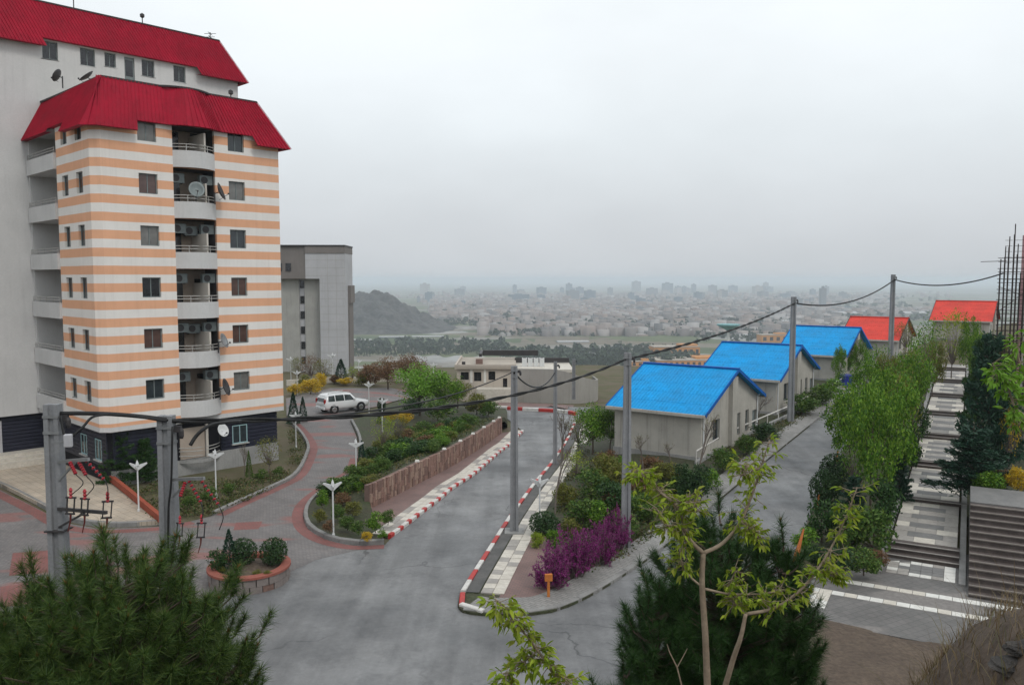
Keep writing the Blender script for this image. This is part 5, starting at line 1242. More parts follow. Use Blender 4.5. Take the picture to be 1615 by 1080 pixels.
def limbs(c, r, base=.0, split=.28, tr=.018, n=6, maxn=14, lean=.0):
    mb = MB(); top = np.array([r.normal() * .02, r.normal() * .02, split])
    mb.tube([(0, 0, -.03), (0, 0, split * .5), tuple(top)], [tr * 1.25, tr, tr * .85], n)
    for p in c[:maxn]:
        m_ = top * .45 + p * .55 + np.array([0, 0, -.04]); mb.tube([tuple(top), tuple(m_), tuple(p)], [tr * .55, tr * .35, tr * .12], 5, False)
    mb.tube([tuple(top), (top[0], top[1], split + .3), (0, 0, split + .5)], [tr * .8, tr * .5, tr * .2], 5, False)
    return mb
def tpl(kind, var, mat, seed):
    key = (kind, var, mat)
    if key in TPL: return TPL[key]
    r = np.random.default_rng(seed * 31 + var * 7 + 3); trunk = None; tm = 'bark'
    if kind == 'tree':
        P, c = blob(r, 4200, 34, .58, .5, .42, .16, .4); V, Fc = leafquads(P, .020, r); trunk = limbs(c, r)
    elif kind == 'slim':
        P, c = blob(r, 5600, 46, .56, .5, .44, .125, .3); V, Fc = leafquads(P, .0165, r, .6); trunk = limbs(c, r, tr=.014)
    elif kind == 'airy':
        P, c = blob(r, 900, 34, .6, .5, .4, .16, .3); V, Fc = leafquads(P, .019, r); trunk = limbs(c, r, split=.2, tr=.015, maxn=34); tm = 'bark_grey'
    elif kind == 'shrub':
        P, c = blob(r, 1700, 20, .5, .5, .5, .22); P[:, 2] = np.abs(P[:, 2]); V, Fc = leafquads(P, .042, r); trunk = limbs(c * np.array([1, 1, .8]), r, split=.15, tr=.02, maxn=8)
    elif kind == 'ball':
        P = unit(1700, r) * (.44 + .06 * r.random(1700))[:, None] * (1 + .06 * np.sin(7 * r.random(1700)))[:, None]; P[:, 2] = P[:, 2] * 1.0 + .5; V, Fc = leafquads(P, .036, r)
        Q = unit(500, r) * (.36 * r.random(500) ** .3)[:, None]; Q[:, 2] += .5; V2, F2 = leafquads(Q, .06, r); Fc = np.concatenate([Fc, F2 + len(V)]); V = np.concatenate([V, V2]); trunk = limbs(Q[:6], r, split=.2, tr=.03)
    elif kind == 'cone':
        n = 2200; z = r.random(n) ** 1.35 * .96 + .03; a = r.random(n) * 6.283; tier = .5 + .5 * np.abs(np.sin(z * 26 + a * .5)); rad = .5 * (1 - z) ** .8 * (.45 + .55 * r.random(n) ** .4) * (.72 + .28 * tier)
        P = np.stack([rad * np.cos(a), rad * np.sin(a), z], 1); D = np.stack([np.cos(a), np.sin(a), .15 + 0 * a], 1); V, Fc = leafquads(P, .045, r, .28, D, .8); trunk = MB().tube([(0, 0, -.03), (0, 0, .95)], [.03, .006], 6)
    elif kind == 'cedar':
        mb = MB(); PP = []; DDr = []; mb.tube([(0, 0, -.03), (.01, 0, .5), (0, 0, .98)], [.024, .016, .004], 7); nb = 64
        for i in range(nb):
            z = .06 + .88 * (i / nb) ** 1.05; a = i * 2.4 + r.normal() * .3; L_ = .5 * (1 - z) ** .62 * r.uniform(.6, 1.12) + .04; up = r.uniform(-.05, .16)
            e = np.array([math.cos(a) * L_, math.sin(a) * L_, z + up * L_ * 1.6]); s_ = np.array([0, 0, z]); mb.tube([tuple(s_), tuple((s_ + e) / 2 + [0, 0, -.01]), tuple(e)], [.008, .005, .002], 4, False)
            m_ = int(50 + 330 * L_); t = r.random(m_) ** .7; side_ = r.normal(size=m_) * .085 * (1.15 - t) * (L_ / .4 + .3); pd = np.array([-math.sin(a), math.cos(a), 0])
            PP.append(s_ + (e - s_) * t[:, None] + pd * side_[:, None] + r.normal(size=(m_, 3)) * [.012, .012, .014] + np.array([0, 0, 1.]) * (-.25 * np.abs(side_))[:, None]); DDr.append(np.tile([math.cos(a), math.sin(a), .25], (m_, 1)))
        P = np.concatenate(PP); V, Fc = leafquads(P, .032, r, .26, np.concatenate(DDr), .9); trunk = mb
    elif kind == 'redbud':
        mb = MB(); PP = []
        for i in range(48):
            a = r.random() * 6.283; s_ = r.random() ** .6 * .46; hgt = r.uniform(.42, 1.0) * (1 - .35 * (s_ / .42) ** 2); e = np.array([math.cos(a) * s_, math.sin(a) * s_, hgt]); b_ = e * [.3, .3, 0] + r.normal(size=3) * [.02, .02, 0]; b_[2] = -.02; m_ = (b_ + e) / 2 + [math.cos(a) * .02, math.sin(a) * .02, .0]
            mb.tube([tuple(b_), tuple(m_), tuple(e)], [.008, .005, .002], 4, False)
            for q in range(5):
                t = r.uniform(.3, .95); o_ = b_ * (1 - t) + e * t; d = e - b_ + r.normal(size=3) * .7; d = d / np.linalg.norm(d) * r.uniform(.08, .2); mb.tube([tuple(o_), tuple(o_ + d)], [.003, .0012], 3, False)
                tt = r.random(34)[:, None]; PP.append(o_ + d * tt + r.normal(size=(34, 3)) * .016)
            tt = (.22 + .78 * r.random(60))[:, None]; PP.append(b_ * (1 - tt) + e * tt + r.normal(size=(60, 3)) * .010)
        V, Fc = leafquads(np.concatenate(PP), .0125, r, .8); trunk = mb; tm = 'bark_grey'
    elif kind == 'bare':
        mb = MB(); tips = []
        def grow(p, d, L_, rad, lv):
            e = p + d * L_; mb.tube([tuple(p), tuple(p + d * L_ * .5 + r.normal(size=3) * L_ * .04), tuple(e)], [rad, rad * .8, rad * .6], 5 if lv < 2 else 3, False); tips.append(e)
            if lv < 4:
                for q in range(3):
                    nd = d + r.normal(size=3) * .42; nd[2] = abs(nd[2]) * .8 + .25; nd /= np.linalg.norm(nd); grow(p + d * L_ * r.uniform(.55, 1.0), nd, L_ * r.uniform(.58, .78), rad * .58, lv + 1)
        for q in range(3 if var % 2 else 1): grow(np.array([r.normal() * .015, r.normal() * .015, -.02]), np.array([r.normal() * .12, r.normal() * .12, 1.]), .36, .019, 0)
        P = np.array(tips)[4:]; P = P[r.random(len(P)) < .55]; P = np.repeat(P, 2, 0) + r.normal(size=(2 * len(P), 3)) * .012; V, Fc = leafquads(P, .009, r); trunk = mb; tm = 'bark_grey'
    if trunk is not None and kind != 'shrub' and kind != 'bare' and kind != 'redbud' or True:
        pass
    cm = npmesh('crown', V, Fc, mat); tmesh = trunk.mesh('trunk', tm)
    TPL[key] = (tmesh, cm); return TPL[key]
NAMES = {'tree': 'broadleaf_tree', 'slim': 'street_tree', 'airy': 'young_tree', 'shrub': 'shrub', 'ball': 'clipped_shrub', 'cone': 'conical_conifer', 'cedar': 'cedar_tree', 'redbud': 'redbud_bush', 'bare': 'bare_tree'}
CATS = {'tree': 'tree', 'slim': 'tree', 'airy': 'tree', 'shrub': 'shrub', 'ball': 'shrub', 'cone': 'conifer', 'cedar': 'conifer', 'redbud': 'bush', 'bare': 'tree'}
def plant_xy(x, y, z, hgt, wid, kind, mat, label, group=None, name=None, cat=None):
    var = random.randrange(3); tm, cm = tpl(kind, var, mat, sum(map(ord, kind)))
    r = root(name or NAMES[kind], (x, y, z), random.uniform(0, 6.28), label, cat or CATS[kind], group, sc=(wid, wid, hgt))
    obj('trunk' if CATS[kind] in ('tree', 'conifer') else 'stem', tm, r); obj('crown' if CATS[kind] in ('tree', 'conifer') else 'foliage', cm, r); return r
def veg(px, py, hp, wp, kind, mat, label, off=.1, group=None, name=None, cat=None, hfn=None):
    p = gp(px, py, off); m_ = p.y / F
    z = hfn(p.x, p.y) if hfn else p.z
    return plant_xy(p.x, p.y, z - .03, hp * m_, wp * m_, kind, mat, label, group, name, cat)

# ---- by the apartment block
veg(190, 760, 92, 66, 'cedar', 'needle_deep', 'dark fir against the dark ground floor, the taller of two behind the plaza'); veg(230, 757, 72, 52, 'cedar', 'needle_deep', 'smaller dark fir next to the first near the corner of the block')
veg(424, 745, 66, 58, 'airy', 'leaf_olive', 'thin olive-leaved young tree before the dark ground floor window'); veg(463, 668, 52, 24, 'cone', 'needle_dark', 'slender dark conifer at the corner of the block, taller of the pair'); veg(478, 664, 40, 18, 'cone', 'needle_dark', 'slender dark conifer at the corner of the block, shorter of the pair')
veg(393, 752, 44, 14, 'cone', 'leaf_mid', 'tiny upright cypress in the bed beside the concrete plinth'); veg(386, 748, 62, 26, 'bare', 'leaf_olive', 'bare shrub in front of the concrete plinth'); 
for i, (x, y, s_) in enumerate(((330, 790, 24), (360, 778, 18), (412, 756, 18), (300, 800, 20), (270, 806, 22), (440, 748, 14))): veg(x, y, s_, s_ * 1.4, 'shrub', 'leaf_mid', f'low green ground shrub in the bed round the block, {["below the white lamp", "beside the lamp under the balcony", "before the concrete plinth", "behind the second near pole", "next to the rust-red border", "nearest the driveway bend"][i]}', .05, 'low shrubs in the bed round the block')
# ---- planter
for x, y, hh, ww_, kd, mt, lb in ((-.75, -.1, 1.55, .85, 'cone', 'needle_dark', 'pointed dark conifer in the round planter'), (-.30, .2, 1.08, 1.12, 'ball', 'leaf_dark', 'large round clipped shrub in the middle of the planter'), (.92, .2, 1.1, 1.12, 'ball', 'leaf_dark', 'round clipped shrub at the driveway side of the planter'), (-1.1, -.5, .9, .9, 'shrub', 'needle_deep', 'dark loose shrub at the pine side of the planter'), (.75, .75, .9, .5, 'cone', 'leaf_mid', 'small green conifer behind the clipped shrub of the planter')):
    plant_xy(PLX + x, PLY + y, .58, hh, ww_, kd, mt, lb)
for i in range(5): plant_xy(PLX + random.uniform(-1.2, 1.2), PLY + random.uniform(-1.1, -.4), .55, .22, .4, 'shrub', 'leaf_olive', f'low green tuft on the planter soil, {nth(i + 1)} of five', 'tufts in the planter')
# ---- terraced bed
veg(571, 748, 56, 24, 'cone', 'needle_dark', 'dark upright conifer behind the lamp at the near end of the stone wall', .15)
for i, (x, y, hp, wp, mt) in enumerate(((506, 822, 22, 26, 'leaf_olive'), (520, 838, 20, 24, 'leaf_rust'), (548, 834, 24, 30, 'leaf_mid'), (566, 842, 24, 26, 'leaf_mid'), (592, 838, 34, 34, 'leaf_fresh'), (612, 826, 26, 26, 'leaf_mid'), (578, 852, 16, 20, 'leaf_yellow'), (532, 818, 26, 26, 'leaf_mid'), (556, 812, 24, 30, 'leaf_olive'), (508, 800, 30, 24, 'leaf_fresh'), (540, 796, 22, 30, 'leaf_rust'), (602, 848, 14, 20, 'leaf_fresh'))):
    veg(x, y, hp, wp, 'shrub', mt, {'leaf_olive': 'olive shrub in the tip of the terraced bed', 'leaf_rust': 'rust-brown shrub in the tip of the terraced bed', 'leaf_mid': 'dark green shrub in the tip of the terraced bed', 'leaf_fresh': 'fresh green shrub in the tip of the terraced bed', 'leaf_yellow': 'small yellow-green shrub at the kerb of the terraced bed'}[mt] + ['', ' near the lamp', ' before the lamp', ' right of the lamp', ' at the kerb', ' beside the pavement end', ' at the wall corner', '', ' behind the lamp', ' under the wall', ' by the driveway', ' behind the lamp', ' touching the kerb'][i + 1], .3, 'shrubs in the tip of the terraced bed')
tot_w = len(WP) - 1
def bedpos(s_, off_): a, d = wpos(min(s_, tot_w * .5 - .6)); n_ = Vector((-d.y, d.x)); q = a + n_ * off_; return q.x, q.y
LBL = {'leaf_mid': 'dark green shrub in the bed above the stone wall', 'leaf_olive': 'olive shrub in the bed above the stone wall', 'leaf_fresh': 'fresh green shrub in the bed above the stone wall', 'leaf_rust': 'rust-brown shrub in the bed above the stone wall', 'needle_deep': 'spreading juniper in the bed above the stone wall', 'leaf_yellow': 'yellow flowering shrub in the bed above the stone wall', 'leaf_bright': 'bright green shrub in the bed above the stone wall'}
todo = []
for i in range(110):
    s_ = random.uniform(.8, tot_w * .5 - .5); o_ = .7 + random.random() ** .9 * 6.0; x, y = bedpos(s_, o_)
    if not inside(x, y, bedB) or min((Vector((x, y)) - Vector(p_)).length for p_ in bedB[:46]) < .75: continue
    mt = random.choice(['leaf_mid', 'leaf_mid', 'needle_deep', 'leaf_olive', 'leaf_fresh', 'leaf_mid', 'leaf_rust', 'needle_deep']); hg = random.uniform(.55, 1.15) * (1.15 if o_ > 2 else .8)
    todo.append((s_, x, y, hg, mt))
cnt_ = {}
for s_, x, y, hg, mt in sorted(todo)[:86]:
    cnt_[mt] = cnt_.get(mt, 0) + 1
    plant_xy(x, y, hb(x, y) - .05, hg, hg * random.uniform(1.2, 1.9), 'shrub', mt, LBL[mt] + f', {nth(cnt_[mt])} from the near end', 'shrubs above the stone wall')
veg(603, 712, 66, 46, 'airy', 'leaf_lime', 'tall yellow-green loose shrub in the terraced bed beside the driveway bend', .3); veg(628, 700, 52, 44, 'airy', 'leaf_olive', 'olive loose shrub beside the yellow-green one in the terraced bed', .5)
veg(640, 668, 22, 28, 'shrub', 'leaf_yellow', 'yellow flowering shrub near the middle lamp of the terraced bed', .4); veg(616, 664, 16, 24, 'shrub', 'leaf_yellow', 'low yellow flowering shrub at the top of the terraced bed', .4)
veg(662, 652, 82, 108, 'tree', 'leaf_bright', 'bright green spreading tree at the top of the terraced bed', .3); veg(700, 650, 66, 70, 'tree', 'leaf_fresh', 'fresh green tree right next to the bright green one', .3)
veg(722, 642, 46, 54, 'tree', 'leaf_olive', 'olive bushy tree in front of the pavilion windows', .3); veg(752, 652, 34, 46, 'shrub', 'leaf_olive', 'olive bush at the bottom end of the terraced bed', .3); veg(770, 655, 26, 36, 'shrub', 'leaf_mid', 'dark bush above the far end of the stone wall', .3); veg(690, 662, 34, 60, 'shrub', 'leaf_mid', 'wide dark bush under the bright green tree', .5); veg(650, 655, 28, 44, 'shrub', 'leaf_dark', 'dark clipped bush at the foot of the bright green tree', .4)
veg(602, 650, 24, 14, 'ball', 'leaf_dark', 'small dark ball-shaped tree beyond the car', .1); veg(598, 668, 16, 10, 'cone', 'leaf_dark', 'tiny dark conifer just past the car', .1)
# ---- forecourt and tower foot
for x, y, hp, wp, kd, mt, lb in ((612, 612, 50, 66, 'tree', 'leaf_rust', 'rust-brown leafing tree behind the forecourt'), (648, 608, 52, 60, 'tree', 'leaf_rust', 'rust-brown leafing tree behind the bright green tree'), (584, 606, 34, 44, 'shrub', 'leaf_rust', 'rust-brown bush beyond the car'), (492, 602, 48, 48, 'airy', 'leaf_rust', 'rusty young tree at the foot of the grey tower'), (470, 602, 46, 34, 'airy', 'leaf_olive', 'olive young tree between the block and the grey tower'), (512, 604, 44, 40, 'airy', 'leaf_olive', 'olive young tree before the grey tower front'), (538, 603, 38, 30, 'cone', 'needle_dark', 'dark conifer at the edge of the grey tower'), (555, 604, 32, 28, 'airy', 'leaf_lime', 'pale green young tree just past the grey tower'),
    (468, 622, 18, 30, 'shrub', 'leaf_yellow', 'yellow flowering bush closest to the striped wall'), (490, 620, 24, 36, 'shrub', 'leaf_yellow', 'tall yellow flowering bush behind the car'), (504, 612, 26, 26, 'shrub', 'leaf_yellow', 'orange-yellow flowering bush behind the car'), (480, 612, 22, 26, 'shrub', 'leaf_olive', 'olive bush among the yellow flowering ones'), (528, 604, 14, 20, 'shrub', 'leaf_rust', 'small rusty bush at the forecourt edge'), (545, 606, 12, 30, 'shrub', 'leaf_yellow', 'low yellow hedge at the far edge of the forecourt'), (570, 606, 18, 30, 'shrub', 'leaf_olive', 'low olive hedge at the far edge of the forecourt'), (530, 602, 10, 8, 'ball', 'leaf_dark', 'small round dark bush on the forecourt edge')):
    veg(x, y, hp, wp, kd, mt, lb, .1)
# pale low wall round the forecourt
fw = g2([(452, 606), (520, 601), (600, 600), (660, 606)], .1); r = root('forecourt_wall', (*fw[0], 0), 0, 'low cream wall edging the far forecourt', 'wall')
for a, b in zip(resample(fw, 3)[:-1], resample(fw, 3)[1:]): MB().bar((a.x - fw[0][0], a.y - fw[0][1], h(a.x, a.y) + .25), (b.x - fw[0][0], b.y - fw[0][1], h(b.x, b.y) + .25), .3, .7).build('block', 'cream_tile', r)

# ---- right island
for x, y, hp, wp, lb in ((872, 926, 84, 82, 'purple flowering redbud nearest the orange notice post'), (908, 908, 98, 84, 'second purple redbud behind the notice post'), (944, 890, 84, 66, 'third purple redbud beside the utility pole'), (972, 868, 82, 60, 'purple redbud partly behind the utility pole')): veg(x, y, hp, wp, 'redbud', 'flower_purple', lb, .13)
veg(858, 842, 38, 50, 'ball', 'leaf_dark', 'flattened round dark shrub beside the lamp on the tile path', .13); veg(846, 862, 26, 28, 'shrub', 'leaf_lime', 'yellow-green shrub at the foot of the tile path lamp', .13); veg(872, 860, 28, 30, 'shrub', 'leaf_fresh', 'fresh green shrub behind the redbud and the lamp', .13)
veg(874, 808, 150, 78, 'bare', 'leaf_rust', 'bare multi-stemmed tree beside the tile path', .13); veg(888, 722, 92, 56, 'bare', 'leaf_olive', 'bare tree farther down the tile path beside the thin pole', .13)
for x, y, hp, wp, kd, mt, lb in ((908, 760, 56, 60, 'airy', 'leaf_lime', 'yellow-green shrub in the middle of the island bed'), (932, 790, 54, 70, 'shrub', 'leaf_mid', 'wide dark shrub in the middle of the island bed'), (962, 812, 60, 66, 'shrub', 'needle_deep', 'dark juniper next to the utility pole'), (918, 834, 52, 62, 'shrub', 'leaf_mid', 'dark shrub behind the second redbud'), (890, 800, 44, 44, 'shrub', 'leaf_olive', 'olive shrub between the bare tree and the island bed'), (950, 762, 52, 56, 'shrub', 'leaf_olive', 'olive shrub below the nearest blue roof'), (978, 778, 54, 56, 'shrub', 'leaf_olive', 'olive shrub by the house wall behind the pole'), (935, 716, 84, 80, 'tree', 'leaf_fresh', 'green tree at the corner of the nearest blue-roofed house'), (962, 712, 78, 56, 'tree', 'leaf_mid', 'dark green tree right at the corner of the nearest blue-roofed house'), (912, 712, 66, 50, 'airy', 'leaf_olive', 'olive young tree before the blank curved wall'), (958, 740, 34, 40, 'shrub', 'leaf_rust', 'red-leaved shrub by the house corner'), (900, 845, 30, 40, 'shrub', 'leaf_olive', 'olive shrub behind the nearest redbud'), (985, 845, 40, 50, 'shrub', 'leaf_mid', 'dark shrub at the foot of the utility pole'), (1010, 815, 44, 56, 'shrub', 'leaf_mid', 'dark shrub between the utility pole and the pavement'), (1040, 800, 36, 46, 'shrub', 'leaf_olive', 'olive shrub beside the pavement'), (940, 830, 44, 50, 'shrub', 'leaf_fresh', 'fresh green shrub behind the third redbud')):
    veg(x, y, hp, wp, kd, mt, lb, .13)
veg(1015, 752, 100, 70, 'bare', 'leaf_olive', 'bare thin-twigged tree before the wall of the nearest house', .15); veg(1100, 765, 160, 80, 'bare', 'leaf_olive', 'tall bare tree at the gable corner of the nearest house', .15); veg(1060, 745, 70, 50, 'bare', 'leaf_olive', 'low bare tree before the plinth of the nearest house', .15)
veg(1195, 668, 80, 46, 'bare', 'leaf_rust', 'bare tree between the first and second blue-roofed houses', .2)
for x, y, hp, wp, kd, mt, lb in ((1105, 790, 62, 46, 'shrub', 'leaf_dark', 'dark bush at the bend of the climbing pavement'), (1075, 778, 50, 40, 'shrub', 'leaf_dark', 'dark bush under the gable of the nearest house'), (1140, 742, 40, 50, 'shrub', 'leaf_mid', 'green bush under the pipe railing'), (1178, 716, 34, 44, 'shrub', 'leaf_mid', 'green bush beside the climbing pavement below the second house'), (1208, 694, 30, 50, 'shrub', 'leaf_dark', 'dark bush close to the pole in front of the second house'), (1265, 652, 34, 56, 'shrub', 'leaf_mid', 'hedge bush uphill of the pole'), (1290, 636, 30, 56, 'shrub', 'leaf_mid', 'hedge bush halfway between the pole and the blue bin'), (1312, 622, 26, 46, 'shrub', 'leaf_fresh', 'hedge bush close to the blue bin'), (1122, 770, 34, 40, 'shrub', 'leaf_fresh', 'fresh green bush on the bend of the climbing pavement'), (1322, 612, 74, 30, 'slim', 'leaf_fresh', 'slim green tree before the gable of the second house'), (1352, 596, 66, 40, 'slim', 'leaf_fresh', 'slim green tree before the gable of the third house')):
    veg(x, y, hp, wp, kd, mt, lb, .2)
# ---- verge between climbing road and stepped path
vt = [(1372, 812, 232, 118, 'leaf_fresh', 'largest fresh green street tree between the climbing road and the stepped path'), (1400, 790, 214, 92, 'leaf_fresh', 'fresh green street tree touching the stepped path'), (1340, 742, 150, 84, 'leaf_fresh', 'fresh green street tree leaning over the climbing road'), (1418, 735, 172, 74, 'leaf_olive', 'olive-green street tree at the edge of the stepped path'), (1392, 712, 150, 80, 'leaf_fresh', 'fresh green street tree behind the largest one'), (1436, 688, 150, 60, 'leaf_fresh', 'green street tree in front of the red roofs'), (1430, 662, 120, 66, 'leaf_olive', 'olive street tree below the red roofs'), (1456, 650, 148, 46, 'leaf_fresh', 'tall narrow green tree before the highest red roof'), (1400, 650, 100, 60, 'leaf_olive', 'pale olive tree by the tallest pole'), (1366, 662, 110, 60, 'leaf_fresh', 'green street tree in front of the third blue-roofed house'), (1470, 625, 96, 40, 'leaf_olive', 'olive tree at the top of the stepped path')]
for i, (x, y, hp, wp, mt, lb) in enumerate(vt): veg(x, y, hp, wp * (1.15 if i % 3 else .95), ['slim', 'tree', 'slim', 'airy'][i % 4] if i else 'slim', mt, lb, .25)
for i, (x, y, hp, wp, kd, mt, lb) in enumerate(((1300, 800, 62, 48, 'ball', 'leaf_dark', 'dark round shrub by the climbing road, the uppermost with an orange tie'), (1296, 852, 70, 62, 'shrub', 'needle_deep', 'dark juniper leaning over the climbing road'), (1335, 868, 80, 76, 'shrub', 'leaf_mid', 'dark green shrub at the foot of the verge'), (1376, 872, 82, 82, 'shrub', 'leaf_mid', 'dark green shrub beside the first steps'), (1390, 838, 92, 60, 'shrub', 'needle_deep', 'dark juniper at the edge of the tiled landing'), (1345, 820, 76, 60, 'cedar', 'needle_dark', 'dark cedar on the verge under the largest street tree'), (1316, 768, 56, 48, 'ball', 'leaf_dark', 'dark round shrub farther up the climbing road'), (1418, 790, 76, 50, 'cedar', 'needle_dark', 'dark conifer between street trees and path'), (1434, 742, 66, 40, 'shrub', 'needle_deep', 'dark shrub at the edge of the middle landing'), (1448, 692, 56, 36, 'shrub', 'needle_deep', 'dark shrub at the edge of the upper landing'), (1272, 872, 44, 50, 'shrub', 'leaf_fresh', 'fresh green shrub by the kerb of the climbing road'), (1322, 905, 50, 60, 'shrub', 'leaf_dark', 'dark low shrub nearest the paved court'), (1362, 905, 46, 60, 'shrub', 'leaf_mid', 'green low shrub nearest the pale tile panel'), (1384, 892, 30, 40, 'shrub', 'leaf_rust', 'rust-coloured low plant by the pale tile panel'), (1290, 895, 40, 46, 'shrub', 'leaf_dark', 'dark low shrub at the corner of the court and the road'))):
    veg(x, y, hp, wp, kd, mt, lb, .25)
# ---- conifers and bushes right of the path
for x, y, hp, wp, kd, mt, lb in ((1532, 775, 110, 130, 'cedar', 'needle_dark', 'broad dark cedar spreading over the stepped path above the landing'), (1556, 745, 236, 100, 'cedar', 'needle_dark', 'tallest dark cedar beside the stepped path'), (1544, 672, 150, 66, 'cedar', 'needle_deep', 'dark cedar farther up beside the stepped path'), (1592, 715, 104, 56, 'cedar', 'needle_dark', 'dark cedar below the scaffold'), (1540, 612, 96, 48, 'slim', 'leaf_fresh', 'small green tree at the top of the path before the highest red roof'), (1578, 612, 90, 50, 'slim', 'leaf_olive', 'olive tree in front of the highest red roof gable')): veg(x, y, hp, wp, kd, mt, lb, 1.2)
for x, y, hp, wp, mt, lb in ((1578, 768, 30, 36, 'leaf_rust', 'red-brown bush at the edge of the broad landing'), (1604, 775, 44, 40, 'leaf_yellow', 'yellow bush above the broad stairs'), (1590, 740, 120, 36, 'leaf_yellow', 'tall thin yellow-leaved shrub before the steel fence'), (1560, 775, 36, 50, 'leaf_fresh', 'green bush at the foot of the tallest cedar'), (1612, 700, 90, 50, 'leaf_fresh', 'green bush at the frame edge behind the fence')): veg(x, y, hp, wp, 'airy' if hp > 60 else 'shrub', mt, lb, 1.6)
# orange-wrapped stakes along the verge
for i, (x0_, y0_, x1_, y1_) in enumerate(((1252, 892, 1268, 832), (1286, 806, 1293, 778), (1302, 766, 1308, 746), (1317, 732, 1322, 710))):
    a = gp(x0_, y0_, .1); b = at(x1_, y1_, a.y); r = root('orange_stake', a, 0, f'orange cloth-wrapped stake at the climbing road, {["nearest", "second", "third", "farthest"][i]} of four from the court', 'stake', 'orange stakes on the verge')
    d = b - a; MB().tube([(0, 0, 0), tuple(d)], .02, 6).build('stick', 'bark_grey', r); MB().tube([tuple(d * .12), tuple(d * .3), tuple(d * .6), tuple(d * .97)], [.10, .12, .07, .035], 8).build('cloth', 'orange_cloth', r)

# loose saplings that screen the red roofs and break up the verge
for x, y, hp, wp, kd, mt, lb in ((1388, 640, 112, 60, 'airy', 'leaf_fresh', 'loose sapling before the third blue roof gable'), (1462, 600, 112, 60, 'airy', 'leaf_fresh', 'loose sapling before the nearer red roof end'), (1500, 598, 118, 56, 'airy', 'leaf_lime', 'pale loose sapling before the highest red roof'), (1528, 600, 110, 44, 'slim', 'leaf_fresh', 'upright green tree covering the middle of the highest red roof'), (1552, 606, 96, 60, 'airy', 'leaf_lime', 'pale loose sapling between the cedars and the highest red roof'), (1328, 700, 96, 60, 'airy', 'leaf_lime', 'pale loose sapling hanging over the climbing road'), (1352, 790, 130, 80, 'airy', 'leaf_fresh', 'loose green sapling under the largest street tree'), (1428, 560, 60, 44, 'airy', 'leaf_olive', 'olive sapling at the wall of the nearer red-roofed house')):
    veg(x, y, hp, wp, kd, mt, lb, .4)
# more growth in the island bed below the nearest house
pg = [(935, 728), (1000, 738), (1095, 760), (1085, 800), (1030, 830), (985, 850), (945, 825), (925, 775)]; cnt_ = {}
NM = {'leaf_mid': 'dark green', 'leaf_olive': 'olive', 'leaf_rust': 'rust-brown', 'leaf_fresh': 'fresh green', 'needle_deep': 'juniper-like'}
todo = []
while len(todo) < 34:
    x, y = random.uniform(925, 1095), random.uniform(728, 850)
    if inside(x, y, pg): todo.append((x, y, random.choice(list(NM))))
for x, y, mt in sorted(todo):
    cnt_[mt] = cnt_.get(mt, 0) + 1; s_ = random.uniform(16, 38)
    veg(x, y, s_, s_ * random.uniform(1., 1.5), random.choice(['shrub', 'shrub', 'airy']) if mt != 'needle_deep' else 'shrub', mt, f'{NM[mt]} filler plant below the nearest house, {nth(cnt_[mt])} from the main road', .13, 'filler plants below the nearest house')
# low ground cover on the bare beds
gr_ = np.random.default_rng(12); C_ = []
for poly, n_, zf in (([(180, 766), (256, 826), (342, 810), (440, 764), (484, 718), (474, 684), (456, 668), (456, 735), (380, 755), (240, 760)], 3600, None), ([(905, 700), (1000, 735), (1095, 760), (1085, 805), (1000, 870), (930, 905), (890, 870), (880, 800)], 5200, None), ([(1120, 712), (1240, 655), (1320, 612), (1330, 618), (1250, 672), (1150, 745)], 1500, None), ([(1275, 880), (1330, 720), (1420, 620), (1470, 600), (1440, 740), (1400, 860), (1300, 905)], 4200, None)):
    k_ = 0
    while k_ < n_:
        x, y = gr_.uniform(min(p[0] for p in poly), max(p[0] for p in poly)), gr_.uniform(min(p[1] for p in poly), max(p[1] for p in poly))
        if not inside(x, y, poly): continue
        p = gp(x, y, .1); cl_ = math.sin(p.x * 1.7 + 1) * math.sin(p.y * 1.3) + gr_.normal() * .45
        if cl_ < -.1: k_ += .3; continue
        k_ += 1
        for q in range(3): C_.append((p.x + gr_.normal() * .12, p.y + gr_.normal() * .12, p.z + abs(gr_.normal()) * .07))
for q in range(9000):
    x, y = bedpos(gr_.uniform(.5, tot_w * .5 - .3), .5 + gr_.random() * 6)
    if inside(x, y, bedB): C_.append((x, y, hb(x, y) + .02 + abs(gr_.normal()) * .05))
V, Fc = leafquads(np.array(C_), .075, gr_, .45)
leafmat('cover_leaf', [(.03, .055, .012), (.055, .085, .02), (.09, .11, .03), (.14, .115, .05), (.10, .075, .04)], trans=.15)
tag(obj('ground_cover', npmesh('ground_cover', V, Fc, 'cover_leaf')), 'low green and brown ground cover on the planting beds', 'ground cover', kind='stuff')
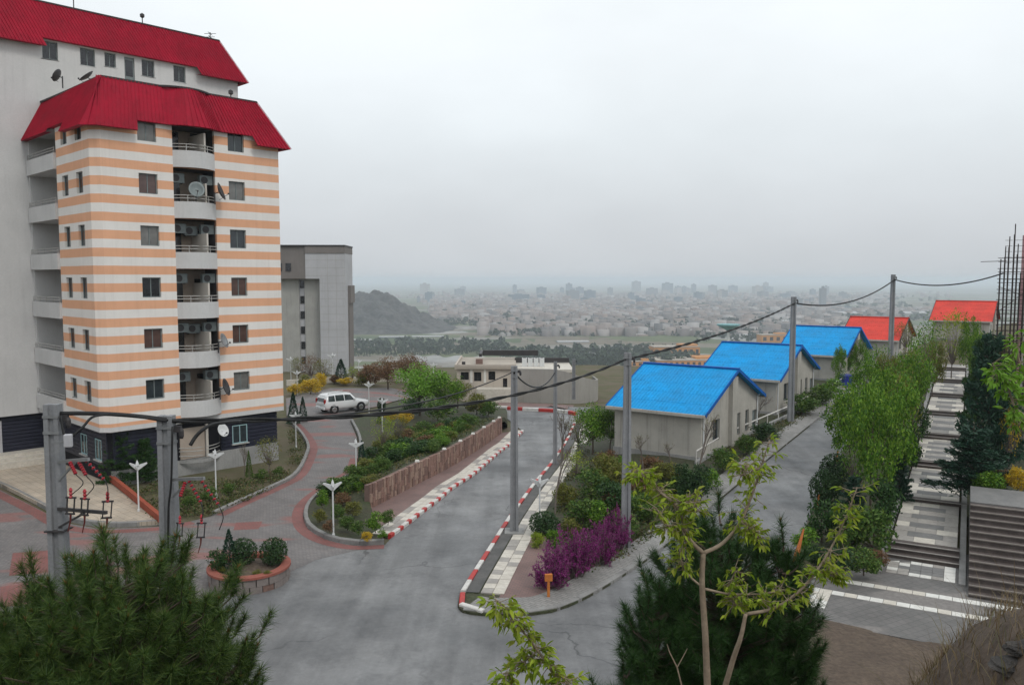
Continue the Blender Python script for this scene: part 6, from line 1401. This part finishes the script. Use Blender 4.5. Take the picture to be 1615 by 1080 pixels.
# ------------------------------------------------------------------ near pines, saplings and weeds
def hz2(x, y): return float(hillz(np.array(x), np.array(y))) - .05
def needles(C, D, n, ln, wd, r, spread=.75):
    """n needles around every tuft: thin triangles fanning about direction D"""
    k = len(C); c = np.repeat(C, n, 0); d = np.repeat(D, n, 0) + r.normal(size=(k * n, 3)) * spread; d /= np.linalg.norm(d, axis=1, keepdims=True)
    L_ = (ln * r.uniform(.65, 1.2, k * n))[:, None]; s = np.cross(d, unit(k * n, r)); s /= np.linalg.norm(s, axis=1, keepdims=True) + 1e-9
    V = np.stack([c - s * wd / 2, c + s * wd / 2, c + d * L_ + np.array([0, 0, -.012])], 1).reshape(-1, 3); return V, np.arange(3 * k * n).reshape(-1, 3)
def pine(px, D, pt_top, rx, rz, label, mat, seed, nshoot=210, ntip=40, nl=.21, nn=30):
    r = np.random.default_rng(seed); top = at(px, pt_top, D); x0_, y0_ = top.x, D; zb = hz2(x0_, y0_); hg = top.z - zb
    R_ = root('pine_tree', (x0_, y0_, zb), 0, label, 'pine'); tr = MB(); tr.tube([(0, 0, -.2), (.05, .02, hg * .4), (0, 0, hg * .85)], [.13, .10, .03], 9)
    cz = hg - rz; CC, DDn, tipsC, tipsD = [], [], [], []
    d = unit(nshoot * 4, r); d = d[d[:, 2] > -.6][:nshoot]; rad = .2 + .8 * r.random(len(d)) ** .5
    for i, (u_, q) in enumerate(zip(d, rad)):
        az = math.atan2(u_[1], u_[0]); bump_ = 1 + .12 * math.sin(4 * az + 3 * u_[2] + seed) + .10 * math.sin(9 * az + seed * 2)
        e = np.array([u_[0] * rx * q * bump_, u_[1] * rx * q * bump_, cz + u_[2] * rz * q * (1 + .12 * math.sin(7 * az + seed))])
        up = np.array([u_[0] * .5, u_[1] * .5, .8 + .2 * u_[2]]) + r.normal(size=3) * .12; up /= np.linalg.norm(up); L_ = r.uniform(.26, .46); tip = e + up * L_ * .4; b_ = e - up * L_ * .6
        o_ = np.array([0, 0, max(.3, b_[2] - np.hypot(b_[0], b_[1]) * .6)]); tr.tube([tuple(o_), tuple((o_ + b_) / 2 + [0, 0, -.05]), tuple(b_), tuple(tip)], [.028, .02, .013, .006], 4, False)
        m_ = 9; t = np.linspace(.05, 1, m_)[:, None]; CC.append(b_ + (tip - b_) * t + r.normal(size=(m_, 3)) * .008); DDn.append(np.tile(up * .75, (m_, 1)))
        tipsC.append(tip); tipsD.append(up)
    V, Fc = needles(np.concatenate(CC), np.concatenate(DDn), nn, nl, .0075, r, .62); tr.build('trunk', 'bark', R_); obj('needles', npmesh('needles', V, Fc, mat), R_)
    k = np.argsort(-np.array(tipsC)[:, 2] + r.normal(size=len(tipsC)) * .5)[:ntip]; C_ = np.array(tipsC)[k]; D_ = np.array(tipsD)[k]; V, Fc = needles(C_, D_, 16, .09, .014, r, .22); obj('young_shoots', npmesh('young_shoots', V, Fc, 'needle_tip'), R_)
    return R_
pine(178, 11.3, 868, 1.8, 1.8, 'big bushy pine in front of the two thick utility poles', 'needle_pine', 11, 640, 130, .22, 30)
pine(28, 11.0, 950, .95, 1.5, 'darker pine crown at the lower frame corner beside the big pine', 'needle_pine', 14, 130, 24, .22)
pine(352, 11.8, 1005, .62, 1.2, 'small pine top next to the big pine by the road', 'needle_pine', 15, 80, 20, .2)
pine(1138, 13.2, 800, 1.32, 2.3, 'dark tall pine behind the yellow-green sapling', 'needle_deep', 21, 420, 10)
pine(1035, 12.6, 915, .62, 1.6, 'dark side pine leaning over the road beside the tall one', 'needle_deep', 22, 120, 4)
pine(1235, 12.9, 850, .66, 1.9, 'dark pine at the court side of the tall one', 'needle_deep', 23, 130, 6)
pine(985, 12.0, 1040, .45, .9, 'low dark pine tip at the lower edge beside the road', 'needle_deep', 24, 36, 2)

def leafblades(C, D, size, r, droop=.5):
    """pointed folded leaves: six vertices, four faces as quads/triangles"""
    n = len(C); d = D + r.normal(size=(n, 3)) * .45 + np.array([0, 0, -droop]); d /= np.linalg.norm(d, axis=1, keepdims=True); s = np.cross(d, np.array([0, 0, 1.]) + .6 * r.normal(size=(n, 3))); s /= np.linalg.norm(s, axis=1, keepdims=True) + 1e-9; u_ = np.cross(s, d)
    L_ = (size * r.uniform(.55, 1.3, n))[:, None]; w_ = L_ * .2; f = L_ * .06
    V = np.stack([C, C + d * L_ * .35 + s * w_ + u_ * f, C + d * L_ * .45 - u_ * f * .3, C + d * L_ * .35 - s * w_ + u_ * f, C + d * L_ - np.array([0, 0, .12]) * L_, C + d * L_ * .75 + s * w_ * .55 + u_ * f * .5, C + d * L_ * .75 - s * w_ * .55 + u_ * f * .5], 1).reshape(-1, 3)
    b = np.arange(n)[:, None] * 7; F4 = np.concatenate([b + [0, 1, 5, 2], b + [0, 2, 6, 3], b + [2, 5, 4, 4], b + [2, 4, 4, 6]][:2]); F3 = np.concatenate([b + [2, 5, 4], b + [2, 4, 6], b + [0, 1, 5], b + [0, 5, 2], b + [0, 2, 6], b + [0, 6, 3]])
    return V, F3
def sapling(name, label, D, branches, seed, leaf=.11, mat='leaf_lime', base=None, per=1.0):
    r = np.random.default_rng(seed); b0 = at(*branches[0][0][0], D); R_ = root(name, (b0.x, b0.y, hz2(b0.x, b0.y) if base is None else base), 0, label, 'young tree'); o = Vector(R_.location); tr = MB(); C_, D_ = [], []
    for bi, (pts, r0, r1, lf) in enumerate(branches):
        dz = (bi % 3 - 1) * .12 if bi else 0.; P = [at(x, y, D + dz * min(1, i * .6)) - o for i, (x, y) in enumerate(pts)]
        if bi == 0: tr.tube([(P[0].x, P[0].y, -.1), tuple(P[0])], [r0 * 1.2, r0], 7, False)
        Q = [P[0] * 2 - P[1]] + P + [P[-1] * 2 - P[-2]]; S_ = []
        for i in range(1, len(Q) - 2):
            for kk in range(6): t = kk / 6; A, Bq, C, E = Q[i - 1:i + 3]; S_.append(.5 * ((2 * Bq) + (C - A) * t + (2 * A - 5 * Bq + 4 * C - E) * t * t + (3 * Bq - A - 3 * C + E) * t ** 3))
        S_.append(P[-1]); n = len(S_); rad = [r0 + (r1 - r0) * i / (n - 1) for i in range(n)]; tr.tube(S_, rad, 7)
        for i in range(n):
            t = i / (n - 1)
            if t < lf: continue
            for q in range(int(r.poisson(2.3 * per))):
                p = np.array(S_[i]) + r.normal(size=3) * .012; tw_ = r.normal(size=3) * [1, 1, .5]; tw_ /= np.linalg.norm(tw_); L_ = r.uniform(.03, .13); tr.tube([tuple(p), tuple(p + tw_ * L_)], [.0035, .002], 3, False)
                for z_ in range(r.integers(3, 6)): C_.append(p + tw_ * L_ * r.uniform(.5, 1.)); D_.append(tw_)
    tr.build('stem', 'bark_pale', R_, True); V, Fc = leafblades(np.array(C_), np.array(D_), leaf, r); obj('leaves', npmesh('leaves', V, Fc, mat), R_)
sapling('sapling', 'yellow-green leafing sapling with pale forked stem in front of the dark pines', 5.6, [
    ([(1116, 1095), (1112, 1000), (1107, 920), (1109, 872)], .026, .018, 2), ([(1109, 872), (1085, 846), (1068, 800), (1040, 775), (1015, 752)], .017, .005, .3), ([(1109, 872), (1140, 856), (1168, 822), (1186, 780), (1198, 742), (1214, 694)], .016, .004, .35),
    ([(1085, 846), (1072, 830), (1048, 826), (1030, 800)], .009, .003, .2), ([(1107, 925), (1085, 905), (1074, 880), (1078, 850)], .009, .003, .4), ([(1110, 928), (1150, 936), (1200, 936), (1240, 930)], .010, .003, .3),
    ([(1140, 1095), (1156, 1040), (1168, 1005), (1176, 968)], .021, .013, 2), ([(1176, 968), (1222, 958), (1262, 930), (1298, 885), (1330, 825), (1352, 768)], .014, .004, .12), ([(1176, 968), (1160, 950), (1150, 925), (1160, 900)], .010, .003, .2), ([(1198, 742), (1180, 735), (1170, 750)], .005, .002, .1), ([(1168, 822), (1185, 836), (1196, 850)], .006, .002, .1), ([(1298, 885), (1310, 900), (1325, 912)], .006, .002, .2), ([(1068, 800), (1088, 790), (1096, 806)], .006, .002, .1), ([(1015, 752), (1006, 745), (1000, 752)], .004, .002, .0)], 3, leaf=.052, per=1.7)
sapling('sapling', 'leafy yellow-green sprig rising from the bottom edge beside the road', 5.0, [([(896, 1100), (872, 1060), (848, 1025), (822, 992), (800, 965), (782, 945)], .012, .003, .12), ([(800, 1100), (806, 1075), (800, 1060)], .008, .003, .2), ([(848, 1025), (830, 1040), (812, 1052)], .005, .002, .2), ([(872, 1060), (890, 1070), (904, 1085)], .004, .002, .2)], 8, leaf=.062, per=1.3)
sapling('sapling', 'bright green leaf cluster of a young tree at the frame edge over the cedars', 7.0, [([(1636, 1000), (1630, 800), (1622, 660)], .03, .018, 2), ([(1622, 660), (1600, 640), (1588, 602), (1578, 572)], .012, .004, .25), ([(1622, 690), (1618, 610), (1606, 560), (1608, 530)], .012, .004, .3), ([(1588, 602), (1572, 590), (1566, 574)], .006, .003, .1), ([(1622, 680), (1606, 668), (1596, 650)], .007, .003, .2)], 9, leaf=.07, mat='leaf_bright', per=1.1)
# bare dead twig between the sapling stems
lead2 = [(1078, 1092), (1068, 1052), (1056, 1028), (1052, 1015)]
R_ = root('dead_twig', at(1078, 1092, 5.4), 0, 'thin bare twig left of the forked sapling stem', 'twig'); a0 = R_.location.copy(); MB().tube([at(x, y, 5.4) - a0 for x, y in lead2], [.006, .005, .004, .002], 5).build('stem', 'bark_pale', R_); MB().tube([at(1068, 1052, 5.4) - a0, at(1080, 1030, 5.4) - a0, at(1084, 1022, 5.4) - a0], [.004, .003, .0015], 5).build('side_twig', 'bark_pale', R_)
# dry weeds on the hillside
r = np.random.default_rng(77); Vs = []; Fs = []; k = 0
for i in range(9000):
    y = r.uniform(3.2, 9.5); x = r.uniform(.9 + .12 * y, .75 * y + 1.0); z = hz2(x, y); hg = r.uniform(.05, .22) if r.random() < .9 else r.uniform(.25, .55); d = r.normal(size=2) * hg * .5; s_ = r.normal(size=2); s_ = s_ / np.linalg.norm(s_) * .0035
    V = np.array([(x - s_[0], y - s_[1], z), (x + s_[0], y + s_[1], z), (x + d[0] * .4 + s_[0] * .7, y + d[1] * .4 + s_[1] * .7, z + hg * .65), (x + d[0] * .4 - s_[0] * .7, y + d[1] * .4 - s_[1] * .7, z + hg * .65), (x + d[0], y + d[1], z + hg), (x + d[0] + s_[0] * .3, y + d[1] + s_[1] * .3, z + hg)]); Vs.append(V); Fs.append(np.array([(0, 1, 2, 3), (3, 2, 5, 4)]) + k); k += 6
leafmat('dry_blade', [(.20, .14, .075), (.14, .095, .05), (.26, .20, .11), (.10, .10, .04)], trans=.1)
tag(obj('dry_grass', npmesh('dry_grass', np.concatenate(Vs), np.concatenate(Fs), 'dry_blade')), 'dry straw-coloured weeds on the dark hillside at the lower corner', 'grass', kind='stuff')
M('rock_dark', (.06, .056, .055), (.10, .09, .08), scale=2, fine=9, vary=.25, bmp=.9, dist=.03)
for i, (x, y, s_) in enumerate(((1590, 1076, .12), (1612, 1056, .08), (1530, 1090, .09), (1470, 1090, .06), (1612, 1092, .11))):
    p = at(x, y, 6.3); z = hz2(p.x, p.y); q = np.random.default_rng(i + 40); bm = bmesh.new(); bmesh.ops.create_icosphere(bm, subdivisions=3, radius=1)
    for v in bm.verts: c = v.co; f = 1 + .22 * math.sin(3.1 * c.x + i) * math.cos(2.7 * c.y - i) + .1 * math.sin(9 * c.z + 5 * c.x); v.co = Vector((c.x * f * 1.2, c.y * f, max(-.5, c.z * f * .62)))
    me = bpy.data.meshes.new('rock'); bm.to_mesh(me); bm.free(); me.materials.append(MATS['rock_dark']); o = obj('rock', me, None, (p.x, p.y, z + .02), i * 1.3, (s_, s_, s_)); tag(o, ['dark rock at the lower corner, the largest', 'dark rock behind the largest one at the frame edge', 'dark rock half out of the bottom edge', 'small dark rock among the dry weeds', 'dark rock in the very corner'][i], 'rock', 'dark rocks on the hillside')
# ------------------------------------------------------------------ rocky hill, woods and city on the plain
hcx, hcy = (590 - PW / 2) / F * 1680, 1680.
n = 190; gx_ = np.linspace(-330, 200, n); gy_ = np.linspace(-190, 260, n); AX, AY = np.meshgrid(gx_, gy_)
prof = np.interp(AX, [-330, -230, -120, -60, -10, 10, 40, 60, 95, 150, 200], [0, 22, 55, 68, 80, 82, 70, 56, 34, 10, -4]) * np.clip(1 - np.abs(np.where(AY < 0, AY / 190, AY / 260)) ** 1.15, 0, 1)
rg = fbm(AX / 42, AY / 42, 1.0, 7); HZ = prof + (np.abs(rg) * 11 - 4 + 1.6 * fbm(AX / 9, AY / 9, 1.0, 4)) * np.clip(prof / 30, 0, 1) - 5
I = np.arange(n * n).reshape(n, n); Fq = np.stack([I[:-1, :-1], I[:-1, 1:], I[1:, 1:], I[1:, :-1]], -1).reshape(-1, 4)
M('hill_rock', (.10, .094, .088), (.035, .035, .034), scale=.035, fine=.15, vary=.38, bmp=.9, dist=4.)
o = obj('hill', npmesh('hill', np.stack([AX, AY, HZ], -1).reshape(-1, 3), Fq, 'hill_rock'), None, (hcx, hcy, -90)); tag(o, kind='structure')
# --- trees on the plain
r_ = np.random.default_rng(5)
def fartree_mesh(kind):
    m_ = 90
    if kind == 0: z = r_.random(m_); a = r_.random(m_) * 6.28; q = .5 * (1 - z) ** .7 * (.6 + .4 * r_.random(m_)); P = np.stack([q * np.cos(a), q * np.sin(a), z], 1)
    else: P, _ = blob(r_, m_, 9, .58, .5, .42, .2)
    V, Fc = leafquads(P, .13, r_, .7); V2 = np.array([(-.02, -.02, 0), (.02, -.02, 0), (0, .03, 0), (0, 0, .7)]); return V, Fc
FT = [npmesh('far_tree', *fartree_mesh(q), 'far_leaf') for q in (0, 0, 1, 1)]
def ground_at(px, py): return gpf(px, py)
def far_tree(px, py, hpx, wpx, label, group, kind=0):
    p = gpf(px, py); m_ = p.y / F; o = obj('plain_tree', FT[kind], None, (p.x, p.y, p.z - .3), random.uniform(0, 6), (wpx * m_, wpx * m_, hpx * m_)); tag(o, label, 'tree', group)
for i in range(64):
    px = 548 + i * 3.6 + random.uniform(-1, 1); far_tree(px, 561 - i * .05 + random.uniform(-1.5, 1.5), random.uniform(9, 16), random.uniform(5, 9), f'small dark tree in the row below the rocky hill, {nth(i + 1)} from the grey tower', 'tree row below the rocky hill', random.randrange(3))
for i in range(44):
    px = 775 + i * 4.4 + random.uniform(-1, 1); far_tree(px, 583 + random.uniform(-3, 3), random.uniform(14, 24), random.uniform(10, 16), f'dark tree in the belt behind the low pavilion, {nth(i + 1)} from the windowed end', 'tree belt behind the pavilion', random.randrange(4))
for i in range(40):
    px = 860 + i * 6.0; far_tree(px, 606 - i * .32 + random.uniform(-2, 2), random.uniform(10, 17), random.uniform(8, 12), f'dark tree lining the field before the orange buildings, {nth(i + 1)} from the pavilion', 'trees lining the orange buildings', random.randrange(4))
def mass(name, n, sampler, hrange, wrange, mat, label, cat):
    Vs = []; Fs = []; k = 0
    for i in range(n):
        x, y = sampler(); m_ = r_.integers(26, 40); P, _ = blob(r_, m_, 6, .5, .5, .5, .25); V, Fc = leafquads(P, .2, r_, .8); hg = r_.uniform(*hrange); wd = hg * r_.uniform(*wrange)
        V = V * [wd, wd, hg] + [x, y, h(x, y) - .5]; Vs.append(V); Fs.append(Fc + k); k += len(V)
    o = obj(name, npmesh(name, np.concatenate(Vs), np.concatenate(Fs), mat)); tag(o, label, cat, kind='stuff')
def pix_sampler(boxes):
    wgt = np.array([b[4] for b in boxes], float); wgt /= wgt.sum()
    def f():
        b = boxes[r_.choice(len(boxes), p=wgt)]; p = gpf(r_.uniform(b[0], b[1]), r_.uniform(b[2], b[3])); return p.x, p.y
    return f
mass('woodland', 1700, pix_sampler([(790, 1100, 552, 578, 6), (780, 960, 512, 530, 3), (980, 1250, 505, 530, 4), (560, 800, 540, 556, 2), (1100, 1330, 522, 540, 2), (640, 980, 500, 515, 3), (900, 1330, 500, 522, 4)]), (7, 13), (.8, 1.6), 'far_leaf', 'dark woodland belts spread across the hazy plain', 'woodland')
mass('city_greenery', 650, pix_sampler([(680, 1500, 480, 506, 5), (700, 1500, 468, 480, 2)]), (8, 16), (1.2, 2.4), 'far_leaf', 'green tree belts between the far city houses', 'woodland')
# --- the city: small houses as one mass, larger blocks singly
Vs = []; Fs = []; k = 0
cube = np.array([(-.5, -.5, 0), (.5, -.5, 0), (.5, .5, 0), (-.5, .5, 0), (-.5, -.5, 1), (.5, -.5, 1), (.5, .5, 1), (-.5, .5, 1)]); cf = np.array([(4, 5, 6, 7), (0, 1, 5, 4), (1, 2, 6, 5), (2, 3, 7, 6), (3, 0, 4, 7)])
smp = pix_sampler([(680, 1000, 476, 506, 10), (900, 1320, 476, 508, 9), (660, 1400, 464, 480, 9), (760, 1330, 505, 530, 3), (600, 1500, 462, 470, 2), (1250, 1480, 488, 500, 1.2)])
for i in range(9000):
    x, y = smp(); a = r_.choice([.2, 1.77]) + r_.normal() * .05; w1, w2, hg = r_.uniform(9, 26), r_.uniform(9, 20), r_.choice([4, 7, 7, 10, 13, 16]) * r_.uniform(.8, 1.2)
    V = cube * [w1, w2, hg]; c, s_ = math.cos(a), math.sin(a); V = np.stack([V[:, 0] * c - V[:, 1] * s_ + x, V[:, 0] * s_ + V[:, 1] * c + y, V[:, 2] + h(x, y) - .5], 1); Vs.append(V); Fs.append(cf + k); k += 8
tag(obj('city_houses', npmesh('city_houses', np.concatenate(Vs), np.concatenate(Fs), 'far_city')), 'dense mass of pale far city houses fading into haze', 'city', kind='stuff')
def block_mesh(mat, floors=7):
    mb = MB(); mb.box(-.5, .5, -.5, .5, 0, 1); mb.box(-.2, .15, -.2, .2, 1, 1.1); mb.box(-.52, .52, -.52, .52, .97, .985)
    for f in range(floors):
        z_ = (f + .35) / floors
        mb.box(-.44, .44, -.503, -.5, z_, z_ + .35 / floors)
    return mb.mesh('city_block', mat)
M('far_pale', (.36, .34, .33), (.3, .29, .28), scale=.05, vary=.05); M('far_rose', (.31, .24, .21), (.26, .2, .18), scale=.05, vary=.05); M('far_grey', (.2, .22, .24), (.16, .18, .2), scale=.05, vary=.05); M('far_blue', (.12, .17, .21), (.1, .14, .18), scale=.05, vary=.05)
BMs = [block_mesh(q) for q in ('far_pale', 'far_rose', 'far_grey', 'far_blue')]
PXB = np.concatenate([np.sort(r_.uniform(640, 1340, 46)), np.sort(r_.uniform(680, 1340, 64))])
for i in range(110):
    big = i < 46; px = PXB[i]; py = r_.uniform(459, 474) if big else r_.uniform(474, 499); p = gpf(px, py); m_ = p.y / F
    hg = (r_.uniform(7, 17) if big else r_.uniform(6, 10)) * m_; wd = r_.uniform(6, 16) * m_
    tag(obj('city_block', BMs[r_.integers(0, 4)] if not big else BMs[r_.choice([0, 2, 3, 2])], None, (p.x, p.y, p.z - 1), r_.choice([.2, .3, -.1]), (wd, wd * .7, hg)), f'hazy high-rise block on the city skyline, {nth(i + 1)} from the rocky hill' if big else f'mid-rise block among the far city houses, {nth(i - 45)} from the rocky hill', 'building', 'far high-rise blocks' if big else 'far mid-rise blocks')
for i, (px, py, hp, wp, mt, lb) in enumerate(((676, 476, 15, 11, 3, 'bluish tower standing alone to the side of the rocky hill'), (660, 477, 10, 5, 2, 'thin grey tower close to the rocky hill'), (903, 474, 16, 18, 2, 'broad grey tower in the middle of the skyline'), (930, 472, 14, 16, 3, 'bluish slab tower in the middle of the skyline'), (1297, 486, 32, 9, 2, 'tall hazy tower with a spire over the third blue roof'), (1258, 488, 18, 12, 2, 'grey tower behind the tall pole'), (1272, 506, 18, 12, 0, 'pale square block behind the second house'), (1290, 506, 18, 9, 0, 'pale narrow block behind the second house'), (818, 476, 12, 30, 3, 'long bluish building in the far city'))):
    p = gpf(px, py); m_ = p.y / F; tag(obj('city_tower', BMs[mt], None, (p.x, p.y, p.z - 1), .2, (wp * m_, wp * m_ * .7, hp * m_)), lb, 'building')
# --- long pale sheds and fields structures
M('far_shed', (.42, .42, .42), (.35, .35, .35), scale=.1, vary=.06)
def shed(px, py, wp, hp, mat, label, rz=0., dep=.5, name='far_shed'):
    p = gpf(px, py); m_ = p.y / F; w_, hh = wp * m_, hp * m_; r = root(name, (p.x, p.y, p.z - .3), rz, label, 'building', 'far low sheds on the plain')
    MB().box(-w_ / 2, w_ / 2, 0, w_ * dep, -1, hh).build('wall', mat, r); rb = MB(); ym = w_ * dep / 2; rb.quad((-w_ / 2 - .5, -.5, hh), (w_ / 2 + .5, -.5, hh), (w_ / 2 + .5, ym, hh * 1.5), (-w_ / 2 - .5, ym, hh * 1.5)); rb.quad((-w_ / 2 - .5, w_ * dep + .5, hh), (w_ / 2 + .5, w_ * dep + .5, hh), (w_ / 2 + .5, ym, hh * 1.5), (-w_ / 2 - .5, ym, hh * 1.5)); rb.build('roof', 'far_shed', r)
for px, py, wp, hp, mt, lb in ((565, 538, 40, 2.2, 'far_shed', 'long pale shed at the foot of the rocky hill'), (620, 533, 44, 2, 'far_grey', 'long grey shed at the foot of the rocky hill'), (675, 532, 50, 1.6, 'far_shed', 'long low pale wall beyond the green field'), (780, 553, 20, 3, 'far_grey', 'grey shed among the plain trees'), (905, 541, 50, 2.4, 'far_shed', 'long pale shed in the woodland'), (1095, 528, 30, 6, 'far_shed', 'white tent-like shed near the umbrella tower'), (1255, 512, 40, 5, 'teal_sheet', 'pale turquoise shed behind the second house'), (1335, 500, 40, 6, 'far_pale', 'pale shed behind the third blue roof'), (1445, 500, 36, 6, 'far_pale', 'pale shed beside the red roofs'), (790, 546, 26, 2.5, 'far_rose', 'rosy shed among the plain trees'), (1200, 532, 70, 3, 'grey_render', 'long grey wall behind the second blue roof')): shed(px, py, wp, hp, mt, lb, .12)
# orange complex
for px, py, wp, hp, lb in ((1068, 562, 74, 15, 'main orange walled building on the plain'), (1010, 578, 30, 8, 'small orange building at the field edge'), (1090, 578, 110, 10, 'long orange wing behind the nearest blue roof'), (1222, 540, 44, 12, 'orange building behind the second blue roof')):
    p = gpf(px, py); m_ = p.y / F; w_, hh = wp * m_, hp * m_; r = root('orange_building', (p.x, p.y, p.z - .3), .1, lb, 'building', 'orange buildings on the plain')
    MB().box(-w_ / 2, w_ / 2, 0, w_ * .45, -2, hh).build('wall', 'orange_wall', r); MB().box(-w_ / 2 - .4, w_ / 2 + .4, -.5, w_ * .45 + .4, hh, hh + .8).build('roof', 'roof_felt', r); MB().box(w_ * .1, w_ * .48, w_ * .1, w_ * .4, hh + .8, hh + 3.2).build('upper_storey', 'orange_wall', r)
    nw = max(3, int(wp / 9))
    for q in range(nw): x_ = -w_ / 2 + (q + .5) * w_ / nw; MB().box(x_ - w_ / nw * .25, x_ + w_ / nw * .25, -.06, -.01, hh * .25, hh * .75).build('window', 'dark_glass', r)
# umbrella-shaped water tower
p = at(1148, 546, 330); zb = h(p.x, 330); r = root('umbrella_tower', (p.x, 330, zb), 0, 'pale turquoise umbrella-shaped tower rising behind the second blue roof', 'tower'); top = at(1148, 511, 330).z - zb
MB().tube([(0, 0, -1), (0, 0, top - 3)], [.6, .5], 12).build('stem', 'lamp_white', r); MB().lathe([(.7, top - 2.6), (2.4, top - 1.6), (4.6, top - .5), (4.6, top), (.1, top + .2)], 24).build('canopy', 'teal_sheet', r)
# ------------------------------------------------------------------ the air
hz_ = MB(); hz_.box(-34000, 34000, -600, 43000, -96, 34.5)
m = bpy.data.materials.new('haze_air'); m.use_nodes = True; t = m.node_tree; t.nodes.clear()
o_ = t.nodes.new('ShaderNodeOutputMaterial'); v_ = t.nodes.new('ShaderNodeVolumePrincipled')
v_.inputs['Color'].default_value = (.84, .92, 1.0, 1); v_.inputs['Density'].default_value = .00019; v_.inputs['Anisotropy'].default_value = .1
t.links.new(v_.outputs[0], o_.inputs['Volume']); MATS['haze_air'] = m
tag(hz_.build('haze', 'haze_air'), kind='stuff')
